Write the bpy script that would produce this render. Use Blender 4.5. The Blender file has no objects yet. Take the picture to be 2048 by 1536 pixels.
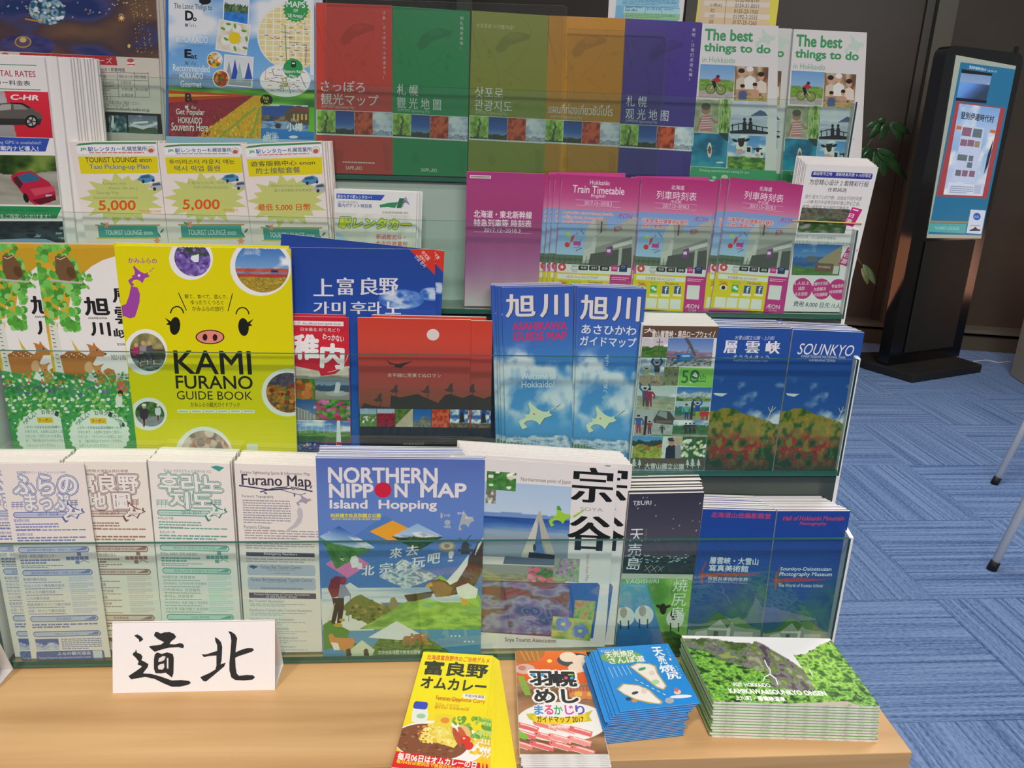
import bpy, math, random
import numpy as np
from math import sin, cos, radians, pi
from mathutils import Vector
C = bpy.context.scene.collection
SC = bpy.context.scene

# ---------------------------------------------------------------- camera (calibrated)
F, CX, CY = 1503., 1024., 768.
PIT, ROL, YAW = radians(17.8), radians(1.74), radians(4.2)
CAM = np.array([0, 0, 1.267])
fh = np.array([sin(YAW), cos(YAW), 0]); rt = np.array([cos(YAW), -sin(YAW), 0]); up = np.array([0, 0, 1.])
fw = fh*cos(PIT) - up*sin(PIT); u0 = up*cos(PIT) + fh*sin(PIT)
cr = rt*cos(ROL) + u0*sin(ROL); cu = u0*cos(ROL) - rt*sin(ROL)
cd = bpy.data.cameras.new('camera'); cam = bpy.data.objects.new('camera', cd); C.objects.link(cam)
cd.sensor_width = 36; cd.lens = 36*F/2048; cd.clip_start = .02; cd.clip_end = 60
from mathutils import Matrix
cam.matrix_world = Matrix([[cr[0], cu[0], -fw[0], CAM[0]], [cr[1], cu[1], -fw[1], CAM[1]], [cr[2], cu[2], -fw[2], CAM[2]], [0, 0, 0, 1]])
SC.camera = cam

# ---------------------------------------------------------------- light and exposure
SC.view_settings.view_transform = 'Standard'; SC.view_settings.look = 'None'
SC.view_settings.exposure = 0.0; SC.view_settings.gamma = 1; SC.view_settings.use_curve_mapping = False
W = bpy.data.worlds.new('World'); SC.world = W; W.use_nodes = True
W.node_tree.nodes['Background'].inputs[0].default_value = (.96, .98, 1, 1)
W.node_tree.nodes['Background'].inputs[1].default_value = .23
def area(name, loc, to, sx, sy, power, col):
    l = bpy.data.lights.new(name, 'AREA'); l.shape = 'RECTANGLE'; l.size = sx; l.size_y = sy; l.energy = power; l.color = col
    o = bpy.data.objects.new(name, l); o.location = loc
    o.rotation_euler = (Vector(to)-Vector(loc)).to_track_quat('-Z', 'Y').to_euler(); C.objects.link(o); return o
def spot(name, loc, to, power, deg, col=(1, .91, .82)):
    l = bpy.data.lights.new(name, 'SPOT'); l.energy = power; l.spot_size = radians(deg); l.spot_blend = 1; l.shadow_soft_size = .07; l.color = col
    o = bpy.data.objects.new(name, l); o.location = loc
    o.rotation_euler = (Vector(to)-Vector(loc)).to_track_quat('-Z', 'Y').to_euler(); C.objects.link(o)
for x_, p_ in ((-.85, 87), (-.15, 71), (.55, 69)): spot('ceiling_downlight', (x_, -.1, 2.7), (x_+.12, .58, .6), p_, 50)
area('ceiling_light_far', (.4, -1.9, 2.9), (0, .9, 1), 1.4, .6, 54, (1, .94, .88))
area('ceiling_light_aisle', (2.1, 2.2, 3.0), (2.1, 2.6, 0), .9, .9, 52, (1, .96, .92))
area('added_warm_glow', (2.35, 4.35, .55), (2.85, 4.9, .80), .35, .5, 1.7, (1, .36, .17))  # this and the next lamp are added, unseen, to put a reddish glow on the wall
area('added_warm_glow', (4.3, 4.1, .5), (3.95, 4.62, .75), .35, .5, 1.8, (1, .45, .26))

# ---------------------------------------------------------------- materials
def lin(c):
    c = np.asarray(c, float)
    return np.where(c <= .04045, c/12.92, ((c+.055)/1.055)**2.4)
def hx(s): return np.array([int(s[i:i+2], 16)/255 for i in (0, 2, 4)])
GAIN = .95
def ink(c): return np.clip(lin(c)**.88*.9, 0, .9)
def mat(name, col=(.5, .5, .5), rough=.5, **k):
    m = bpy.data.materials.new(name); m.use_nodes = True; b = m.node_tree.nodes['Principled BSDF']
    b.inputs['Base Color'].default_value = (*col, 1); b.inputs['Roughness'].default_value = rough
    for a, v in k.items(): b.inputs[a.replace('_', ' ')].default_value = v
    return m
def nd(m, t, **k):
    n = m.node_tree.nodes.new(t)
    for a, v in k.items(): setattr(n, a, v)
    return n
def lk(m, a, b): m.node_tree.links.new(a, b)
def noisy(m, c1, c2, scale=(5, 5, 5), detail=4, bump=0, lo=.3, hi=.7):
    b = m.node_tree.nodes['Principled BSDF']; tc = nd(m, 'ShaderNodeTexCoord'); mp = nd(m, 'ShaderNodeMapping'); no = nd(m, 'ShaderNodeTexNoise'); r = nd(m, 'ShaderNodeValToRGB')
    mp.inputs['Scale'].default_value = scale; no.inputs['Scale'].default_value = 1; no.inputs['Detail'].default_value = detail
    r.color_ramp.elements[0].position = lo; r.color_ramp.elements[1].position = hi
    r.color_ramp.elements[0].color = (*c1, 1); r.color_ramp.elements[1].color = (*c2, 1)
    lk(m, tc.outputs['Object'], mp.inputs[0]); lk(m, mp.outputs[0], no.inputs[0]); lk(m, no.outputs[0], r.inputs[0]); lk(m, r.outputs[0], b.inputs['Base Color'])
    if bump:
        bp = nd(m, 'ShaderNodeBump'); bp.inputs['Strength'].default_value = bump; bp.inputs['Distance'].default_value = .002
        lk(m, no.outputs[0], bp.inputs['Height']); lk(m, bp.outputs[0], b.inputs['Normal'])
    return m
def printmat(name, rough, spec=.5, emit=0):
    m = mat(name, rough=rough); b = m.node_tree.nodes['Principled BSDF']; a = nd(m, 'ShaderNodeVertexColor', layer_name='Col')
    lk(m, a.outputs[0], b.inputs['Base Color']); b.inputs['Specular IOR Level'].default_value = spec
    if emit:
        lk(m, a.outputs[0], b.inputs['Emission Color']); b.inputs['Emission Strength'].default_value = emit
        b.inputs['Base Color'].default_value = (0, 0, 0, 1)
    return m
M_GLOSS = printmat('printed_gloss', .32, .35); M_MATTE = printmat('printed_matte', .6, .15)
M_SCREEN = printmat('screen_print', .3, .3, .8); M_SCREEN.node_tree.links.remove([l for l in M_SCREEN.node_tree.links if l.to_socket.name == 'Base Color'][0])
M_SCREEN.node_tree.nodes['Principled BSDF'].inputs['Base Color'].default_value = (.01, .01, .01, 1)
M_PAPER = noisy(mat('page_edges', rough=.7), (.62, .60, .57), (.86, .84, .82), (8, 1500, 8), 2, 0, .35, .6)
M_SHEET = mat('white_paper', (.84, .80, .79), .6)
def glassmat(name, tint, ior=1.5):
    m = bpy.data.materials.new(name); m.use_nodes = True; nt = m.node_tree; nt.nodes.clear()
    o = nd(m, 'ShaderNodeOutputMaterial'); t = nd(m, 'ShaderNodeBsdfTransparent'); g = nd(m, 'ShaderNodeBsdfGlossy'); f = nd(m, 'ShaderNodeFresnel'); x = nd(m, 'ShaderNodeMixShader')
    t.inputs[0].default_value = (*tint, 1); g.inputs['Roughness'].default_value = .01; g.inputs[0].default_value = (.95, 1, .97, 1); f.inputs[0].default_value = ior
    gm = nd(m, 'ShaderNodeNewGeometry'); bf = nd(m, 'ShaderNodeMath', operation='SUBTRACT'); bf.inputs[0].default_value = 1.7; bs = nd(m, 'ShaderNodeMath', operation='MULTIPLY'); bs.inputs[1].default_value = 1.7; mu_ = nd(m, 'ShaderNodeMath', operation='MULTIPLY', use_clamp=True)
    lk(m, gm.outputs['Backfacing'], bs.inputs[0]); lk(m, bs.outputs[0], bf.inputs[1]); lk(m, f.outputs[0], mu_.inputs[0]); lk(m, bf.outputs[0], mu_.inputs[1])
    lk(m, mu_.outputs[0], x.inputs[0]); lk(m, t.outputs[0], x.inputs[1]); lk(m, g.outputs[0], x.inputs[2]); lk(m, x.outputs[0], o.inputs[0]); return m
M_GLASS = glassmat('clear_glass', (.935, .99, .965)); M_ACRYL = glassmat('clear_acrylic', (.93, .94, .94), 1.45)
M_GEDGE = mat('glass_edge', (.025, .115, .09), .35, Specular_IOR_Level=.2); M_AEDGE = mat('acrylic_edge', (.5, .5, .48), .3)
M_RISER = noisy(mat('riser_painted_reflection', rough=.25), (.36, .46, .41), (.44, .54, .49), (4, 4, 9), 3)  # paler riser for the third tier: pale reflection in the glass painted into its colour
M_RISERD = noisy(mat('dark_riser', rough=.2), (.035, .05, .047), (.05, .068, .062), (4, 4, 9), 3)
M_WHITE = mat('white_enamel', (.80, .79, .81), .35)

# ---------------------------------------------------------------- geometry helpers
def ray(x, y): return fw + cr*(x-CX)/F - cu*(y-CY)/F
def hit(x, y, p, n):
    d = ray(x, y); return CAM + d*(np.dot(p-CAM, n)/np.dot(d, n))
def obj(name, verts, faces, m=None, parent=None, loc=(0, 0, 0), cols=None, fm=None, smooth=False):
    me = bpy.data.meshes.new(name); me.from_pydata([tuple(v) for v in verts], [], [tuple(f) for f in faces])
    for q in (m if isinstance(m, (list, tuple)) else [m]):
        if q: me.materials.append(q)
    if fm is not None: me.polygons.foreach_set('material_index', fm)
    if cols is not None:
        a = me.color_attributes.new('Col', 'FLOAT_COLOR', 'POINT')
        cc = np.ones((len(verts), 4)); cc[:, :3] = np.asarray(cols).reshape(-1, 3); a.data.foreach_set('color', cc.ravel())
    if smooth: me.polygons.foreach_set('use_smooth', [True]*len(me.polygons))
    me.update(); o = bpy.data.objects.new(name, me); C.objects.link(o); o.location = loc
    if parent: o.parent = parent
    return o
def empty(name, loc):
    o = bpy.data.objects.new(name, None); o.empty_display_size = .05; C.objects.link(o); o.location = tuple(loc); return o
def tag(o, label=None, cat=None, group=None, kind=None):
    if label: o['label'] = label
    if cat: o['category'] = cat
    if group: o['group'] = group
    if kind: o['kind'] = kind
    return o
BF = [(0, 3, 2, 1), (4, 5, 6, 7), (0, 1, 5, 4), (1, 2, 6, 5), (2, 3, 7, 6), (3, 0, 4, 7)]
def boxv(a, b):
    (x0, y0, z0), (x1, y1, z1) = a, b
    return [(x0, y0, z0), (x1, y0, z0), (x1, y1, z0), (x0, y1, z0), (x0, y0, z1), (x1, y0, z1), (x1, y1, z1), (x0, y1, z1)]
def box(name, a, b, m, parent=None, bev=0, loc=(0, 0, 0)):
    o = obj(name, boxv(a, b), BF, m, parent, loc)
    if bev:
        md = o.modifiers.new('bevel', 'BEVEL'); md.width = bev; md.segments = 2; md.limit_method = 'ANGLE'
    return o
def slab(name, pts, axis_vec, m, parent=None, loc=(0, 0, 0), bev=0, **k):
    n = len(pts); a = [tuple(p) for p in pts]; b = [tuple(np.array(p)+np.array(axis_vec)) for p in pts]
    f = [tuple(range(n)), tuple(range(2*n-1, n-1, -1))]+[(i, i+n, (i+1) % n+n, (i+1) % n) for i in range(n)]
    o = obj(name, a+b, f, m, parent, loc, **k)
    if bev:
        md = o.modifiers.new('bevel', 'BEVEL'); md.width = bev; md.segments = 3; md.limit_method = 'ANGLE'
    return o
def tube(name, pts, r, m, parent=None, seg=10, loc=(0, 0, 0)):
    v, f = [], []; pts = [Vector(p) for p in pts]; rs = r if isinstance(r, (list, tuple)) else [r]*len(pts)
    for i, p in enumerate(pts):
        t = (pts[min(i+1, len(pts)-1)]-pts[max(i-1, 0)]).normalized(); a = t.orthogonal().normalized() if i == 0 else (a-t*a.dot(t)).normalized(); b = t.cross(a)
        for k in range(seg):
            q = 2*pi*k/seg; v.append(p+(a*cos(q)+b*sin(q))*rs[i])
    for i in range(len(pts)-1):
        for k in range(seg): f.append((i*seg+k, i*seg+(k+1) % seg, (i+1)*seg+(k+1) % seg, (i+1)*seg+k))
    f.append(tuple(range(seg-1, -1, -1))); f.append(tuple(range((len(pts)-1)*seg, len(pts)*seg)))
    return obj(name, v, f, m, parent, loc, smooth=True)

# ---------------------------------------------------------------- pictures printed on paper (numpy)
_L = {}
def vn(x, y, seed):
    if seed not in _L: _L[seed] = np.random.RandomState(seed).rand(64, 64)
    g = _L[seed]; xi = np.floor(x).astype(int); yi = np.floor(y).astype(int); fx = x-xi; fy = y-yi
    fx = fx*fx*(3-2*fx); fy = fy*fy*(3-2*fy); A = lambda i, j: g[(yi+j) % 64, (xi+i) % 64]
    return (A(0, 0)*(1-fx)+A(1, 0)*fx)*(1-fy)+(A(0, 1)*(1-fx)+A(1, 1)*fx)*fy
def fb(u, v, s, seed, o=3):
    sx, sy = s if isinstance(s, tuple) else (s, s); t = 0; w = 0
    for k in range(o):
        t = t+vn(u*sx*2**k+7.3*k, v*sy*2**k+3.1*k, seed+k)*.5**k; w += .5**k
    return t/w
def ramp(t, cols):
    cols = [hx(c) for c in cols.split()]; t = np.clip(t, 0, 1)*(len(cols)-1); i = np.minimum(t.astype(int), len(cols)-2); f = (t-i)[..., None]; c = np.array(cols)
    return c[i]*(1-f)+c[i+1]*f
def tex(cols, s=8, seed=1, con=2.2, o=3):
    return lambda u, v: ramp((fb(u, v, s, seed, o)-.5)*con+.5, cols)
def grad(cols): return lambda u, v: ramp(v, cols)
def sky(cols='3a6ab8 a8c8e8', cl=.5, s=(3, 5), seed=3, ccol='f0f2f6'):
    def f(u, v):
        c = ramp(v, cols)
        if cl: m = np.clip((fb(u, v, s, seed, 4)-(1-cl)*.75)*5, 0, 1)[..., None]; c = c*(1-m)+hx(ccol)*m
        return c
    return f
def land(base, *ridges):
    """ridges: (height, amplitude, frequency, painter, seed)"""
    def f(u, v):
        c = base(u, v)
        for h, a, fr, p, sd in ridges:
            y = h+a*(fb(u, u*0, fr, sd, 3)-.5)*2; m = (v > y)[..., None]; c = np.where(m, p(u, np.clip((v-y)/(1.0001-h), 0, 1)), c)
        return c
    return f
def dots(base, cols, n, r, seed, v0=0, v1=1, asp=1):
    def f(u, v):
        c = base(u, v).copy(); R = np.random.RandomState(seed); cc = [hx(q) for q in cols.split()]
        for _ in range(n):
            x, y, q = R.rand(), v0+(v1-v0)*R.rand(), r*(.6+.8*R.rand()); d = ((u-x)**2+((v-y)*asp)**2) < q*q; c[d] = cc[R.randint(len(cc))]*(.88+.2*R.rand())
        return np.clip(c, 0, 1)
    return f
GRS = tex('2e5a1e 5a8a30 8ab848', 9, 5); TRE = tex('16300f 2c5a1c 5a8a34', 14, 8); RED = tex('5a1410 a82820 d84a30', 12, 9); ROCK = tex('3a3630 6a6458 a8a298', 12, 12)
AUT = tex('2c4a18 6a6a20 b8702a a82a1c 5a7a28', (9, 12), 22, 2.6); SEA = tex('0c3a78 1c5aa8 3a80c8', (4, 22), 31); SNOWT = tex('3a5080 a8b8d0 e8eef4', (9, 14), 33)
FLW = tex('1e4a18 3a7a28 d84a98 e8a0c8', 10, 41, 3)

# ---------------------------------------------------------------- text glyph outlines from the default font
_G = {}
def glyphs(s, b=0.):
    k = (s, round(b, 3))
    if k not in _G:
        c = bpy.data.curves.new('t', 'FONT'); c.body = s; c.offset = b; c.resolution_u = 3
        o = bpy.data.objects.new('t', c); me = o.to_mesh()
        v = np.array([(q.co.x, q.co.y) for q in me.vertices]).reshape(-1, 2); f = [tuple(p.vertices) for p in me.polygons]
        o.to_mesh_clear(); bpy.data.objects.remove(o); bpy.data.curves.remove(c); _G[k] = (v, f)
    return _G[k]
HK = [(.30, 0), (.36, .12), (.50, .28), (.62, .36), (.72, .38), (.80, .30), (.79, .42), (.86, .50), (.76, .56), (.66, .60), (.60, .72), (.55, .84), (.46, .72), (.34, .67), (.22, .70), (.15, .80), (.24, .92), (.12, 1), (.06, .86), (.02, .72), (.12, .62), (.20, .58), (.17, .48), (.28, .46), (.31, .30), (.26, .10)]
ISL = [[(.86, .28), (.93, .20), (.94, .23), (.88, .30)], [(.94, .18), (1.05, .08), (1.06, .11), (.96, .20)]]

def homog(a, b):
    A, B = [], []
    for (x, y), (X, Y) in zip(a, b):
        A += [[x, y, 1, 0, 0, 0, -X*x, -X*y], [0, 0, 0, x, y, 1, -Y*x, -Y*y]]; B += [X, Y]
    return np.append(np.linalg.solve(np.array(A, float), np.array(B, float)), 1).reshape(3, 3)
def clip_poly(P, Q):
    s = sum(Q[i][0]*Q[(i+1) % 4][1]-Q[(i+1) % 4][0]*Q[i][1] for i in range(4)); out = [tuple(p) for p in P]
    for i in range(4):
        (ax, ay), (bx, by) = Q[i], Q[(i+1) % 4]; ins = lambda p: ((bx-ax)*(p[1]-ay)-(by-ay)*(p[0]-ax))*s >= -1e-9
        src, out = out, []
        for j in range(len(src)):
            p, q = src[j-1], src[j]; a, b = ins(p), ins(q)
            if a != b:
                d = (bx-ax)*(q[1]-p[1])-(by-ay)*(q[0]-p[0]); t = ((bx-ax)*(ay-p[1])-(by-ay)*(ax-p[0]))/d if d else 0
                out.append((p[0]+(q[0]-p[0])*t, p[1]+(q[1]-p[1])*t))
            if b: out.append(q)
        if len(out) < 3: return []
    return out

class Art:
    """artwork measured on a reference cover (quad) and laid on the real plane of this cover"""
    def __init__(s, quad, p, n, ref=None, dz=7e-6, bend=None):
        s.q = [tuple(map(float, c)) for c in quad]; s.r = [tuple(map(float, c)) for c in (ref or quad)]; s.H = homog(s.r, s.q) if ref else None
        s.p, s.n, s.k, s.dz, s.bend = np.array(p, float), np.array(n, float), 1, dz, bend; s.parts = []; R_ = np.array(s.r); s.g0 = R_.min(0)-5; s.G = np.zeros((int((R_.max(0)-R_.min(0)).max()/3)+6,)*2); s.part('lettering'); s.K = homog([(0, 0), (1, 0), (1, 1), (0, 1)], s.r); s.Ki = np.linalg.inv(s.K)
    def nl(s, P, extra=0):
        """next free print layer over the area this element covers"""
        P = np.asarray(P, float).reshape(-1, 2); lo = ((P.min(0)-s.g0)/3).astype(int).clip(0, s.G.shape[0]-1); hi = ((P.max(0)-s.g0)/3).astype(int).clip(0, s.G.shape[0]-1)
        g = s.G[lo[1]:hi[1]+1, lo[0]:hi[0]+1]; s.k = float(g.max())+1; g[...] = s.k+extra
    def part(s, name): s.cur = {'n': name, 'v': [], 'f': [], 'c': [], 'o': 0}; s.parts.append(s.cur)
    def w(s, P):
        P = np.asarray(P, float).reshape(-1, 2)
        if s.H is not None:
            h = np.c_[P, np.ones(len(P))] @ s.H.T; P = h[:, :2]/h[:, 2:]
        D = fw+np.outer((P[:, 0]-CX)/F, cr)-np.outer((P[:, 1]-CY)/F, cu); t = ((s.p-CAM)@s.n)/(D@s.n); X = CAM+D*t[:, None]
        X = X+s.n*(s.k*s.dz)
        if s.bend: X = s.bend(X)
        return X
    def add(s, P, faces, col):
        X = s.w(P); o = s.cur['o']; s.cur['v'].append(X); s.cur['f'] += [tuple(i+o for i in f) for f in faces]; s.cur['o'] += len(X)
        c = np.asarray(col, float); s.cur['c'].append(np.broadcast_to(ink(c), (len(X), 3)) if c.ndim == 1 else ink(c.reshape(-1, 3)))
    def fr(s, x, y):
        h = s.Ki@np.array([x, y, 1]); u, v = h[0]/h[2], h[1]/h[2]; (TL, TR, BR, BL) = [np.array(c) for c in s.r]
        sl = lambda a, b: (b[1]-a[1])/(b[0]-a[0]); sv = lambda a, b: (b[0]-a[0])/(b[1]-a[1])
        return sl(TL, TR)*(1-v)+sl(BL, BR)*v, sv(TL, BL)*(1-u)+sv(TR, BR)*u
    def quadpx(s, x0, y0, x1, y1, rot=0):
        a, b = s.fr((x0+x1)/2, (y0+y1)/2); w, h = x1-x0, y1-y0; Q = np.array([(x0, y0), (x0+w, y0+w*a), (x0+w+h*b, y0+w*a+h), (x0+h*b, y0+h)])
        if rot:
            m = Q.mean(0); c, z = cos(radians(rot)), sin(radians(rot)); Q = (Q-m)@np.array([[c, z], [-z, c]])+m
        return Q
    def poly(s, P, col, clip=True):
        if clip: P = clip_poly(P, s.r)
        if len(P) < 3: return
        s.nl(P); s.add(P, [tuple(range(len(P)))[::-1]], hx(col))
    def rect(s, x0, y0, x1, y1, col, rot=0): s.poly(s.quadpx(x0, y0, x1, y1, rot), col)
    def ell(s, cx, cy, rx, ry, col, rot=0, n=28):
        c, z = cos(radians(rot)), sin(radians(rot)); s.poly([(cx+rx*cos(t)*c-ry*sin(t)*z, cy+rx*cos(t)*z+ry*sin(t)*c) for t in np.linspace(0, 2*pi, n, endpoint=False)], col)
    def rrect(s, x0, y0, x1, y1, r, col):
        a, b = s.fr((x0+x1)/2, (y0+y1)/2); w, h = x1-x0, y1-y0; P = []
        for cx, cy, t0 in ((w-r, r, -90), (w-r, h-r, 0), (r, h-r, 90), (r, r, 180)):
            for k in range(5): t = radians(t0+22.5*k); P.append((cx+r*cos(t), cy+r*sin(t)))
        s.poly([(x0+x+y*b, y0+y+x*a) for x, y in P], col)
    def line(s, P, w, col):
        s.nl(P)
        for (ax, ay), (bx, by) in zip(P, P[1:]):
            L = math.hypot(bx-ax, by-ay) or 1; dx, dy = -(by-ay)/L*w/2, (bx-ax)/L*w/2
            Q = clip_poly([(ax+dx, ay+dy), (bx+dx, by+dy), (bx-dx, by-dy), (ax-dx, ay-dy)], s.r)
            if len(Q) > 2: s.add(Q, [tuple(range(len(Q)))], hx(col))
    def arc(s, cx, cy, rx, ry, a0, a1, w, col, n=12): s.line([(cx+rx*cos(radians(t)), cy+ry*sin(radians(t))) for t in np.linspace(a0, a1, n)], w, col)
    def star(s, cx, cy, r1, r2, n, col, sy=1, rot=0): s.poly([(cx+(r1 if k % 2 else r2)*cos(pi*k/n+rot), cy+(r1 if k % 2 else r2)*sin(pi*k/n+rot)*sy) for k in range(2*n)], col)
    def shape(s, pts, x0, y0, x1, y1, col):
        Q = s.quadpx(x0, y0, x1, y1); s.poly([tuple(Q[0]*(1-a)*(1-b)+Q[1]*a*(1-b)+Q[2]*a*b+Q[3]*(1-a)*b) for a, b in pts], col)
    def hokkaido(s, x0, y0, x1, y1, col, isl=True):
        s.shape(HK, x0, y0, x1, y1, col)
        if isl:
            for i in ISL: s.shape(i, x0, y0, x1, y1, col)
    def tx(s, t, x0, y0, x1, y1, col, b=0., sh=0., hx_=0., o=None, ow=.05, rot=0):
        Q = s.quadpx(x0, y0, x1, y1, rot)
        v, f = glyphs(t)
        if not len(v): return
        lo, hi = v.min(0), v.max(0); S = np.maximum(hi-lo, 1e-6); q = (v-lo)/S
        def put(r, c):
            X0 = q[:, 0]; Y0 = 1-q[:, 1]; X0 = X0+sh*(1-Y0)*(y1-y0)/(x1-x0)
            if r > .012: D = [(r*cos(a)*.5, r*sin(a)*.5) for a in np.arange(8 if r > .06 else 6)*2*pi/(8 if r > .06 else 6)]+([(r*cos(a)*.25, r*sin(a)*.25) for a in (0, 2.1, 4.2)] if r > .1 else [])
            elif r > .004: D = [(-r*.5, 0), (r*.5, 0)]
            else: D = [(0, 0)]
            if hx_: D = [(dx+e, dy) for dx, dy in D for e in (-hx_, 0, hx_)]
            s.nl(Q, .4*len(D))
            for dx, dy in D:
                s.k += .4
                X = (X0+dx/S[0])[:, None]; Y = (Y0+dy/S[1])[:, None]; s.add(Q[0]*(1-X)*(1-Y)+Q[1]*X*(1-Y)+Q[2]*X*Y+Q[3]*(1-X)*Y, f, hx(c))
        if o: put(b*1.6+ow*2, o)
        put(b*1.3, col)
    def vtx(s, t, x, y, w, h, col, b=0.):
        n = len(t); ch = h/n
        for i, c in enumerate(t):
            if c == ' ': continue
            v, f = glyphs(c, b); sl, sv = s.fr(x, y+ch*i); y0 = y+ch*i; z = min(w, ch)
            s.nl([(x, y0), (x+w+abs(y0-y)*abs(sv), y0+z)])
            if c == 'ー': v = np.c_[v[:, 1]-v[:, 1].mean()+.45, v[:, 0]-.1]
            X = v[:, 0]*z*.98; Y = (.82-v[:, 1])*z; s.add(np.c_[x+(y0-y+Y)*sv+X, y0+Y+X*sl], f, hx(col))
    def greek(s, x0, y0, x1, y1, n, col, fill=.45, seed=0, gap=.12):
        """rows of print too small to read"""
        R = random.Random(seed+int(x0)); Q = s.quadpx(x0, y0, x1, y1); s.nl(Q); P, Fc = [], []
        for i in range(n):
            v0 = (i+.5-fill/2)/n; v1 = (i+.5+fill/2)/n; u = 0; end = 1 if i < n-1 or n == 1 else .55+.3*R.random()
            while u < end:
                l = (.03+.07*R.random())*min(1, 120/(x1-x0)+.3); a, b = u, min(end, u+l); k = len(P)
                for X, Y in ((a, v0), (b, v0), (b, v1), (a, v1)): P.append(Q[0]*(1-X)*(1-Y)+Q[1]*X*(1-Y)+Q[2]*X*Y+Q[3]*(1-X)*Y)
                Fc.append((k+3, k+2, k+1, k)); u = b+gap*l*1.6
        s.add(P, Fc, hx(col))
    def photo(s, x0, y0, x1, y1, fn, kind='rect', step=1.9, name='photo', rot=0, Q=None, border=None):
        old = s.cur; s.part(name)
        if border:
            m = border
            if kind == 'ell': s.ell((x0+x1)/2, (y0+y1)/2, (x1-x0)/2+m, (y1-y0)/2+m, 'f0eeea')
            else: s.rect(x0-m, y0-m, x1+m, y1+m, 'f4f2ee', rot)
        s.nl(s.quadpx(x0, y0, x1, y1, rot) if Q is None else Q)
        if kind == 'ell':
            nr = max(4, int((y1-y0)/2/step)); na = max(24, int(pi*(x1-x0)/step/1.3)); r, t = np.meshgrid(np.linspace(0, 1, nr+1), np.linspace(0, 2*pi, na+1), indexing='ij')
            u = .5+.5*r*np.cos(t); v = .5+.5*r*np.sin(t); nx, ny = na, nr
        else:
            if Q is not None: q_ = np.array(Q, float); w_ = max(np.linalg.norm(q_[1]-q_[0]), np.linalg.norm(q_[2]-q_[3])); h_ = max(np.linalg.norm(q_[3]-q_[0]), np.linalg.norm(q_[2]-q_[1])); nx, ny = max(3, int(w_/2)), max(3, int(h_/2))
            else: nx = max(3, int((x1-x0)/step)); ny = max(3, int((y1-y0)/step))
            v, u = np.meshgrid(np.linspace(0, 1, ny+1), np.linspace(0, 1, nx+1), indexing='ij')
        Q = s.quadpx(x0, y0, x1, y1, rot) if Q is None else np.array(Q, float)
        c = np.clip(fn(u, v), 0, 1); U, V = u.ravel()[:, None], v.ravel()[:, None]; P = Q[0]*(1-U)*(1-V)+Q[1]*U*(1-V)+Q[2]*U*V+Q[3]*(1-U)*V
        i, j = np.meshgrid(np.arange(ny), np.arange(nx), indexing='ij'); a = (i*(nx+1)+j).ravel(); Fc = np.c_[a+nx+1, a+nx+2, a+1, a]
        h = np.c_[P, np.ones(len(P))]@s.Ki.T; h = h[:, :2]/h[:, 2:]; e = .002; ok = ((h > -e) & (h < 1+e)).all(1)
        if not ok.all(): Fc = Fc[ok[Fc].all(1)]
        if len(Fc): s.add(P, Fc.tolist(), c.reshape(-1, 3))
        s.last = s.cur; s.cur = old
        if name == 'photo' or name == 'picture': s.cur = s.cur
        return s
    def man(s, x, y, h, shirt, pants, arms=0, hair='2a2018'):
        w = h*.13
        s.poly([(x-w*.9, y-h*.5), (x+w*.9, y-h*.5), (x+w*1.0, y), (x+w*.3, y), (x, y-h*.4), (x-w*.3, y), (x-w*1.0, y)], pants)
        s.poly([(x-w*1.2, y-h*.84), (x+w*1.2, y-h*.84), (x+w, y-h*.46), (x-w, y-h*.46)], shirt)
        for d in (-1, 1):
            e = [(x+d*w*1.1, y-h*.82), (x+d*w*2.2, y-h*(.62 if arms == 0 else 1.0)), (x+d*w*(1.9 if arms == 0 else 1.4), y-h*(.45 if arms == 0 else 1.2))]; s.line(e, w*.7, shirt)
        s.ell(x, y-h*.92, w*.72, h*.085, 'd8a888', n=10); s.ell(x, y-h*.96, w*.74, h*.055, hair, n=10)
    def build(s, parent, O, m):
        out = []
        for q in s.parts:
            if q['v']:
                V = np.concatenate(q['v'])-O; out.append(obj(q['n'], V.tolist(), q['f'], m, parent, cols=np.concatenate(q['c'])))
        return out

SHELF = {2: (1.005, 1.222), 3: (.95, 1.062), 4: (.895, .860), 5: (.840, .619)}
LEAN = radians(1.2)
def copies(root, n, step, jit=(.0012, .001), lab=None, full=(), shift=None, only=('cover', 'pages'), rot=0, seed=1, turn=0):
    R = random.Random(seed); L = []
    for i in range(1, n+1):
        r = root.copy(); C.objects.link(r); s = shift(i) if shift else (0, 0, 0)
        r.location = root.location+Vector((step[0]*i+R.uniform(-1, 1)*jit[0]+s[0], step[1]*i+s[1], step[2]*i+R.uniform(0, 1)*jit[1]+s[2]))
        if rot or turn: r.rotation_euler = (0, 0, R.uniform(-rot, rot)+turn*i)
        if lab: r['label'] = lab
        for ch in root.children:
            if ch.name.split('.')[0] in only or i in full:
                c = ch.copy(); C.objects.link(c); c.parent = r
                if i in full:
                    for g in ch.children: d = g.copy(); C.objects.link(d); d.parent = c
        L.append(r)
    return L
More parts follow.
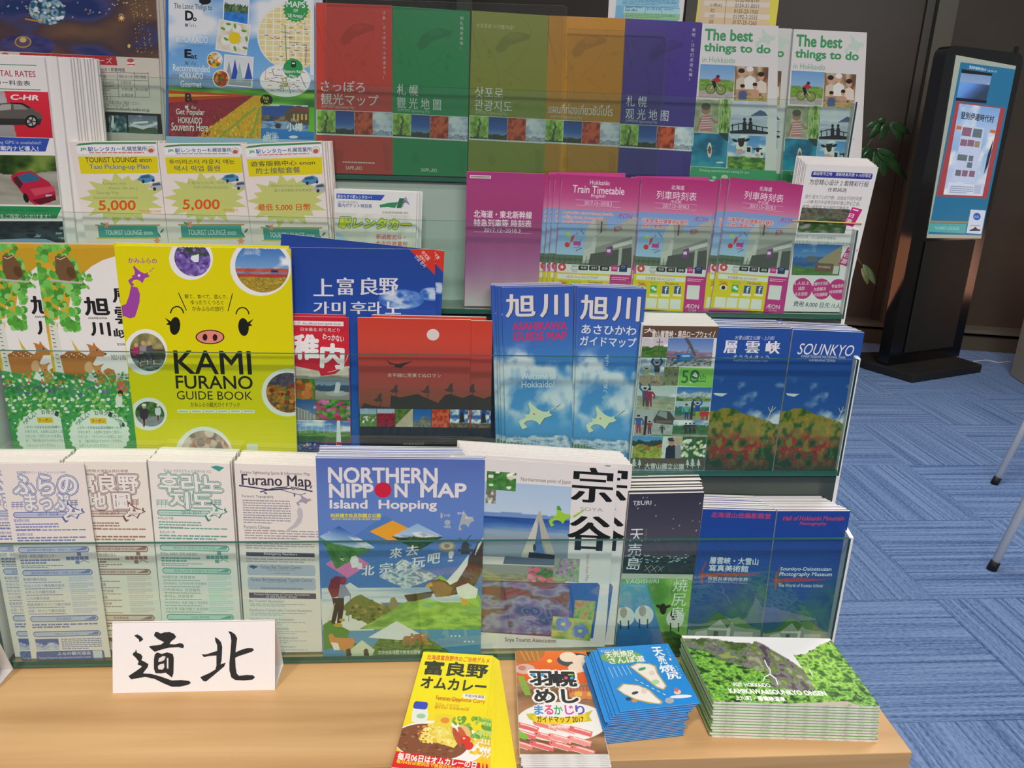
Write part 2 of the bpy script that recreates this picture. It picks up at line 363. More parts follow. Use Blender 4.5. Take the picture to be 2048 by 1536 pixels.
def item(name, label, quad, art, tier=None, y=.008, bg='f0e8e6', th=.0015, n=0, dt=.002, cat='brochure', group=None, lab=None, m=None, ref=None, plane=None, pm=None, ext=True, back=None, lean=None, **ck):
    """one brochure: pages + cover (with its printed parts); copies stand behind or lie under it"""
    if n: th = max(th, (dt if plane is None else abs(ck['step'][2]))*.93)
    if plane is None:
        Y, Z = SHELF[tier]; le = LEAN if lean is None else lean; p = np.array([0, Y+y, Z]); nn = np.array([0, -cos(le), sin(le)])
    else: p, nn = plane
    TL, TR, BR, BL = [hit(*c, p, nn) for c in quad]
    if plane is None and ext:
        Z = SHELF[tier][1]+.001; BL = TL+(BL-TL)*(TL[2]-Z)/(TL[2]-BL[2]); BR = TR+(BR-TR)*(TR[2]-Z)/(TR[2]-BR[2])
    O = (BL+BR)/2-nn*th if plane is None else (TL+TR+BL+BR)/4-nn*th
    root = empty(name, O); tag(root, label, cat, group or (label if n else None))
    tc = .0003; F4 = [TL, TR, BR, BL]; bgc = ink(hx(bg)); bkc = ink(hx(back or bg))
    v = [q-O for q in F4]+[q-nn*tc-O for q in F4]; fc = [(3, 2, 1, 0), (4, 5, 6, 7), (0, 1, 5, 4), (1, 2, 6, 5), (2, 3, 7, 6), (3, 0, 4, 7)]
    mm = m or M_GLOSS; cov = obj('cover', v, fc, [mm, M_SHEET], root, cols=[bgc]*4+[bkc]*4, fm=[0, 0, 1, 1, 1, 1])
    cen = sum(F4)/4; ins = [q+(cen-q)/np.linalg.norm(cen-q)*.00012 for q in F4]
    obj('pages', [q-nn*tc-O for q in ins]+[q-nn*th-O for q in ins], fc, pm or M_PAPER, root)
    A = Art(quad, p, nn, ref)
    A.bgq = quad
    art(A); A.build(cov, O, mm)
    if n:
        copies(root, n, ck.pop('step', (0, dt, 0) if plane is None else (0, 0, -dt)), lab=lab or ('one of the further copies filed behind: '+label), **ck)
    return root
# ================================================================ room, table, rack (built where they stand)
M_CARP = mat('carpet_stripe', rough=.95, Specular_IOR_Level=.1); _b = M_CARP.node_tree.nodes['Principled BSDF']
_tc = nd(M_CARP, 'ShaderNodeTexCoord'); _m1 = nd(M_CARP, 'ShaderNodeMapping'); _m1.inputs['Scale'].default_value = (1.2, 95, 1); _n1 = nd(M_CARP, 'ShaderNodeTexNoise'); _n1.inputs['Scale'].default_value = 1; _n1.inputs['Detail'].default_value = 3
_m2 = nd(M_CARP, 'ShaderNodeMapping'); _m2.inputs['Scale'].default_value = (70, 240, 1); _n2 = nd(M_CARP, 'ShaderNodeTexNoise'); _n2.inputs['Scale'].default_value = 1; _n2.inputs['Detail'].default_value = 4
_r = nd(M_CARP, 'ShaderNodeValToRGB'); _mx = nd(M_CARP, 'ShaderNodeMix', data_type='FLOAT'); _mx.inputs[0].default_value = .42
_oi = nd(M_CARP, 'ShaderNodeObjectInfo'); _ad = nd(M_CARP, 'ShaderNodeVectorMath', operation='ADD'); _sc = nd(M_CARP, 'ShaderNodeVectorMath', operation='SCALE'); _sc.inputs['Scale'].default_value = 3.7
lk(M_CARP, _oi.outputs['Location'], _sc.inputs[0]); lk(M_CARP, _tc.outputs['Object'], _ad.inputs[0]); lk(M_CARP, _sc.outputs[0], _ad.inputs[1])
lk(M_CARP, _ad.outputs[0], _m1.inputs[0]); lk(M_CARP, _ad.outputs[0], _m2.inputs[0]); lk(M_CARP, _m1.outputs[0], _n1.inputs[0]); lk(M_CARP, _m2.outputs[0], _n2.inputs[0])
lk(M_CARP, _n1.outputs[0], _mx.inputs['A']); lk(M_CARP, _n2.outputs[0], _mx.inputs['B']); lk(M_CARP, _mx.outputs['Result'], _r.inputs[0]); lk(M_CARP, _r.outputs[0], _b.inputs['Base Color'])
_r.color_ramp.elements[0].position = .38; _r.color_ramp.elements[0].color = (.075, .13, .29, 1); _r.color_ramp.elements[1].position = .60; _r.color_ramp.elements[1].color = (.25, .36, .60, 1)
_e = _r.color_ramp.elements.new(.47); _e.color = (.15, .24, .45, 1)
fl = box('floor', (-6, -3, -.03), (7, 8, -.006), mat('screed', (.08, .1, .15), .9)); tag(fl, kind='structure')
T = .492; g0 = None
for i in range(-9, 9):
    for j in range(-3, 12):
        x, y = 1.427+(i-3)*T, 1.862+(j-4)*T
        if g0 is None: g0 = box('carpet_tile', (-T/2+.0006, -T/2+.0006, -.006), (T/2-.0006, T/2-.0006, 0), M_CARP, fl); t_ = g0
        else: t_ = g0.copy(); C.objects.link(t_); t_.parent = fl
        t_.location = (x+T/2, y+T/2, 0); t_.rotation_euler = (0, 0, pi/2 if (i-3+j-4) % 2 else 0)
# far wall: oblique, dark glazed panels with mullions, sill and base
wo = np.array([2.80, 4.925, 0]); wd = np.array([.966, -.258, 0]); wn = np.array([-.258, -.966, 0])
def wp(a, d, z): return wo+wd*a+wn*d+np.array([0, 0, z])
def wbox(name, a0, a1, d0, d1, z0, z1, m, parent=None):
    v = [wp(a0, d0, z0), wp(a1, d0, z0), wp(a1, d1, z0), wp(a0, d1, z0), wp(a0, d0, z1), wp(a1, d0, z1), wp(a1, d1, z1), wp(a0, d1, z1)]
    return obj(name, v, [f[::-1] for f in BF], m, parent)
M_WALL = noisy(mat('dark_panel', rough=.45, Specular_IOR_Level=.25), (.056, .047, .038), (.068, .057, .046), (2, 2, 2), 3)
M_MULL = mat('mullion_paint', (.085, .078, .055), .5); M_SILL = mat('sill_paint', (.13, .125, .10), .45)
wl = wbox('wall_back', -8.5, 2.2, -.2, -.16, 0, 3, M_WALL); tag(wl, kind='structure')
wbox('base_panel', -8.5, 2.2, -.16, -.03, 0, .10, M_MULL, wl)
tr = wbox('trim_1', -8.5, 2.2, -.158, .0, .125, .15, M_SILL); tag(tr, kind='structure')
for k, a in enumerate((-6.0, -4.45, -2.9, -1.35, .175, 1.75)):
    mu = wbox('trim_%d' % (k+2), a-.055, a+.055, -.158, -.055, .152, 3, M_MULL); tag(mu, kind='structure')
    wbox('mullion_edge', a-.105, a-.057, -.158, -.12, .152, 3, mat('mullion_dark', (.045, .04, .03), .5) if k == 0 else bpy.data.materials['mullion_dark'], mu)

# wooden display table
M_WOOD = mat('pale_wood', rough=.38, Specular_IOR_Level=.35); _b = M_WOOD.node_tree.nodes['Principled BSDF']
def wood(m, lo, hi_, b):
    tc = nd(m, 'ShaderNodeTexCoord'); mp = nd(m, 'ShaderNodeMapping'); mp.inputs['Scale'].default_value = (1.6, 26, 26); n = nd(m, 'ShaderNodeTexNoise'); n.inputs['Scale'].default_value = 1; n.inputs['Detail'].default_value = 6; n.inputs['Distortion'].default_value = .6
    mp2 = nd(m, 'ShaderNodeMapping'); mp2.inputs['Scale'].default_value = (1.2, 5, 5); n2 = nd(m, 'ShaderNodeTexNoise'); n2.inputs['Scale'].default_value = 1; mx = nd(m, 'ShaderNodeMix', data_type='FLOAT'); mx.inputs[0].default_value = .4
    r = nd(m, 'ShaderNodeValToRGB'); r.color_ramp.elements[0].position = .35; r.color_ramp.elements[1].position = .68; r.color_ramp.elements[0].color = (*lo, 1); r.color_ramp.elements[1].color = (*hi_, 1)
    lk(m, tc.outputs['Object'], mp.inputs[0]); lk(m, mp.outputs[0], n.inputs[0]); lk(m, tc.outputs['Object'], mp2.inputs[0]); lk(m, mp2.outputs[0], n2.inputs[0])
    lk(m, n.outputs[0], mx.inputs['A']); lk(m, n2.outputs[0], mx.inputs['B']); lk(m, mx.outputs['Result'], r.inputs[0]); lk(m, r.outputs[0], b.inputs['Base Color'])
wood(M_WOOD, (.43, .245, .098), (.67, .43, .205), _b)
tb = empty('display_table', (-.5, 1.0, 0)); tag(tb, 'pale wood-grain table top and cabinet carrying the brochure rack', 'table')
def tbx(n, a, b, m, bev=0): return box(n, tuple(np.array(a)-(-.5, 1, 0)), tuple(np.array(b)-(-.5, 1, 0)), m, tb, bev)
tbx('tabletop', (-1.6, .661, .575), (.523, 1.30, .613), M_WOOD, .001)
tbx('cabinet', (-1.58, .668, .06), (.517, 1.29, .575), M_WOOD); tbx('plinth', (-1.55, .70, 0), (.49, 1.27, .06), mat('dark_plinth', (.04, .035, .03), .6))

# rack
rk = empty('brochure_rack', (0, .95, .614)); tag(rk, 'four-tier white and glass brochure rack standing on the wood table', 'rack')
RO = np.array([0, .95, .614]); XL, XR = -.572, .5085
Yf = {2: 1.005, 3: .95, 4: .895, 5: .840}; Zb = {2: 1.222, 3: 1.062, 4: .860, 5: .620}; Zt = {2: 1.3295, 3: 1.173, 4: 1.0165, 5: .791}
prof = [(.84, .614), (.84, Zt[5]-.001), (.898, Zt[5]+.016), (.898, Zt[4]-.001), (.953, Zt[4]+.012), (.953, Zt[3]-.001), (1.008, Zt[3]+.012), (1.008, Zt[2]-.001), (1.063, Zt[2]+.010), (1.075, .614)]
for x in (XR, XL-.006): slab('side_panel', [np.array([x, y, z])-RO for y, z in prof][::-1], (.006, 0, 0), M_WHITE, rk, bev=.0008)
for t in (2, 3, 4, 5):
    yb = Yf[t]+.0568; z0 = Zb[t]; z1 = {5: Zb[4]-.007, 4: Zb[3]-.007, 3: Zb[2]-.007, 2: Zt[2]-.002}[t]
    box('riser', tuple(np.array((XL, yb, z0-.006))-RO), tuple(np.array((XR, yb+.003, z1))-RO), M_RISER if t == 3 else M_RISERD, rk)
    y = Yf[t]; v = [np.array(q)-RO for q in boxv((XL+.001, y-.0055, z0-.005), (XR-.001, y-.0005, Zt[t]))]
    # faces: bottom, top, front, right, back, left
    obj('glass_pane', v, BF, [M_GLASS, M_GEDGE], rk, fm=[1, 1, 0, 1, 0, 1])
    v = [np.array(q)-RO for q in boxv((XL+.001, y, z0-.006), (XR-.001, yb, z0))]
    obj('glass_shelf', v, BF, [M_GLASS, M_GEDGE], rk, fm=[0, 0, 1, 1, 1, 1])

def acryl(name, label, pts, Y, r_edge=.0012):
    P = [hit(x, y, np.array([0, Y, 0]), np.array([0, -1., 0])) for x, y in pts]; O = P[-1].copy()
    o = slab(name, [p-O for p in P], (0, .002, 0), [M_ACRYL, M_AEDGE], None, tuple(O), fm=[0, 0]+[1]*len(P)); tag(o, label, 'acrylic sheet'); return o
acryl('acrylic_sheet', 'wide clear acrylic sheet in front of the red, green and olive Sapporo maps', [(645, 350), (652, -4), (1126, 11), (1134, 15), (1134, 24), (1119, 356)][::-1], 1.0075)
acryl('acrylic_sheet', 'narrow clear acrylic sheet in front of the orange and purple Sapporo maps', [(1133, 355), (1136, 57), (1327, 64), (1336, 68), (1337, 76), (1313, 360)][::-1], 1.0095)

# ================================================================ tier 2 (top)
SAPQ = [(785, 13), (940, 23), (934, 350), (784, 343)]
def tree_pic(u, v):
    c = tex('6a9a28 9acc40 b8e068', 6, 3)(u, v)
    tr_ = np.abs(u-.5-.06*np.sin(v*5)) < .05+.05*np.maximum(0, v-.7)
    br = np.zeros_like(u, bool)
    for k in range(9):
        y0 = .12+.08*k; s_ = .5+.05*k
        for d in (-1, 1): br |= (np.abs((v-y0-.35)+np.abs(u-.5)*(.9)*1.0) < .012+.01*(v)) & ((u-.5)*d > 0) & (np.abs(u-.5) < .2+.3*v)
    c[tr_ & (v > .12)] = hx('3a4020'); c[br & (v > .1)] = hx('4a5a28'); c[v > .92] = hx('2a3a18'); return c
def fourpics(A):
    ys = [(227, 272), (229, 274), (231, 276), (233, 278)]; xs = [(784, 822), (822.5, 860), (860.5, 897), (897.5, 936)]
    f = [tree_pic, land(sky('1c3c88 2a58b0 a8b8d0', 0), (.78, .05, 6, tex('1c2418 384028', 12, 4), 3)), tex('801c10 c83c1c e0582c', (7, 7), 17, 3), land(lambda u, v: tex('a8b8d0 e0e6f0 f4f6fa', (3, 5), 19)(u, v), (.78, .1, 5, tex('58587a c8d0e0 8890a8', 11, 23), 5))]
    for (x0, x1), (y0, y1), p in zip(xs, ys, f): A.photo(x0, y0, x1, y1, p)
def sapporo(bgc, l1, l2, slog, vert=True, thai=None, blot='00000'):
    def a(A):
        R = random.Random(bgc); c = hx(bgc)
        dk = ''.join('%02x' % int(255*q*.86) for q in c); dk2 = ''.join('%02x' % int(255*min(1, q*.93)) for q in c); lt = ''.join('%02x' % int(255*min(1, q*.9+.07)) for q in c)
        A.part('map_pattern')
        A.poly([(786, 60), (800, 110), (806, 112), (797, 90), (786, 40)], dk2); A.poly([(833, 90), (845, 70), (862, 58), (880, 56), (905, 62), (900, 72), (880, 78), (862, 84), (852, 96), (840, 100)], dk); A.poly([(856, 62), (872, 58), (888, 62), (880, 70), (862, 72)], dk2)
        for k in range(7):
            x, y = R.uniform(792, 925), R.uniform(90, 220); A.ell(x, y, R.uniform(3, 8), R.uniform(3, 7), dk2, R.uniform(0, 90), 9)
        A.line([(888, 24), (905, 50), (902, 80), (880, 115), (855, 140)], .8, dk); A.line([(800, 60), (830, 110), (842, 150), (840, 200)], .8, dk); A.line([(862, 140), (890, 160), (925, 210)], .8, dk)
        A.poly([(915, 290), (931, 300), (930, 345), (918, 345)], dk2); A.ell(830, 315, 8, 12, dk2); A.line([(870, 290), (900, 330), (930, 345)], .9, dk)
        A.part('title')
        if thai: A.tx(thai, 791, 192, 921, 213, 'e8e4dc', .012)
        else: A.tx(l1[0], 794, 168, 794+l1[1], 190, 'eceae6', .008); A.tx(l2[0], 794, 194, 794+l2[1], 216, 'eceae6', .008)
        A.part('lettering')
        A.tx('SAPPORO Sightseeing Map', 795, 217, 860, 224, 'b8c8b0')
        if vert: A.vtx(slog, 920, 33, 7.5, 10*len(slog), 'e0dcd4')
        else: A.tx(slog, 794, 38, 870, 47, 'c8d098')
        A.part('seasons_strip'); A.rect(784, 226, 938, 275, 'e8e8ea'); fourpics(A)
        A.part('lettering')
        if bgc in ('cf3a2e', '1c8848'): A.tx('SAPP', 842, 336, 858, 343, 'e8e8e4', .01); A.tx('RO', 864, 337, 874, 344, 'e8e8e4', .01); A.arc(861, 341, 2.5, 2.5, 0, 180, .9, 'e8e8e4')
        if bgc == 'cf3a2e': A.greek(836, 326, 900, 331, 1, 'e8d0c8', .5)
    return a
for nm, q, b, y, args, lab in (
    ('red', [(632, 6), (784, 12), (785, 345), (633, 340)], 'cf3a2e', .011, (('さっぽろ', 88), ('観光マップ', 115), 'さあ、さっぽろへふみ出そう！'), 'tall red folded Sapporo map with white Japanese title, leftmost of the five colours'),
    ('green', SAPQ, '1c8848', .012, (('札 幌', 42), ('觀 光 地 圖', 88), '到札幌走走吧！'), 'tall green folded Sapporo map with white Chinese title'),
    ('olive', [(944, 22), (1097, 32), (1088, 355), (936, 348)], '828c2c', .011, (('삿포로', 57), ('관광지도', 75), '삿포로로 나가볼까요!'), 'tall olive green folded Sapporo map with white Korean title'),
    ('orange', [(1098, 32), (1251, 38), (1234, 360), (1086, 352)], 'c08018', .012, (None, None, ''), 'tall orange folded Sapporo map with white Thai title'),
    ('purple', [(1252, 38), (1405, 46), (1380, 368), (1235, 360)], '403088', .011, (('札 幌', 42), ('观 光 地 图', 88), '来吧，让我们走进札幌！'), 'tall purple folded Sapporo map with white simplified Chinese title')):
    item('folded_map', lab, q, sapporo(b, args[0], args[1], args[2] or ' ', b != '828c2c', 'แผนที่ท่องเที่ยวซัปโปโร' if b == 'c08018' else None), 2, y, b, n=4, dt=.003, th=.0018, ref=None if b == '1c8848' else SAPQ, cat='map', back=b, group=nm+' folded city maps on the top tier', lab='one of the further %s folded city maps behind the front one' % nm, jit=(.0006, .0012))

BQ = [(1405, 47), (1557, 52), (1552, 366), (1379, 357)]
COW = lambda A, x, y, w: (A.ell(x, y, w*.42, w*.5, 'f0eee8'), A.poly([(x-w*.3, y-w*.6), (x+w*.35, y-w*.7), (x+w*.2, y), (x-w*.05, y+w*.1), (x-w*.2, y-w*.1)], '1c1a1a'), A.ell(x-w*.5, y-w*.45, w*.25, w*.12, '1c1a1a', 20), A.ell(x+w*.5, y-w*.5, w*.25, w*.12, '1c1a1a', -20), A.ell(x-w*.1, y+w*.45, w*.32, w*.22, 'e0a8a0'), A.rect(x+w*.35, y, x+w*.9, y+w*.9, 'e8e8e4'), A.rect(x+w*.5, y+w*.1, x+w*.8, y+w*.5, '1c1a1a'))
def best(A):
    A.part('island_emblem'); A.hokkaido(1510, 55, 1560, 98, 'c8dece', False)
    A.part('title'); A.tx('The best', 1411, 58, 1506, 80, '3c9a5c', .05); A.tx('things to do', 1409, 86, 1541, 107, '3c9a5c', .05)
    A.part('lettering'); A.tx('in Hokkaido', 1405, 113, 1471, 124, '7ab090')
    A.photo(1401, 128, 1470, 195, land(sky('6aa0d8 c0d8f0', 0), (.45, .02, 4, tex('5a8a30 88b048', 12, 9), 3), (.78, .01, 3, tex('a8a09a c0b8b0', 6, 3), 7)))
    A.ell(1421, 178, 10, 10, '3a3a3a'); A.ell(1421, 178, 8.6, 8.6, '82984a'); A.ell(1442, 180, 10, 10, '3a3a3a'); A.ell(1442, 180, 8.6, 8.6, '82984a'); A.line([(1421, 178), (1430, 166), (1442, 180)], 1.2, 'd8d8d8'); A.poly([(1424, 160), (1434, 153), (1443, 161), (1436, 165), (1427, 163)], 'b82838'); A.poly([(1423, 162), (1430, 162), (1434, 172), (1428, 178)], '1c1c20'); A.ell(1436, 153, 3.5, 3.2, '2a2a38')
    A.photo(1470, 132, 1537, 201, land(tex('6a4a38 a88868 c8b898', (8, 2), 31), (.85, .05, 5, tex('a87a30 d8b878 6a8a28', 14, 6), 5)))
    for x, y, h, s in ((1483, 146, 15, 'd8c8b0'), (1500, 143, 16, 'f0eee8'), (1522, 153, 15, 'e8d8c8'), (1510, 172, 11, 'c89878'), (1485, 175, 11, '485888')):
        A.poly([(x-h*.75, y+h*2.2), (x-h*.7, y+h*.9), (x, y+h*.45), (x+h*.7, y+h*.9), (x+h*.75, y+h*2.2)], s); A.ell(x, y, h*.42, h*.52, 'd8a080'); A.ell(x, y-h*.3, h*.44, h*.32, 'f0eeea' if y == 143 else '2a1c14')
    A.photo(1392, 198, 1463, 264, tex('8a9a68 a8a890 c8c0a8', (5, 7), 37, 2.4)); A.photo(1438, 198, 1463, 264, tex('3a6a20 88b048 c8d8a0', (14, 5), 38, 3)); A.poly([(1402, 232), (1421, 230), (1424, 262), (1400, 262)], 'c87878'); [A.line([(1401, 236+k*5), (1423, 235+k*5)], 1.4, 'f0e0e0') for k in range(5)]; A.ell(1412, 220, 9, 9, 'a87858'); A.ell(1412, 213, 9.5, 7, '4a5040'); A.line([(1421, 236), (1432, 246), (1436, 243)], 3.5, 'a87858'); A.line([(1402, 236), (1394, 262)], 3.5, 'a87858')
    A.photo(1463, 202, 1536, 268, land(sky('c8d0dc e8ecf2 d8dee8', .3), (.42, .02, 5, tex('a8b4c8 c8d0e0', (2, 9), 4), 2))); A.poly([(1500, 232), (1520, 220), (1530, 224), (1536, 232)], '4a5a80'); A.line([(1461, 252), (1480, 247), (1500, 250), (1536, 256)], 2, '14141a'); [A.line([(1465+12*k, 248+k*1.2), (1465+12*k, 262)], 2, '14141a') for k in range(6)]; A.poly([(1460, 262), (1500, 258), (1536, 264), (1536, 268), (1460, 267)], '14141a')
    for x in (1489, 1501): A.poly([(x-4, 262), (x-4, 246), (x, 240), (x+4, 246), (x+4, 262)], '14141a'); A.ell(x, 239, 3, 3.5, '14141a')
    A.photo(1386, 265, 1457, 332, tex('0c5a80 1c80a8 28a0b0', (3, 4), 43, 2)); A.ell(1419, 300, 4.5, 15, 'e8e0d8'); A.ell(1419, 300, 3, 8, 'a83828'); A.ell(1419, 297, 2.5, 4, '68582a'); A.line([(1408, 303), (1430, 296)], 1.2, '2a2a2a'); A.ell(1440, 325, 8, 1.6, 'e8f0f4'); A.poly([(1436, 265), (1457, 267), (1456, 283), (1447, 278)], '1c3a30')
    A.photo(1457, 269, 1532, 338, land(sky('4a90d8 a8d0f0', .5), (.62, .03, 5, GRS, 3)))
    COW(A, 1482, 292, 24); COW(A, 1515, 304, 13)
    A.part('green_band'); A.poly([(1382, 333), (1556, 342), (1552, 380), (1376, 380)], '3aa068')
    A.part('lettering'); A.tx('Amazing experiences are waiting for you', 1399, 337, 1498, 344, 'd8ecd8'); A.ell(1449, 354, 7, 4.5, 'c8e0c0'); A.ell(1428, 355, 4, 3, 'c8e0c0'); A.rect(1448, 356, 1450, 362, 'c8e0c0')
BL_ = 'white and green things-to-do brochure'
item('brochure', BL_+', front copy of the left pile', BQ, best, 2, .010, 'e8e4e2', th=.002, cat='brochure', group='white and green things-to-do brochures')
item('brochure', BL_+', copy showing its right edge between the two piles', [(1433, 53), (1585, 58), (1573, 372), (1405, 361)], best, 2, .0155, 'dcdcd8', th=.002, ref=BQ, n=3, dt=.003, group='white and green things-to-do brochures', lab='one of the hidden copies behind the white and green things-to-do brochures')
item('brochure', BL_+', front copy of the right pile', [(1588, 58), (1734, 65), (1720, 372), (1562, 364)], best, 2, .010, 'e8e4e2', th=.002, ref=BQ, n=3, dt=.004, group='white and green things-to-do brochures', lab='one of the hidden copies behind the white and green things-to-do brochures', shift=lambda i: (.0012, 0, -.008*(i < 2)))

MQ = [(331, -30), (628, -14), (629, 280), (332, 272)]
def magazine(A):
    A.photo(0, 0, 1, 1, land(sky('3a86dc 70aeea b8d8f4', .5, (2, 4), 6), (.60, .03, 5, tex('6a90b8 88a8c8', 9, 3), 2), (.665, .01, 4, tex('2a6a1c 4a9a28 88c838', (4, 10), 6), 8), (.785, .008, 3, grad('58b020 78c838'), 9)), Q=MQ, name='picture', step=.0035)
    R = random.Random(3)
    A.part('flower_field')
    for a, b, c_, d, col in (((331, 180), (500, 190), (480, 197), (331, 190), 'd83820'), ((331, 187), (480, 192), (420, 198), (331, 195), 'e8b828'), ((331, 194), (520, 190), (430, 215), (331, 207), 'd03818'), ((331, 206), (508, 191), (420, 255), (331, 258), '9c2030'), ((331, 258), (420, 255), (380, 285), (331, 285), 'a82028'), ((420, 255), (508, 191), (532, 192), (525, 285), 'e8a818'), ((380, 285), (420, 252), (525, 285), (520, 290), 'e09818')): A.poly([a, b, c_, d], col)
    for k in range(420):
        x, y = R.uniform(333, 524), R.uniform(206, 278); e = 255-(x-420)*.72
        if x < 420 or y < e: col = R.choice(['b82838', '7a1824', 'c83040', '8a2838', '4a3818']) if y < e else R.choice(['c02028', 'e0a020', '7a1818'])
        else: col = R.choice(['f0c030', 'e08818', 'f0a818', '88a030', 'f8d040'])
        z = 1+2.2*(y-200)/80; A.ell(x, y, z*.7, z*1.3, col, 0, 6)
    for a, b in (((512, 215), (430, 282)), ((520, 215), (500, 282))): A.line([a, b], 4, '88a838')
    A.photo(448, -6, 496, 48, land(sky('d8e4ee e8eef4', 0), (.28, .1, 14, tex('1c3a1c 3a6a38 8a8a70', (28, 5), 8), 2), (.55, .0, 2, tex('1c68c8 3a88e0', (14, 6), 5), 4)), rot=3, border=2)
    A.photo(436, 44, 496, 102, tex('d8c8a8 e8dcc8 f0e8d8', 3, 5), rot=8, border=2, name='photo')
    for x, y, r, c_ in ((455, 54, 9, 'f0efe8'), (474, 58, 9, 'f2f0ea'), (487, 68, 8, 'eeece6'), (452, 80, 10, 'f4f2ec'), (468, 92, 9, 'f0eee8'), (485, 92, 8, 'f0f0ea'), (488, 80, 7, 'e8e6e0'), (469, 76, 12, 'f0cc18')): A.ell(x, y, r, r, c_)
    for x, y, r in ((446, 57, 30), (457, 48, 10), (470, 52, 80), (488, 62, 10), (452, 78, 30), (470, 97, 70), (490, 96, 20), (493, 78, 80)): A.ell(x, y, 5.5, 2.6, '5aa028', r, 10)
    A.photo(449, 112, 504, 170, land(sky('dce0e6 ecebea', 0), (.72, .02, 3, grad('a8b0b8 88949c'), 3)), rot=3, border=2)
    for x, y0, y1, c_ in ((458, 122, 160, '98a0b0'), (470, 118, 158, '3048b8'), (479, 124, 164, '9cc0c0'), (497, 124, 158, '3050b0')): A.poly([(x, y0), (x+8, y1), (x-8, y1)], c_)
    A.photo(415, 105, 444, 134, dots(tex('d83018 e87828 f0b828', 5, 4), 'f0e8d8 e8c020 4a8028', 24, .12, 4), 'ell', border=1.5)
    A.photo(427, 141, 457, 173, dots(tex('7a2c14 b85828 d88838', 5, 8), '4a7a20 e0a838 a83818', 22, .1, 5), 'ell', border=2)
    A.photo(517, 6, 652, 136, tex('ecd890 f0e0a8 e4c878', 6, 5), 'ell', name='street_map', border=3); A.poly([(622, -10), (628, -10), (628, 150), (620, 150)], 'e8ecf2')
    A.part('street_map')
    for k in range(8): x = 532+k*15; h = math.sqrt(max(0, 1-((x-584)/68)**2))*64; A.line([(x, 71-h), (x-1, 71+h)], 1.8, 'fbf8ec')
    for k in range(12): y = 14+k*11; h = math.sqrt(max(0, 1-((y-71)/66)**2))*66; A.line([(584-h, y), (min(626, 584+h), y+3)], 1.8, 'fbf8ec')
    for k in range(46):
        t, r = R.uniform(0, 6.28), R.uniform(.1, .95); x, y = 584+60*r*cos(t), 71+60*r*sin(t)
        if x < 618: A.rect(x, y, x+R.uniform(2, 9), y+1.6, R.choice(['6a6a78', '88786a', '5a68a0', 'c86858', 'c8a850']))
    A.line([(570, 50), (573, 125)], 1.5, '4a8a68'); A.line([(613, 90), (611, 130)], 1.5, '6a68a0')
    A.photo(521, 129, 620, 192, lambda u, v: ramp(u*0+.5, 'f4f2ee f4f2ee'), 'ell', name='rail_map', border=1.5); A.part('rail_map')
    for P_, c_ in (([(530, 158), (560, 165), (590, 170), (606, 186)], 'd86850'), ([(545, 140), (547, 150), (566, 152)], '4a4a4a'), ([(570, 155), (600, 150), (612, 176)], '4a5a78'), ([(532, 135), (530, 160)], 'd87a68'), ([(568, 170), (567, 184)], '5a78a8'), ([(572, 160), (580, 180), (581, 188)], '4a6898')): A.line(P_, 1.1, c_)
    for k in range(44): x, y = R.uniform(530, 606), R.uniform(136, 186); A.rect(x, y, x+R.uniform(3, 9), y+1.3, R.choice(['8a8a8a', 'a86a60', '6a7a98']))
    A.ell(569, 160, 5, 5, 'a8a850'); A.ell(569, 160, 3, 3, 'e0e0d8'); A.ell(563, 172, 4, 3.5, 'a8a850'); A.ell(572, 171, 4.5, 3.5, 'a8a850')
    A.part('maps_badge'); A.star(592, 19, 22.5, 26.5, 20, '28984a'); A.arc(592, 19, 19, 20, 20, 160, .8, 'c8e8c8')
    A.tx('MAPS', 573, 2, 610, 14, 'f4f8f4', .03); A.tx('OF', 587, 18, 596, 24, 'f4f8f4', .02); A.tx('18 Areas', 577, 27, 604, 34, 'f4f8f4', .02)
    A.part('rail_map_badge'); A.ell(586, 137, 19.5, 19.5, '28984a'); A.rrect(582, 122, 592, 135, 3.5, '14301c'); A.rect(584, 125, 590, 128, 'e8f0e8'); A.tx('Sapporo Rail', 568, 139, 603, 147, 'f4f8f4', .02); A.tx('Map', 579, 149, 593, 156, 'f4f8f4', .02)
    A.photo(523, 208, 616, 262, land(sky('e8ecf0 c8d8ec', 0), (.04, .05, 4, grad('28489a 3a5aa8'), 3), (.42, .03, 9, tex('24346a 6a5a58 a8764a', (9, 6), 3), 4), (.62, .01, 3, tex('3a68b8 a8c0e0 5880c0', (6, 9), 8), 3)))
    A.poly([(570, 222), (590, 212), (618, 216), (618, 250), (585, 250), (570, 236)], '5a4838'); A.poly([(574, 224), (592, 214), (618, 217), (618, 223), (590, 221)], '8a3a38'); [A.rect(586+k*8, 228, 590+k*8, 240, 'e8a848') for k in range(4)]
    A.ell(556, 252, 6, 5, '3a2a28'); A.part('blue_band'); A.poly([(522, 256), (628, 264), (628, 284), (522, 284)], '2a78d0')
    A.part('lettering'); A.tx('Otaru', 582, 237, 597, 243, 'f4f4f4'); A.tx('小樽', 573, 245, 605, 262, 'f8f8f8', .03); A.tx('Abashiri', 532, 263, 554, 270, 'f0f4f8'); A.tx('網走', 526, 269, 558, 284, 'f0f4f8', .03); A.ell(587, 274, 9, 3, 'f0f4f8')
    A.ell(533, 200, 12.5, 11.5, '101008'); A.tx('Pick', 526, 193, 538, 199, 'e0e020', .02); A.tx('Up', 529, 200, 536, 206, 'e0e020', .02); A.tx('Area!!', 523, 206, 540, 212, 'e0e020', .02)
    A.ell(410, 2, 12, 7, '14121a'); A.poly([(405, 6), (412, 6), (402, 12)], '14121a')
    A.tx('The Latest Things to', 348, 6, 424, 20, '2a3a4c', .008); A.part('title')
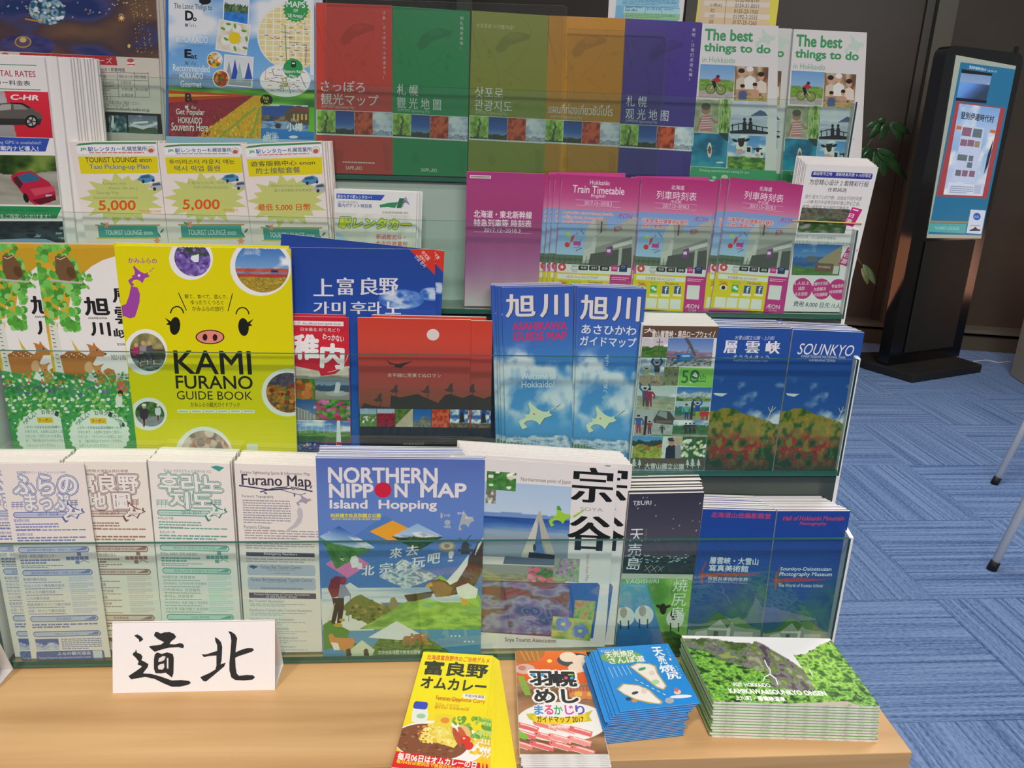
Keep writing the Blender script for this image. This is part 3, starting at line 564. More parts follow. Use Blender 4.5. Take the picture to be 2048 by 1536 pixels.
    A.tx('D', 371, 22, 386, 40, '14121c', .06); A.tx('o', 386, 35, 393, 42, '14121c', .04); A.tx('Photogenic', 356, 55, 413, 70, 'f4f8fc', .015); A.tx('in HOKKAIDO', 353, 70, 415, 84, 'f4f8fc', .015)
    A.tx('E', 370, 99, 382, 115, '14121c', .06); A.tx('at', 382, 109, 394, 117, '14121c', .03); A.tx('Recommended', 346, 128, 419, 142, 'f4f8f4', .015); A.tx('HOKKAIDO', 359, 144, 406, 157, 'f4f8f4', .015); A.tx('Gourmet', 361, 161, 403, 174, 'f4f8f4', .015)
    A.tx('B', 371, 187, 383, 203, '2a1414', .06); A.tx('uy', 383, 200, 396, 208, '2a1414', .03); A.tx('Get Popular', 352, 217, 409, 232, 'f8f4f0', .015); A.tx('HOKKAIDO', 357, 234, 404, 246, 'f8f4f0', .015); A.tx('Souvenirs Here', 343, 245, 416, 261, 'f8f4f0', .015)
    A.line([(380, 44), (380, 54)], .8, '3a5a88'); A.line([(378, 120), (378, 130)], .8, '3a5a88'); A.line([(354, 86), (410, 92)], .8, '5a88b8'); A.line([(376, 208), (376, 217)], .8, 'f0e8e0')
    for y in (47, 123, 211): A.tx('ท่า' if y == 47 else 'กิน' if y == 123 else 'ซื้อ', 383, y, 392, y+7, '4a6a90' if y < 200 else 'f0e8e0'); A.rect(370, y, 376, y+6, '5a7aa0' if y < 200 else 'f0e8e0')
    A.poly([(331, -30), (337, -30), (337, 272), (332, 272)], '2a6cc0')
item('magazine', 'sky blue Hokkaido travel magazine with flower field and round street map on its cover', MQ, magazine, 2, .012, 'a8ccec', th=.006, n=2, dt=.008, cat='magazine', jit=(.0008, .0005), shift=lambda i: (.003*i, 0, 0), lab='one of the copies behind the sky blue travel magazine')

NQ = [(-60, -90), (308, -72), (325, 268), (-20, 256)]
def night(A):
    A.photo(0, 0, 1, 1, dots(lambda u, v: ramp(np.clip((fb(u, v, (3, 4), 3, 3)-.5)*2+.4+(.3*u), 0, 1), '1c2c60 3c3c70 46343a 5a4038 6a4c3a'), 'e8c860 f0d890 c88838 a8c8e0 e0e0f0', 150, .004, 6, 0, .6, .8), Q=[(-60, -90), (308, -72), (318, 118), (-45, 104)], name='picture', step=.004)
    A.photo(55, -10, 128, 48, dots(tex('1c3a58 4a7a98 a8c8d8 28507a', 7, 8, 2.6), 'd8e8f0 a8c0a8', 40, .05, 9), 'ell')
    A.photo(0, 66, 110, 108, tex('2c2c60 3c3c78 4a4068', 4, 9), 'ell'); A.ell(46, 84, 17, 12, 'a88848'); A.ell(46, 84, 14, 9, '5a4070'); A.ell(46, 80, 7, 5, 'd8b860'); A.star(243, 36, 4, 9, 8, 'e09848'); A.ell(243, 36, 3, 3, 'f0d8c0'); A.ell(258, 92, 3, 4, 'e0c060')
    R = random.Random(5)
    for k in range(90): x = 262+R.choice([0, 8, 17, 28])+R.uniform(-2, 2)+0; y = R.uniform(-5, 108); A.rect(x+y*.12, y, x+y*.12+1.6, y+1.4, R.choice(['c8a050', 'e0c070', '8a6a3a']))
    A.line([(50, 38), (88, 44), (84, 36)], 3, 'b88830')
    A.part('price_panel'); A.poly([(-46, 100), (318, 117), (322, 228), (-30, 212)], 'dcd2c4')
    A.part('red_band'); A.poly([(39, 105), (232, 113), (235, 131), (42, 124)], 'b82c34')
    A.part('lettering'); A.tx('カップルナイトクルーズ', 60, 109, 224, 121, 'f0c8c8', .0)
    A.ell(262, 127, 7, 6, 'f0eeea'); A.ell(261, 121, 7, 4, 'c84848'); A.line([(255, 129), (270, 129)], 2.5, 'c84848'); A.ell(10, 110, 8, 5, 'c84858')
    A.tx('(税込み)及び飛行コース・所要時間', 140, 132, 249, 141, '2a2c38', .01)
    for y in (146, 161, 178, 194): A.line([(163 if y != 178 else 163, y-3), (297 if y != 178 else 236, y+1 if y != 178 else y-1)], .8, '3a4044')
    for x in (174, 236, 269, 297): A.line([(x-1, 144), (x+2, 195)], .8, '3a4044')
    A.tx('料 金', 195, 149, 213, 156, '3a4048'); A.tx('飛行コース', 238, 149, 264, 156, '3a4048'); A.tx('飛行時間', 270, 150, 292, 157, '3a4048')
    A.tx('大人 12,000円', 186, 161, 227, 167, '3a4048'); A.tx('小人 10,000円', 187, 168, 227, 174, '3a4048'); A.tx('53,000円', 195, 177, 221, 183, '3a4048'); A.tx('(5名様まで)', 194, 184, 222, 190, '3a4048')
    A.tx('札幌空港', 241, 162, 262, 168, '3a4048'); A.tx('大通公園', 243, 175, 265, 181, '3a4048'); A.tx('札幌空港', 243, 187, 266, 193, '3a4048'); A.tx('約10分間', 272, 176, 295, 182, '3a4048')
    A.tx('は12歳未満となります。', 160, 192, 226, 199, '4a5058'); A.tx('更する事もあります。ご搭乗の際はご確認ください。', 160, 199, 281, 206, '4a5058'); A.tx('00~17:00(予約制となっております)', 163, 206, 258, 212, '4a5058'); A.tx('1-1247 http://www.hokkaido-koku.co.jp', 168, 212, 299, 220, '20242a', .012)
    A.part('dark_band'); A.poly([(-30, 212), (322, 228), (326, 275), (-30, 275)], '141418')
    A.photo(120, 224, 210, 268, land(sky('1c4a88 3a78b8 5a90c8', 0), (.7, .1, 3, grad('283c50 182838'), 3))); A.photo(217, 230, 252, 268, tex('142430 4a7078 a8c8c8', 4, 9)); A.photo(256, 230, 314, 268, land(sky('5a6a80 a8b0b8', .3), (.62, .08, 4, grad('3a5038 48604a'), 3)))
    A.poly([(260, 246), (284, 252), (312, 246), (314, 250), (286, 259), (262, 252)], 'd8dce0'); A.poly([(266, 244), (296, 242), (296, 246), (266, 248)], 'e8ecf0'); A.poly([(222, 254), (224, 232), (228, 232), (227, 256)], 'e8f0f0')
item('leaflet', 'dark night-view flight leaflet with red band and price table, top left', NQ, night, 2, .014, 'cfc6ba', th=.001, n=5, dt=.0035, cat='leaflet', back='141c28', shift=lambda i: (.0028*i, 0, .002*i), lab='one of the dark-edged copies behind the night flight leaflet')

def blue_sheet(A):
    A.part('blue_table'); A.rect(1236, -38, 1362, 40, '68b0dc'); A.rect(1236, -38, 1362, 11, '88c8e8'); A.rect(1248, 12, 1360, 26, 'a0dcec'); A.rect(1249, 25, 1360, 37, '90c898')
    A.part('lettering'); A.tx('Sapporo Station', 1251, 11, 1285, 17, '1c3c60', .015); A.tx('East office', 1251, 17, 1275, 22, '1c3c60', .015); A.tx('011-241-6165', 1294, 14, 1322, 20, '2a4c70', .01)
    A.greek(1246, -2, 1355, 9, 4, '4a88b0'); A.greek(1251, 26, 1350, 35, 3, '5a9070'); A.greek(1328, 14, 1352, 21, 2, '5a88a0'); A.line([(1249, 12), (1360, 17)], .8, '3a6a98'); A.line([(1291, 12), (1290, 26)], .8, '3a6a98'); A.line([(1324, 12), (1323, 27)], .8, '3a6a98')
item('paper_sheet', 'white sheet with a pale blue table rising behind the purple map', [(1221, -60), (1376, -60), (1363, 60), (1215, 54)], blue_sheet, 2, .040, 'e8e4e6', th=.0012, cat='sheet')
def yellow_sheet(A):
    A.part('table_grid'); A.rect(1408, -60, 1546, 53, 'e0c8a0'); 
    for k, (y, c_) in enumerate(((-20, 'e8dccc'), (-9, 'e4c8a0'), (1, 'e8dcd0'), (12, 'e4c8a0'), (24, 'e8dcd0'), (36, 'e4c8a0'))): A.rect(1409, y, 1540, y+10, c_)
    A.line([(1458, -60), (1448, 52)], .8, '6a5a50'); A.part('lettering')
    for k, (a, b) in enumerate((('', '0152-43-6197'), ('小樽(※)', '0134-31-0011'), ('帯広', '0155-23-1920'), ('木古内', '01392-2-2555'), ('函館', '0137-25-1260'))):
        y = -5+11*k; w = 24 if k == 1 else 12; A.tx(a, 1421-k*1.4 if k == 1 else 1424-k*1.4, y, 1421+w-k*1.4, y+8, '4a4038'); A.tx(b, 1472-k*1.6, y+1, 1520-k*1.6, y+9, '4a4038')
item('paper_sheet', 'yellow sheet with a telephone number table behind the white brochures', [(1404, -60), (1566, -60), (1549, 70), (1389, 60)], yellow_sheet, 2, .042, 'e8dc50', th=.0012, cat='sheet')
# ================================================================ tier 3
def rental(A):
    A.part('lettering'); A.line([(-60, 127), (73, 131)], 1.6, '3a8860'); A.tx('CAR RENTAL RATES', -62, 138, 70, 150, 'c03848', .02); A.tx('レンタカー料金表', -52, 158, 60, 168, '2a2a38', .015); A.line([(-60, 176), (81, 180)], 1.8, '3a8860')
    A.photo(-60, 180, 98, 272, lambda u, v: ramp(np.where(u > .43+.1*v, v*.3, .6+v*.4), 'e02838 c81c2c b0b0b4 8c8a88')); 
    A.part('car'); A.poly([(-40, 228), (-20, 214), (0, 207), (20, 205), (45, 206), (62, 215), (76, 220), (85, 234), (83, 240), (70, 246), (-40, 244)], '58524e'); A.poly([(-8, 216), (4, 209), (22, 208), (22, 219), (-6, 222)], 'a8a49c'); A.poly([(26, 208), (44, 209), (56, 219), (28, 219)], '8a8480'); A.poly([(-40, 236), (84, 238), (80, 250), (-40, 250)], '2c2a2a'); A.poly([(20, 205), (45, 206), (62, 215), (58, 216), (42, 209), (20, 207)], '1c1c1e')
    A.ell(63, 243, 13, 13, '18181a'); A.ell(63, 243, 9, 9, 'b0b0b0'); [A.line([(63, 243), (63+9*cos(k*1.257), 243+9*sin(k*1.257))], 2.6, '2c2c2e') for k in range(5)]; A.poly([(66, 217), (78, 220), (82, 226), (72, 224)], 'c03038')
    A.part('title'); A.tx('C-HR', 20, 189, 76, 199, 'f0f0f0', .05, .25)
    A.part('blue_band'); A.poly([(-60, 272), (99, 277), (91, 303), (-60, 302)], '2c48a8'); A.tx('Seal smoking GPS is available!!', -50, 280, 82, 288, 'b0c0e8', .01); A.tx('免国語音声案内ナビ導入！', -60, 290, 76, 300, 'e8ecf8', .03)
    A.photo(-60, 309, 116, 408, land(tex('1c3014 3c5a20 708838', 5, 3), (.34, .12, 2, tex('84806e 9a968a a8a498', (2, 5), 7), 5)))
    A.part('car'); A.poly([(22, 352), (34, 345), (62, 341), (78, 352), (98, 364), (110, 380), (112, 398), (98, 406), (70, 410), (56, 400), (46, 388), (34, 372), (24, 362)], 'b81c38'); A.poly([(35, 352), (60, 345), (78, 354), (80, 360), (48, 366)], '2c5a80'); A.poly([(26, 356), (34, 352), (46, 368), (40, 378), (30, 366)], '3a2028'); A.poly([(60, 378), (108, 372), (110, 382), (70, 392)], 'd04058'); A.rect(91, 389, 104, 398, 'a8b8c0'); A.poly([(64, 400), (110, 390), (112, 400), (80, 410)], '5c1020'); A.ell(52, 396, 5, 10, '18181a', -20)
    A.part('green_band'); A.poly([(-60, 411), (124, 414), (113, 437), (-60, 437)], '1c8848'); A.tx('No-smoking car is available!!', -40, 417, 96, 425, '18703c', .02); A.tx('禁煙車をご指定いただけます！', -30, 428, 100, 436, 'e0f0e4', .03)
    A.photo(-60, 442, 129, 500, dots(tex('0c1014 1c2830 2a3c44', (8, 4), 9), '5a7880 88a0a8 0c1014', 18, .04, 5, 0, .6)); A.poly([(-50, 481), (50, 477), (92, 478), (126, 490), (130, 502), (-50, 502)], '7aa0c0')
item('rental_leaflet', 'white car rental rates leaflet with a red car picture, leftmost on the third tier', [(-70, 108), (88, 114), (132, 500), (-30, 500)], rental, 3, .008, 'efe9e6', th=.0012, n=11, dt=.0034, cat='leaflet', m=M_MATTE, group='white car rental leaflets fanned to the right', lab='one of the white copies fanned out behind the car rental rates leaflet', shift=lambda i: (.0125*min(i, 2)+.0022*max(0, i-2), 0, .0002*i), jit=(.0008, .0015))

LQ = [(138, 284), (313, 283), (338, 498), (176, 498)]
def lounge(l1, l2, small, kor=0):
    def A_(A):
        A.part('header'); A.rrect(151, 287, 314, 310, 8, 'f4f2f0'); A.poly([(151, 291), (158, 287), (190, 284.5), (312, 284), (312, 287.5), (190, 288.5), (158, 291)], '3c8858'); A.line([(158, 310), (314, 306)], .7, 'b8b8b8')
        A.tx('JR', 160, 296, 173, 302, '3a9858', .05); A.tx('駅レンタカー', 175, 294, 241, 303, '3c60b8', .03); A.tx('札幌営業所', 243, 293, 293, 302, '3a4888', .02); A.greek(178, 304, 288, 307, 1, 'd87868', .7)
        A.ell(302, 299, 8.5, 7.5, 'c8c4c0'); A.ell(302, 299, 7, 6, 'e8e0dc'); A.ell(302, 301, 5.5, 4, 'c85838')
        A.part('title'); A.poly([(156, 313), (315, 313), (317, 346), (162, 348)], 'e4d010')
        A.tx(l1, *((170, 315, 302, 325) if not kor else (164, 318, 300, 328)), '3c3a2c', .01); A.tx(l2, *((178, 329, 297, 341) if not kor else (176, 331, 270, 343)), '5078a0' if not kor else '4a5a60', .02 if not kor else .01)
        A.part('starburst'); c = (249, 392); pts = []
        for k in range(36): t = pi*k/18; r = (75, 60)[k % 2] if k % 4 < 2 else (88, 62)[k % 2]; pts.append((c[0]-5+r*cos(t), c[1]+5+r*.62*sin(t)))
        A.poly(pts, 'c6cc70'); A.part('lettering')
        for k, s in enumerate(small): A.tx(s, 205-k*6+(18 if k == 1 else 0), 364+k*9.5, 205-k*6+(18 if k == 1 else 0)+min(88, len(s)*(3.6 if not kor else 6.5)), 371+k*9.5, '8a8c60', 0)
        if kor == 2: A.tx('最低 5,000 日幣', 182, 403, 293, 417, 'd04818', .02, .1)
        else: A.tx('5,000', 195, 401, 268, 423, 'e05018', .03, .12); A.tx('Yen and over' if not kor else '엔부터', 277, 419, 322 if not kor else 306, 425, 'e08820', .01, .1)
        A.part('car'); 
        for x, y, w, cc in ((292, 357, 18, '4888b8'), (314, 372, 16, 'b0b0b4')): A.poly([(x-w, y+3), (x-w*.6, y-6), (x+w*.3, y-9), (x+w*.9, y-4), (x+w, y+4), (x, y+9)], cc); A.poly([(x-w*.5, y-5), (x+w*.3, y-7), (x+w*.5, y-2), (x-w*.6, y)], '3a5468'); A.ell(x-w*.3, y+6, 3, 3.5, '2a2a2c'); A.ell(x+w*.8, y+4, 2.5, 3, '2a2a2c')
        A.part('lounge_sign'); A.rect(190, 449, 320, 452, 'a89058'); A.rect(195, 452, 314, 475, '3c9a90'); A.rect(193, 475, 316, 478, 'd8c860'); A.tx('TOURIST LOUNGE enon', 210, 460, 304, 470, 'e8f4f0', .0)
        A.star(213, 450, 4, 8, 6, 'e88868'); A.ell(206, 448, 6, 2, '3a8870', 20); A.ell(318, 470, 6, 2, '3a8870', 60); A.star(314, 481, 4, 8, 6, 'e89868'); A.ell(324, 462, 5, 2, '3a8870', -50)
    return A_
item('plan_leaflet', 'white and yellow lounge taxi plan leaflet with English title', LQ, lounge('TOURIST LOUNGE enon', 'Taxi Picking-up Plan', ('Compact class', '(Note, Fit etc.)', 'One-day Trip', '(Insurance/Compensation included)')), 3, .0085, 'eee0da', th=.0012, n=9, dt=.0036, cat='leaflet', m=M_MATTE, group='English taxi plan leaflets', lab='one of the copies behind the English taxi plan leaflet')
item('plan_leaflet', 'white and yellow lounge taxi plan leaflet with Korean title', [(315, 288), (481, 287), (507, 500), (339, 500)], lounge('투어리스터 라운지 에논', '택시 픽업 플랜', ('S 클래스(노트, 피트등)', '하루(면책보상금포함)'), 1), 3, .0085, 'eee0da', th=.0012, ref=LQ, n=9, dt=.0036, cat='leaflet', m=M_MATTE, group='Korean taxi plan leaflets', lab='one of the copies behind the Korean taxi plan leaflet')
item('plan_leaflet', 'white and yellow lounge taxi plan leaflet with Chinese title and 最低 5,000 日幣', [(478, 290), (643, 283), (660, 505), (507, 502)], lounge('遊客服務中心 enon', '的士接駁套餐', ('S 等級(NISSAN Note, Honda Fit 等)', '當日來回套餐(含免責補償料)'), 2), 3, .0085, 'eee0da', th=.0012, ref=LQ, n=9, dt=.0036, cat='leaflet', m=M_MATTE, group='Chinese taxi plan leaflets', lab='one of the copies behind the Chinese taxi plan leaflet', shift=lambda i: (.0009*i, 0, 0))

def pocket(A):
    A.photo(670, 425, 833, 560, land(tex('e8e4dc d8d4c8 f0ece4', 4, 3), (.55, .35, 1.5, tex('88b8d8 c8dce8', 4, 5), 9)), name='picture')
    A.part('blue_band'); A.poly([(673, 387), (770, 390), (762, 401), (673, 397)], '2c50b0'); A.tx('駅からすぐ駅レンタカー！', 675, 389, 743, 396, 'e8ecf8', .02)
    A.part('lettering'); A.tx('2017年3月4日改正', 675, 401, 716, 406, '6a6a9a'); A.tx('道内ポケット時刻表', 675, 406, 744, 414, '3a3a90', .02); A.tx('北海道新幹線開業1周年', 764, 422, 817, 427, '4a4a58')
    A.part('swoosh_emblem'); A.poly([(759, 410), (775, 406), (797, 404), (790, 416), (775, 414), (760, 415)], '2c8858'); A.tx('1', 793, 396, 803, 416, '2a6a48', 0, .3); A.tx('st', 800, 408, 807, 414, '2a6a48', 0, .3)
    for k in range(6): A.line([(806+k, 408-k), (812+k*1.4, 393+k*3.2)], 1.6, '7868a8')
    A.part('title'); A.tx('駅レンタカー', 677, 434, 820, 455, 'd8e020', .05, .15, o='3c9060', ow=.06); A.part('lettering'); A.tx('新函館北斗・', 752, 468, 810, 478, 'd05050', .03, .1, o='f4e8e4', ow=.05); A.tx('木古内営業所', 750, 481, 815, 491, 'd05050', .03, .1, o='f4e8e4', ow=.05)
item('pocket_timetable', 'pale pocket timetable with green and yellow rental car lettering, standing alone in the gap', [(668, 379), (834, 385), (828, 600), (674, 594)], pocket, 3, .009, 'ecebea', th=.0016, n=6, dt=.0030, cat='timetable', lab='one of the copies behind the pale pocket timetable', shift=lambda i: (.0009*i, 0, 0), group='pale pocket timetables')

def magenta(A):
    A.photo(0, 0, 1, 1, lambda u, v: ramp(v+.1*(fb(u, v, 3, 4)-.5), 'a43074 a83874 a03870 a03c78 a84c88 b0689c c094b0 d0c4c8'), Q=A.bgq, name='picture', step=.02)
    A.part('title'); A.tx('北海道・東北新幹線', 948, 420, 1064, 435, 'f0e0ea', .03); A.tx('特急列車等 時刻表', 948, 438, 1063, 452, 'f0e0ea', .03)
    A.part('lettering'); A.tx('2017.12~2018.3', 968, 456, 1041, 464, 'f0e0ea', .01); A.line([(947, 450.5), (1063, 454)], .7, 'd8a8c8'); A.line([(947, 463.5), (1063, 467)], .7, 'd8a8c8'); A.rect(940, 350, 982, 356, 'e8e0dc'); A.greek(942, 351, 980, 355, 1, '7a6a70', .7)
item('timetable', 'plain magenta bullet train timetable 2017.12~2018.3', [(935, 343.5), (1090, 348.5), (1074, 613), (929, 612)], magenta, 3, .012, 'b84c90', th=.0018, n=2, dt=.0025, cat='timetable', lab='one of the copies behind the plain magenta timetable', group='plain magenta timetables')

TQ = [(1283, 355), (1433, 363), (1406, 625), (1262, 617)]
def timetable(eng):
    def A_(A):
        A.photo(0, 0, 1, 1, lambda u, v: ramp(v, 'b02c70 b83878 c04c88 d07ca0'), Q=[(1283, 355), (1433, 363), (1425, 432), (1276, 423)], name='picture', step=.04)
        A.photo(0, 0, 1, 1, lambda u, v: ramp(v, '7898d0 8cb4e0 b0d4ec'), Q=[(1276, 423), (1425, 432), (1413, 540), (1265, 533)], name='picture', step=.04)
        A.part('title')
        if eng: A.tx('Hokkaido', 1337, 366, 1375, 375, 'f0e0ec', .01); A.tx('Train Timetable', 1304, 376, 1403, 391, 'f4e8f0', .015); A.tx('English', 1339, 394, 1366, 402, 'f0e0ec', .01)
        else: A.tx('北海道', 1343, 370, 1369, 379, 'f0e0ec', .01); A.tx('列車時刻表', 1314, 381, 1394, 398, 'f4e8f0', .0); A.tx('中文版', 1342, 400, 1363, 406, 'f0e0ec')
        A.tx('2017.12~2018.3', 1326, 408, 1378, 415, 'f0e0ec'); A.line([(1309, 405.5), (1394, 410)], .7, 'e8b8d8'); A.line([(1309, 416), (1394, 421)], .7, 'e8b8d8')
        A.part('store_picture')
        A.poly([(1268, 512), (1268, 533), (1412, 543), (1413, 520), (1335, 516)], '5a6a58'); A.poly([(1265, 519), (1320, 521), (1320, 526), (1265, 524)], '4a5a48')
        A.poly([(1336, 452), (1346, 440), (1368, 444), (1366, 525), (1322, 525), (1328, 465)], 'b8b8b0'); A.poly([(1346, 440), (1368, 444), (1367, 520), (1352, 520)], '9c9c94'); A.line([(1358, 449), (1356, 475)], 3, '4a4a4c')
        A.poly([(1342, 478), (1420, 440), (1426, 442), (1415, 530), (1320, 530), (1322, 505), (1340, 500)], 'a8a89e'); A.poly([(1342, 478), (1348, 480), (1342, 520), (1322, 525), (1322, 505), (1336, 500)], 'c8c8c0')
        A.poly([(1345, 500), (1415, 478), (1413, 508), (1360, 515), (1344, 512)], '8a8a82'); A.poly([(1336, 512), (1414, 500), (1412, 540), (1330, 536)], '4a4c48'); A.poly([(1376, 496), (1416, 484), (1415, 492), (1380, 502)], 'd0d0ca'); A.poly([(1366, 500), (1378, 496), (1377, 514), (1364, 516)], '7a3a78'); A.rect(1367, 503, 1374, 509, 'e8d8ec'); A.rect(1390, 500, 1396, 536, 'b0b0a8')
        for k in range(14): A.line([(1268+k*10, 517), (1266+k*10, 533)], 1, '3a4a38')
        A.tx('ÆON', 1380, 458, 1396, 468, '8a3060', .02, rot=-16)
        A.part('store_emblem'); A.tx('ÆON', 1387, 433, 1415, 442, 'b03890', 0, .25)
        A.part('lettering')
        if eng:
            for k, s in enumerate(('A popular store among locals,', 'selling food, beauty and', 'health products.')): A.tx(s, 1284, 427+k*9, 1284+(96, 76, 56)[k], 434+k*9, 'c83030', .02, o='f4f0f0', ow=.06)
        else: A.tx('以美食,美容,健康為主題的', 1284, 436, 1376, 445, 'c83030', .03, o='f4f0f0', ow=.05); A.tx('在地人氣商店', 1284, 447, 1332, 455, 'c83030', .03, o='f4f0f0', ow=.05)
        A.part('cart_emblem'); A.tx('♪', 1308, 468, 1313, 475, '9a4aa8'); A.ell(1294, 474, 4, 4, 'b8d030'); A.poly([(1300, 478), (1307, 474), (1303, 486), (1297, 492)], 'd83838'); A.ell(1292, 494, 5, 5, 'd82c38'); A.rect(1304, 487, 1318, 495, 'c03890'); A.line([(1318, 484), (1314, 499), (1304, 500)], 1.3, 'c03890'); A.line([(1317, 465), (1324, 474)], 1.2, '3a3a48'); A.line([(1308, 506), (1320, 500)], 1.2, '3a3a48')
        A.part('tax_free_band'); A.poly([(1273, 530), (1412, 540), (1410, 554), (1272, 547)], 'e8e4e4'); A.ell(1282, 537, 7.5, 7.5, 'd83838'); A.star(1282, 537, 2, 4.5, 5, 'f8e8e8')
        A.tx('Japan.', 1300, 533, 1313, 538, '3a3a3a', .01); A.tx('Tax-free', 1298, 539, 1312, 543, '5a5a5a'); A.tx('Shop', 1301, 543, 1310, 548, '5a5a5a')
        for k, s in enumerate(('免税', '信用卡', '銀聯')): A.rrect(1313+k*20, 534+k*.8, 1331+k*20, 543+k*.8, 2, '1c1c20'); A.tx(s, 1317+k*20, 536+k*.8, 1328+k*20, 541+k*.8, 'e8e8e8')
        A.rect(1375, 534, 1387, 546, 'c8287c'); A.tx('ÆON', 1377, 538, 1385, 542, 'f0e0ec'); A.rect(1390, 534, 1405, 547, '1c2c58'); A.arc(1397, 540, 4, 4, 200, 340, 1.2, '88b0e0'); A.arc(1397, 542, 2, 2, 200, 340, 1, '88b0e0')
        A.part('yellow_panel'); A.poly([(1264, 547), (1372, 552), (1366, 640), (1250, 640)], 'e4cc10'); A.poly([(1372, 552), (1412, 554), (1406, 640), (1364, 640)], 'c02880')
        A.rect(1273, 550, 1371, 559, 'f0ece4')
        A.part('lettering'); A.tx('AEON Group SNS ACCOUNT' if eng else '永旺集團 SNS ACCOUNT', 1291, 553, 1350, 559, 'b04860'); A.tx('Weibo', 1276, 563, 1291, 568, 'c83828', .01); A.tx('WeChat', 1299, 563, 1318, 568, '58b838', .01); A.tx('Facebook', 1331, 564, 1358, 569, '4a4a58', .01); A.greek(1375, 556, 1407, 563, 2, 'f0c8e0')
        A.ell(1284, 577, 7, 5, 'f0f0e8'); A.ell(1284, 577, 4, 4, '1c1c1c'); A.arc(1284, 574, 8, 5, 190, 350, 1.6, 'd84028')
        A.rrect(1301, 570, 1314, 585, 2, '38b048'); A.ell(1306, 576, 3.6, 3, 'f4f8f4'); A.ell(1310, 579, 2.8, 2.4, 'f4f8f4')
        for x in (1325, 1349): A.rect(x, 572, x+13, 587, '2c4890'); A.tx('f', x+5, 574, x+10, 586, 'f4f4f8', .03)
        for k, x in enumerate((1299, 1322, 1346)): A.rect(x, 588, x+17, 592, 'f4f0e8')
        for k, x in enumerate((1270, 1293, 1317, 1341)): A.rect(x, 595+k*.9, x+21, 615+k*.9, 'e8e8e0')
        A.rect(1375, 570, 1400, 598, 'e8e4e4'); A.tx('ÆON', 1371, 608, 1398, 616, 'f4e8f0', .01); A.tx('永旺 北海道', 1376, 618, 1392, 621, 'f0c8e0')
    return A_
item('timetable', 'pink and yellow English train timetable with a store building picture', [(1124, 349), (1280, 357), (1258, 625), (1103, 618)], timetable(1), 3, .0085, 'd0509c', th=.0016, ref=TQ, n=3, dt=.0035, cat='timetable', m=M_GLOSS, full=(1, 2, 3), shift=lambda i: (-.0072*i, 0, -.0003*i), group='English train timetables', lab='one of the English train timetables fanned out to the left behind the front copy', back='d0509c')
item('timetable', 'loose pink timetable whose right half shows above the English train timetable', [(1098, 344), (1251, 346), (1240, 600), (1090, 600)], lambda A: A.part('lettering'), 3, .022, 'c83a8c', th=.0016, cat='timetable')
item('timetable', 'pink and yellow Chinese train timetable, middle of the three store timetables', TQ, timetable(0), 3, .0085, 'd0509c', th=.0016, n=2, dt=.004, cat='timetable', full=(1,), shift=lambda i: (-.0058*i, 0, 0), group='Chinese train timetables in the middle pile', lab='one of the copies behind the middle Chinese train timetable')
item('timetable', 'loose pink timetable showing only its top edge above the middle store timetable', [(1272, 352), (1418, 354), (1405, 600), (1262, 600)], lambda A: A.part('lettering'), 3, .021, 'c83a8c', th=.0016, cat='timetable')
item('timetable', 'pink and yellow Chinese train timetable tilted beside the white day tour leaflet', [(1461, 355), (1607, 370), (1567, 626), (1421, 616)], timetable(0), 3, .0085, 'd0509c', th=.0016, ref=TQ, n=2, dt=.004, cat='timetable', full=(1, 2), shift=lambda i: (-.009*i, 0, -.0022*i), group='Chinese train timetables in the right pile', lab='one of the copies behind the tilted Chinese train timetable')
item('timetable', 'pink timetable standing upright behind the tilted one', [(1432, 358), (1574, 362), (1560, 620), (1408, 620)], timetable(0), 3, .021, 'd0509c', th=.0016, ref=TQ, cat='timetable')

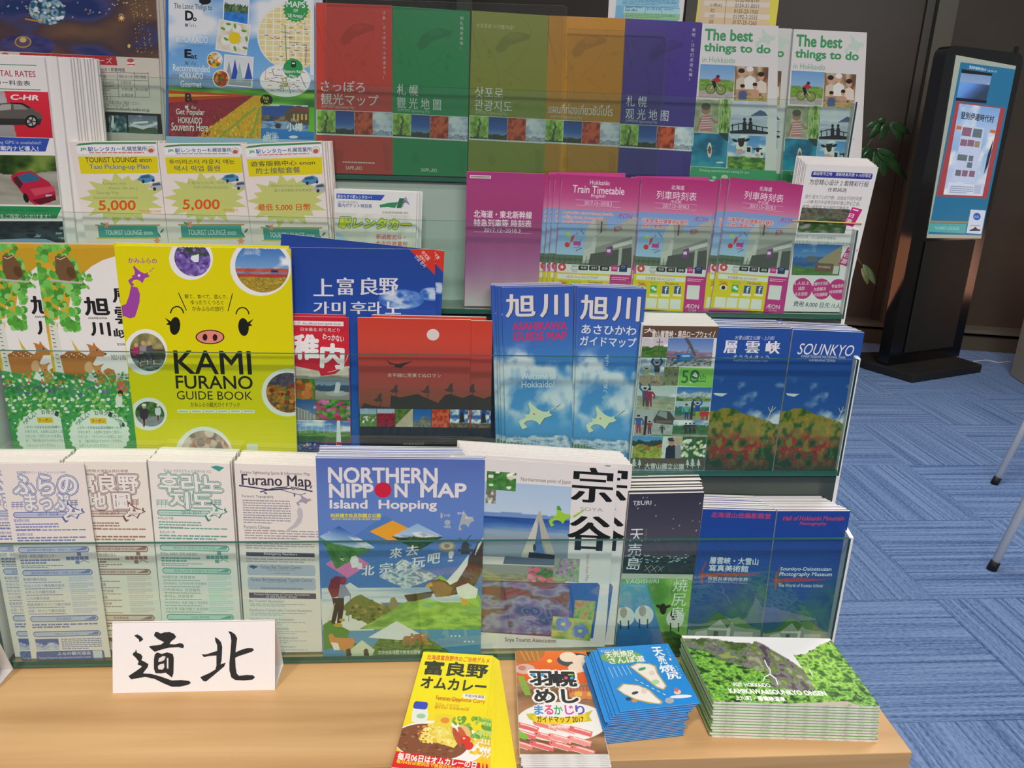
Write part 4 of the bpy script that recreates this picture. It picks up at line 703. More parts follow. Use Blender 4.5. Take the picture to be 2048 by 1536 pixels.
def daytour(A):
    A.part('title'); A.rrect(1624, 342, 1746, 354, 3, '2c3494'); A.tx('邂逅情书之地　清新绝美风景 9-10月限定', 1627, 343, 1743, 350, 'e8e8f4', .01); A.tx('为您精心设计 2 套精彩行程', 1620, 358, 1738, 369, '3c3c44', .01, .06); A.tx('任君挑选', 1656, 375, 1694, 383, '3c3c44', .01, .06)
    A.part('lettering')
    for k, s in enumerate(('旅行 是为了心的宁静。去体会不同的风景', '---小樽 积丹半岛带您聆听港口梦幻之音。', '眺望一般蔚蓝 宝石般的宁静海洋。')): A.tx(s, 1611-k*2.5, 389+k*10, 1724-k*3-(k == 2)*18, 397+k*10, '5a5a5e', 0, .08)
    A.photo(1604, 415, 1700, 466, land(sky('4a88c0 a8c8e0', .3), (.0, .5, 1.6, tex('3a3c34 6a6c5a 484a40', 8, 7), 21), (.45, .3, 2, tex('24421c 3a5a2c 8a8a88', 6, 8), 4)), Q=[(1604, 415), (1701, 419), (1689, 467), (1594, 465)])
    def tag_(x, y):
        A.part('magenta_label'); A.poly([(x+13, y), (x+33, y+5), (x+14, y+40), (x-6, y+34)], 'c42474'); A.tx('一', x+14, y+5, x+25, y+7, 'f4e4ee', .02, rot=12); A.tx('日', x+7, y+13, x+16, y+21, 'f4e4ee', .04, rot=12); A.tx('游', x+1, y+23, x+12, y+33, 'f4e4ee', .03, rot=12)
    tag_(1692, 414); A.part('lettering')
    A.tx('湖光山色。火山温泉尽收眼底。', 1593, 470, 1673, 476, '6a6e70', 0, .08); A.tx('洞爷湖/登别之行带您领略大自然的鬼斧神工', 1591, 480, 1708, 488, '6a6e70', 0, .08)
    A.photo(1586, 487, 1680, 550, land(sky('2c68b0 88b0d8', .3), (.42, .04, 5, tex('24508c 3a6aa8', 5, 3), 3), (.75, .15, 2, tex('3a6a30 58803c', 6, 8), 12)), Q=[(1588, 487), (1685, 490), (1678, 551), (1583, 550)])
    A.poly([(1636, 522), (1660, 506), (1684, 492), (1680, 530), (1668, 538), (1640, 532)], '9a8a68'); A.rect(1615, 512, 1636, 524, '58606a'); A.rect(1632, 526, 1668, 543, '6a4c38'); A.tx('字列地獄谷', 1636, 531, 1662, 536, 'd8d0c0'); A.rect(1668, 532, 1679, 548, 'c8c8c0')
    tag_(1683, 494)
    A.part('magenta_discs')
    for x, y in ((1605, 577), (1643, 578), (1677, 579)): A.ell(x, y, 19.5, 21, 'c42878')
    A.part('lettering')
    for x, y, L in ((1604, 577, ('4 人以上', '成团', '天天发团')), (1641, 578, ('全程中文司机', '为您解决', '一切沟通障碍')), (1676, 579, ('节省您的', '时间和精力'))):
        for k, s in enumerate(L): w = min(32, 6.2*len(s)); A.tx(s, x-w/2-k*.8, y-15+k*11+(4 if len(L) == 2 else 0), x+w/2-k*.8, y-8+k*11+(4 if len(L) == 2 else 0), 'f4e4ee', .015, rot=-6)
    A.tx('费用 8,000 日元 /1人', 1588, 602, 1682, 613, '3a4878', .02, .05)
item('day_tour_leaflet', 'white day tour leaflet with three magenta discs held by a rubber band, far right', [(1613, 328), (1757, 334), (1686, 634), (1564, 628)], daytour, 3, .010, 'ece8ea', th=.0015, n=7, dt=.0018, cat='leaflet', m=M_MATTE, group='banded day tour leaflets', shift=lambda i: (-.0013*i, 0, .0014*i), jit=(.0004, .0006), lab='one of the copies bundled behind the white day tour leaflet')
_p = [hit(x, y, np.array([0, .9605, 1.062]), np.array([0, -cos(LEAN), sin(LEAN)])) for x, y in ((1586, 441), (1640, 443), (1722, 447))]
_q = [_p[2]+np.array([.002, .002, 0]), _p[2]+np.array([-.004, .018, .002]), _p[0]+np.array([-.012, .018, .003]), _p[0]+np.array([-.0035, .003, 0])]
_b = [q+np.array([0, -.0022, 0]) for q in _p]+_q; _b.append(_b[0]); _o = _b[0].copy()
bt = tube('rubber_band', [q-_o for q in _b], .0009, mat('rubber', (.78, .52, .18), .5), None, 6, tuple(_o)); tag(bt, 'thin yellow rubber band around the white day tour leaflets', 'rubber band')

# ================================================================ tier 4
DQ = [(66, 488), (415, 492), (455, 935), (137, 935)]
def deer(A):
    R = random.Random(8)
    A.part('ochre_background'); A.poly([(60, 480), (420, 480), (415, 520), (300, 505), (200, 540), (130, 640), (90, 720)], 'd8a020'); A.poly([(60, 500), (240, 495), (420, 490), (420, 500), (150, 560)], 'c8981c')
    A.part('white_disc'); A.ell(256, 616, 118, 106, 'eee8e6'); A.poly([(110, 640), (420, 560), (425, 760), (160, 760)], 'eee8e6'); A.poly([(90, 700), (118, 640), (150, 690), (200, 760), (110, 770)], 'd8b030'); A.poly([(118, 610), (150, 700), (230, 770), (110, 760)], 'eee8e6')
    A.part('birch_trunk'); A.poly([(96, 640), (111, 640), (133, 745), (112, 745)], 'dcdcd4'); [A.line([(98+k*1.6, 645+8*k), (104+k*1.6, 646+8*k)], 1.6, '5a5a50') for k in range(12)]
    A.part('foliage'); 
    for k in range(150):
        t = R.random(); x = 70+R.random()*(70+40*t)+t*10; y = 490+t*170; A.ell(min(x, 155), y, R.uniform(5, 11), R.uniform(4, 8), R.choice(['4a9c30', '58b03c', '3c8828', '68c04c', '88cc68']), R.uniform(0, 90), 7)
    for k in range(30): x = R.uniform(110, 184); A.ell(x, 548+abs(x-140)*.35+R.uniform(-10, 18), R.uniform(5, 9), R.uniform(3, 6), R.choice(['4a9c30', '58b03c', '78bc48', '3a7c24']), R.uniform(0, 90), 7)
    A.line([(100, 560), (128, 563), (165, 566)], 4, 'b8b4a8')
    A.part('owl'); A.poly([(110, 513), (116, 511), (122, 514), (129, 510), (134, 515), (146, 528), (152, 545), (154, 556), (140, 562), (120, 560), (112, 545)], '6a4a2c'); A.line([(113, 516), (121, 519), (131, 514)], 1.6, 'd8c8a8'); A.ell(142, 545, 8, 12, '54381e', -30)
    A.part('deer'); A.poly([(120, 712), (135, 703), (160, 704), (174, 712), (180, 705), (176, 692), (172, 688), (180, 689), (185, 692), (187, 684), (192, 692), (200, 699), (212, 707), (207, 713), (194, 713), (186, 728), (178, 742), (172, 762), (158, 762), (150, 755), (136, 765), (128, 745)], 'b87034'); A.poly([(120, 712), (135, 703), (160, 704), (176, 712), (160, 716), (122, 716)], '9a5a28'); [A.ell(128+5*k, 708+3*(k % 3), 1.6, 1.2, 'f0e0c8', 0, 6) for k in range(9)]; A.ell(178, 735, 9, 12, 'd8a878'); A.ell(194, 700, 1.6, 1.6, '1c1410', 0, 8); A.ell(211, 708, 2.2, 2, '2a1c18', 0, 8)
    A.poly([(182, 727), (190, 731), (196, 731), (208, 727), (202, 735), (202, 742), (212, 752), (214, 772), (198, 770), (192, 748)], 'c07c40'); A.ell(195, 738, 7, 7, 'c88848'); A.poly([(206, 742), (216, 736), (228, 740), (232, 752), (231, 772), (222, 770), (218, 756)], 'b87034'); A.ell(197, 742, 1.3, 1.3, '1c1410', 0, 6)
    A.part('meadow'); A.poly([(100, 742), (140, 748), (200, 768), (240, 760), (300, 770), (440, 780), (455, 940), (120, 940)], '3c9448')
    for k in range(420):
        x, y = R.uniform(110, 262), R.uniform(746, 860); c_ = R.choice(['2c8038', '58b060', '48a050', '88c048', '9cc850'])
        if y > 790 and R.random() < .12: c_ = 'f0f0ec'
        if 752 < y < 775 and x < 195 and R.random() < .5: c_ = R.choice(['e05830', 'e87838', 'f0f0e8'])
        if 770 < y < 792 and R.random() < .35: c_ = R.choice(['6a5aa0', '8878b0', 'f0f0f0'])
        A.ell(x, y, R.uniform(2, 5), R.uniform(1.5, 4), c_, R.uniform(-40, 40), 6)
    A.part('red_flower'); [A.ell(244+R.uniform(-9, 9), 775+R.uniform(-14, 8), 2.6, 2.6, 'e05a50', 0, 6) for k in range(26)]; A.ell(238, 800, 7, 14, 'ecece4'); A.ell(241, 786, 5, 6, '24242c'); A.ell(240, 790, 4, 3, 'e8b030')
    for k in range(14): A.ell(115+k*10, 800+(k % 3)*12, 4.5, 2.6, 'f2f2f0', 0, 8); A.ell(115+k*10, 800+(k % 3)*12, 1.3, 1, 'e8c838', 0, 6)
    A.part('coupon_badge'); A.star(199, 868, 58, 62, 26, 'e8f0e4', .80); A.ell(199, 868, 58, 46, 'e8f0e4')
    for k, c_ in enumerate('うれしい お得クーポン付!'):
        t = radians(205+k*11.4); 
        if c_ != ' ': x, y = 199+48*cos(t), 862+37*sin(t); A.tx(c_, x-4, y-4.5, x+4, y+4.5, '2a4a38', .015, rot=math.degrees(t)+90)
    A.rect(180, 836, 212, 847, 'f0c818'); A.tx('クーポン', 183, 838, 209, 845, 'd03828', .04)
    for k, s in enumerate(('このマークがあるお店は特典サービス', 'があります。入店時に広告をご提示い', 'ただくか、「タウンページを見た」また', 'は、「旭川周辺おでかけマップを見た」', 'とおっしゃってください。')): A.tx(s, 154+k*1.2, 852+k*9, 154+k*1.2+(88 if k < 4 else 58), 858+k*9, '5a7068')
    A.part('title'); A.tx('旭', 167, 595, 215, 630, '1c1a1a', .05); A.tx('ASAHIKAWA', 176, 634, 214, 638, '2a2a2a', .03); A.tx('川', 180, 645, 218, 671, '1c1a1a', .05)
    A.tx('層', 223, 577, 268, 605, '1c1a1a', .03); A.tx('雲', 228, 614, 268, 648, '1c1a1a', .03); A.tx('峡', 227, 657, 262, 676, '1c1a1a', .03); A.tx('SOUNKYO', 234, 686, 262, 691, '2a2a2a', .03); A.tx('旭川周辺', 221, 709, 262, 720, '4a4a4a')
item('town_map', 'Asahikawa town map with deer, owl and meadow drawing, right-hand copy beside the yellow guide book', DQ, deer, 4, .0175, 'd8a020', th=.002, n=2, dt=.004, cat='brochure', group='deer and meadow town maps', lab='one of the hidden copies behind the deer and meadow town map', back='e8e4d8')
item('town_map', 'Asahikawa town map with deer, owl and meadow drawing, partly covered copy at the left edge', [(-38, 487), (300, 490), (345, 935), (32, 935)], deer, 4, .0290, 'd8a020', th=.002, ref=DQ, n=1, dt=.004, cat='brochure', group='deer and meadow town maps', lab='hidden copy behind the leftmost deer and meadow town map')

KQ = [(229, 491), (581, 498), (595, 935), (280, 935)]
def kami(A):
    A.part('purple_map'); A.hokkaido(252, 530, 305, 573, '9a3c9c'); A.ell(278, 551, 2.6, 2.6, 'f0ece8', 0, 10); A.poly([(262, 572), (275, 575), (280, 588), (279, 605), (274, 622), (270, 634), (260, 637), (248, 632), (243, 638), (241, 612), (252, 608), (258, 592)], '9a3c9c'); A.tx('かみふらの', 256, 516, 313, 526, '9a3c9c', .03)
    A.photo(346, 482, 418, 552, dots(land(tex('2c3c28 3a4a38', 5, 3), (.4, .1, 4, tex('4a3480 7a5cb0 5a4898', 9, 6), 7)), '7a60b8 9a80cc 5a4490 483078', 90, .045, 5, .1, 1), 'ell', border=8)
    A.poly([(383, 512), (398, 508), (397, 524), (388, 524), (381, 518)], 'e4ecec')
    A.photo(468, 482, 575, 584, land(sky('2c60b0 6a9ad0 b8cce0', .35), (.53, .01, 3, tex('b0402c c85840', 9, 3), 3), (.6, .01, 3, tex('5870a0 8898a8', 9, 5), 5), (.64, .01, 3, tex('b83828 a83030', 9, 3), 3), (.7, .01, 3, tex('887020 c89828 6a6a20 c8a838', (12, 22), 9), 6)), 'ell', border=8); A.rect(542, 540, 556, 545, '2a3440')
    A.photo(256, 666, 327, 742, land(tex('6a6438 8a8458 a89850', 6, 3), (.42, .03, 4, tex('38342c 4a4438', 6, 3), 3), (.68, .02, 4, tex('2c3830 68786c 90a098', (4, 12), 9), 5)), 'ell', border=8)
    for x, y, c_, h in ((272, 712, 'a82058', 30), (286, 708, '8a8888', 28), (299, 708, '484850', 26)): A.poly([(x-6, y-16), (x+5, y-18), (x+8, y-2), (x-7, y)], c_); A.ell(x, y-22, 4.2, 4.6, 'c89878', 0, 10); A.line([(x+2, y-3), (x+7, y+3), (x+8, y+18)], 4, '2c3048'); A.line([(x+8, y+12), (x+10, y+22)], 2.6, 'd8a888')
    A.photo(268, 803, 326, 853, land(tex('24401c 3a6028 58803c', 7, 3), (.6, .04, 4, tex('787c84 8c9098', 6, 3), 3)), 'ell', border=8)
    for x, y, s in ((288, 832, 1.0), (316, 826, .7)): A.poly([(x-9*s, y), (x-8*s, y-14*s), (x+7*s, y-15*s), (x+9*s, y), (x+4*s, y+8*s), (x-4*s, y+8*s)], '3a2c40' if s == 1 else 'd8dce4'); A.ell(x, y-19*s, 4.2*s, 4.6*s, 'c89070', 0, 10); A.ell(x, y-22*s, 5*s, 3*s, 'e8e8ec' , 0, 10); A.ell(x, y+14*s, 2*s, 9*s, '1c1c20', 0, 10); A.line([(x-4*s, y+6*s), (x-2*s, y+18*s)], 3*s, 'b88060'); A.line([(x+4*s, y+6*s), (x+3*s, y+16*s)], 3*s, 'b88060')
    A.photo(531, 745, 620, 825, dots(land(tex('383440 5a5060 443c48', 7, 3), (.3, .12, 3, tex('8a5420 c07828 3c4420 9a3020', 9, 5, 2.6), 3)), 'c88028 b06020 802418 58702c', 70, .05, 6, .3, 1), 'ell', border=8)
    A.photo(358, 861, 458, 960, dots(tex('a89080 c8a090 7a6a60', 6, 3), 'd8b0a0 b87868 e0c8b8 88706a', 60, .09, 6), 'ell', border=8)
    A.part('title'); A.tx('KAMI', 347, 701, 500, 747, '1c1c18', .018); A.tx('FURANO', 351, 751, 504, 777, '1c1c18', .022); A.tx('GUIDE BOOK', 353, 782, 504, 799, '1c1c18', 0)
    A.part('lettering'); A.tx('観て、食べて、遊んで、', 369, 588, 455, 597, '2a2a18', .01); A.tx('ゆったりくつろぐ', 381, 600, 447, 609, '2a2a18', .01); A.tx('かみふらの旅行', 384, 612, 447, 622, '2a2a18', .01)
    A.line([(357, 586), (373, 621)], 1.8, '1c1c18'); A.line([(465, 587), (456, 622)], 1.8, '1c1c18'); A.tx('かみふらの観光ガイドブック', 381, 804, 479, 814, '2a3018', .01)
    for k in range(6): A.rect(355+k*26, 819+k*.2, 379+k*26, 825+k*.2, 'eef0e0'); A.greek(358+k*26, 821, 376+k*26, 824, 1, '9aa080', .7)
    A.rect(493, 888, 515, 935, 'e0e4c8')
    A.part('eye_and_snout'); 
    for x, y, d in ((350, 652, -1), (487, 654, 1)): A.ell(x, y, 10.5, 18, '14140e', -6*d); A.arc(x-d*4 if d < 0 else x-2, y-24, 13, 15, 185, 355, 2.6, '14140e'); A.poly([(x+d*8, y-9), (x+d*21, y-17), (x+d*13, y-7), (x+d*18, y-3), (x+d*9, y-1)], '14140e')
    A.ell(420, 674, 29, 14.6, '2a1c14'); A.ell(420, 674, 26.6, 12.4, 'ec8474'); A.ell(410, 674.5, 4.8, 6.8, '2a1010'); A.ell(430, 675, 4.8, 6.8, '2a1010')
item('guide_book', 'large yellow KAMI FURANO guide book with a pig face and round photos', KQ, kami, 4, .0075, 'e2d400', th=.0042, n=1, dt=.0048, cat='guide book', lab='yellow copy hidden behind the large yellow guide book', group='yellow pig-face guide books', shift=lambda i: (-.002, 0, .0018))

UQ = [(525, 494), (869, 499), (880, 935), (560, 935)]
def uefurano(A):
    A.photo(0, 0, 1, 1, grad('1c3c90 1c409c 1c50b0 2460c0 2868c4'), Q=[(525, 494), (869, 499), (880, 935), (560, 935)], name='picture', step=.008)
    for cx, cy, w, h, sd in ((802, 598, 46, 20, 3), (864, 588, 26, 14, 4)): A.photo(cx-w, cy-h, cx+w, cy+h, lambda u, v: ramp(np.clip((fb(u, v, (4, 3), sd+20, 4)-.3)*4*(1-((u-.5)*2)**2)*(1-((v-.5)*2)**4), 0, 1), '2458b8 5a88d0 c0d0e8'), name='cloud', kind='ell')
    A.part('red_corner'); A.poly([(818, 498), (871, 499), (871, 551)], 'd82c20'); A.tx('中文版', 841, 507, 862, 515, 'f4e4e0', .01, rot=48); A.tx('(繁體字)', 836, 514, 853, 520, 'f4e4e0', rot=48); A.tx('한글 문자', 826, 519, 856, 526, 'f4e4e0', rot=48)
    A.part('title'); 
    for c_, x, w, y in (('上', 626, 38, 557), ('富', 673, 32, 555), ('良', 720, 35, 555), ('野', 757, 37, 556)): A.tx(c_, x, y, x+w, y+35, 'e4e0e8', .0, .05, .025)
    for c_, x, w in (('가', 626, 30), ('미', 663, 26), ('후', 700, 32), ('라', 736, 25), ('노', 770, 30)): A.tx(c_, x, 603, x+w, 628, 'e4e0e8', 0, .05, .025)
item('guide_book', 'large blue book 上富良野 with red corner and cloud, front upright copy', UQ, uefurano, 4, .0265, '1c48a8', th=.003, cat='guide book')
item('guide_book', 'large blue book with red corner tilted behind the upright blue one', [(563, 467), (889, 502), (868, 900), (530, 880)], uefurano, 4, .0315, '1c48a8', th=.003, ref=UQ, cat='guide book', ext=True)

WQ = [(560, 632), (697, 635), (703, 935), (570, 932)]
def wakk(A):
    A.part('lettering'); A.rect(575, 641, 687, 650, 'f0e8e6'); A.tx('ック  An official tour guide book', 588, 643, 682, 650, '5a4448'); A.tx('日本最北 彩り見どり', 601, 655, 679, 662, 'f4e0e0', .0)
    A.photo(585, 730, 703, 764, land(tex('c8b8a0 e0d8cc', 5, 3), (.6, .1, 3, tex('a8a8a0 88887c', 6, 3), 5)))
    A.photo(588, 757, 629, 798, dots(tex('2c6018 48982c', 5, 3), 'c06028 d87838 a84818', 26, .13, 7)); A.photo(630, 760, 698, 799, land(sky('7890a8 a8b4c0', 0), (.25, .01, 3, grad('38506a 283c50'), 3), (.55, .02, 3, grad('a8a498 88847a'), 5))); A.ell(673, 787, 22, 5, 'b0b4b4'); A.poly([(668, 786), (672, 765), (679, 764), (681, 770), (678, 786)], 'd0d4d8')
    A.photo(590, 798, 631, 838, sky('2c5088 6a88b0', .2)); A.poly([(590, 812), (631, 830), (631, 838), (590, 838)], 'a8a8a0'); [A.line([(594+k*6, 817+k*2), (594+k*6, 838)], 1.6, '5a6068') for k in range(6)]
    A.photo(632, 799, 700, 838, dots(tex('1c4c14 3c7c28 68a840', 8, 3), 'd84890 e878b0 c83878', 30, .07, 5))
    A.photo(592, 839, 702, 882, land(sky('2c60b0 88b0dc c8d8e8', .5), (.5, .06, 4, tex('4a7a34 7aa04c', 6, 3), 4), (.75, .04, 3, tex('2c5024 3c6430', 6, 3), 8))); A.tx('Wakkanai Hokkaido', 594, 844, 664, 849, 'd8e4f4', .0, .1); [A.line([(600+k*12, 866), (600+k*12, 852)], .8, 'd8e0e8') for k in range(6)]
    A.photo(594, 883, 702, 940, dots(tex('1c2c68 28407a 483c68', 7, 3), 'e8d890 88a8d8 48b0a0', 40, .02, 5)); A.poly([(674, 838), (680, 838), (683, 905), (672, 905)], 'e8ecf0'); A.rect(671, 832, 682, 841, 'b82c38'); A.rect(673, 884, 682, 890, 'b82c38')
    A.part('title'); A.poly([(580, 664), (697, 664), (698, 700), (694, 730), (670, 748), (642, 752), (638, 742), (580, 730)], 'd02030'); A.tx('稚', 588, 670, 636, 717, 'f4f0f0', .07); A.tx('内', 642, 688, 686, 735, 'f4f0f0', .07, .0, rot=3); A.tx('わっかない', 645, 669, 688, 681, 'f4f0f0', .03, rot=7); A.arc(655, 700, 42, 44, 10, 90, 1.2, 'f0d0d0')
item('guide_book', 'red and white 稚内 tour guide book wedged between the yellow and blue books', WQ, wakk, 4, .0178, 'c81c30', th=.002, n=2, dt=.0022, cat='guide book', group='red tour guide books', lab='one of the copies behind the red and white tour guide book', shift=lambda i: (-.004*i, 0, .002), jit=(0, .001))

SQ = [(715, 635), (942, 640), (937, 935), (720, 935)]
def sunset(A):
    A.photo(0, 0, 1, 1, lambda u, v: ramp(np.where(v < .47, v/.47*.45, np.where(v < .61, .5+(v-.47)*.8, .95)), 'd03828 d04030 b84038 a84840 8c4a38 40322c 24262a 1c2024'), Q=SQ, name='picture', step=.012)
    A.ell(866, 669.5, 12.5, 11.5, 'e8d8d4'); A.part('cliff_silhouette'); R = random.Random(4)
    for x, y, s in ((758, 800, 1), (790, 782, .9), (853, 783, .9), (900, 780, 1.0)): A.poly([(x-12*s, y), (x-4*s, y-4*s), (x, y-12*s), (x+6*s, y-14*s), (x+5*s, y-4*s), (x+8*s, y+3*s), (x-4*s, y+4*s)], '4a3c38'); A.line([(x+4*s, y), (x+2*s, y+16*s)], 2, '4a3c38')
    A.poly([(720, 818), (728, 806), (748, 812), (780, 815), (782, 790), (800, 795), (835, 788), (850, 795), (876, 806), (890, 790), (900, 788), (925, 796), (940, 790), (940, 822), (720, 822)], '383432')
    A.poly([(771, 718), (782, 726), (795, 728), (806, 726), (826, 722), (808, 731), (802, 736), (788, 734), (790, 730), (780, 729)], '3a2c2c')
    A.part('photo_strip'); f = [dots(land(sky('88a8c8 c0d0e0', .3), (.3, .05, 3, tex('4a6a28 6a8a3c', 6, 3), 3)), 'e8e8e0', 14, .05, 5, .4, .8), land(sky('a8b8d0 d0d8e0', 0), (.25, .05, 8, tex('801420 a82030 4a1418', 9, 5), 4)), lambda u, v: np.where((u+v < .9)[..., None], tex('3a5a20 6a8038', 9, 5)(u, v), tex('b8a888 c8bca0', 5, 5)(u, v)), land(sky('1c58a8 3878c0', 0), (.55, .35, 1.5, tex('5a5a50 8a8878', 9, 5), 6)), tex('a82c1c d04828 e06838', (12, 7), 9, 3), land(sky('1c3c88 5a88c8', .5), (.75, .05, 5, tex('3a3828 8a7038', 9, 5), 3))]
    for k in range(6): A.photo(717.5+k*36.5, 817+k*.4, 753+k*36.5, 853+k*.4, f[k])
    A.poly([(918, 845), (921, 826), (926, 824), (930, 845)], '24281c'); A.photo(936, 821, 940, 855, f[5])
    A.part('lettering'); A.tx('水平線に見果てぬロマン', 775, 746, 882, 754, 'd8c8c0'); A.tx('HOKKAIDO', 807, 885, 848, 890, '8a9090')
    for x in (870, 915): A.arc(x, 905, 12, 12, 200, 340, 2, '50585c')
item('guide_book', 'red and black book with a white sun and row of small photos, front copy', SQ, sunset, 4, .0078, 'd03828', th=.0035, cat='guide book', group='red and black sun books', back='e8e4e0')
item('guide_book', 'red and black sun book showing only its right edge beside the blue maps', [(757, 637), (985, 642), (980, 935), (763, 935)], sunset, 4, .0122, 'd03828', th=.0035, ref=SQ, n=2, dt=.0042, cat='guide book', group='red and black sun books', back='e8e4e0', shift=lambda i: (-.008, 0, .0025), lab='one of the hidden copies behind the right-hand red and black sun book')
AQ = [(1156, 574), (1293, 578), (1262, 917), (1146, 910)]
AQ0 = [(1004, 575), (1147, 572), (1143, 908), (1012, 908)]
def asahi(A_en):
    def f(A):
        # authored on the right-hand (Japanese) leaflet frame
        A.photo(0, 0, 1, 1, lambda u, v: (lambda c, m: c*(1-m)+hx('e4eaf0')*m)(ramp(v, '2c50b0 3058b8 3468b8 3c80c8 4890d4 4c98d8 4890cc'), np.clip((fb(u+.1, v*2.2, (3, 3.4), 52, 4)-.46)*5, 0, .95)[..., None]*np.clip((v-.33)*9, 0, 1)[..., None]*np.clip((.86-v)*9, 0, 1)[..., None]*(1-.9*np.exp(-((u-.45)/.33)**2-((v-.60)/.045)**2))[..., None]), Q=A.r, name='picture', step=.006)
        A.photo(1148, 872, 1262, 900, lambda u, v: (lambda m: np.where(m[..., None], tex('5a80b0 a8c0dc e0e8f0', (14, 6), 9, 2.6)(u, v), hx('4890cc')))(v > .45-.45*fb(u, u*0, 7, 5)), name='mountains')
        A.part('foliage'); A.poly([(1147, 888), (1170, 890), (1200, 900), (1200, 906), (1147, 905)], '3a6a40')
        A.part('bridge'); 
        for w0 in (0, 5): A.line([(1147, 882+w0), (1160, 881+w0), (1180, 882+w0), (1200, 887+w0), (1222, 895+w0), (1240, 901+w0)], 1.5, 'b8d4e4')
        [A.line([(1148+k*6, 882+.02*(k*k)), (1148+k*6, 903)], .9, 'b8d4e4') for k in range(15)]; A.line([(1147, 900), (1250, 908)], 2.2, '88b0cc')
        A.part('island_map'); A.hokkaido(1174, 812, 1246, 866, '4a6a78'); A.hokkaido(1173, 811, 1245, 865, 'dce8c0'); A.ell(1200.5, 837, 1.5, 1.5, 'c83838', 0, 8)
        A.part('title'); 
        for dx, c_ in ((1.5, '3a3c58'), (0, 'e4dcdc')): A.tx('旭', 1163+dx, 590+dx, 1217+dx, 638+dx, c_, .035); A.tx('川', 1229+dx, 593+dx, 1281+dx, 641+dx, c_, .035)
        if A_en: A.tx('ASAHIKAWA', 1172, 650, 1274, 666, 'd0285c', .045); A.tx('GUIDE MAP', 1172, 671, 1272, 688, 'd0285c', .045); A.part('lettering'); A.tx('Welcome to', 1182, 755, 1245, 768, 'f0f0f0', .01); A.tx('Hokkaido!', 1182, 771, 1242, 784, 'f0f0f0', .01)
        else: A.tx('あさひかわ', 1164, 649, 1273, 667, 'ece8ec', .02); A.tx('ガイドマップ', 1161, 672, 1273, 691, 'ece8ec', .02); A.part('lettering'); A.vtx('ようこそ北海道へ。', 1210, 709, 10, 88, 'e8f0f4')
    return f
item('guide_map', 'blue sky Asahikawa guide map with magenta English title', AQ0, asahi(1), 4, .019, '3058b8', th=.0012, ref=AQ, n=7, dt=.0036, cat='map', group='blue English guide maps', full=(1, 2, 3), shift=lambda i: (-.0042*min(i, 3), 0, 0), jit=(.001, .001), lab='one of the blue maps fanned out to the left behind the front English one')
item('guide_map', 'blue sky Asahikawa guide map with white Japanese title', AQ, asahi(0), 4, .019, '3058b8', th=.0012, n=7, dt=.0036, cat='map', group='blue Japanese guide maps', full=(1, 2), shift=lambda i: (-.002*min(i, 3), 0, 0), lab='one of the copies behind the blue Japanese guide map')

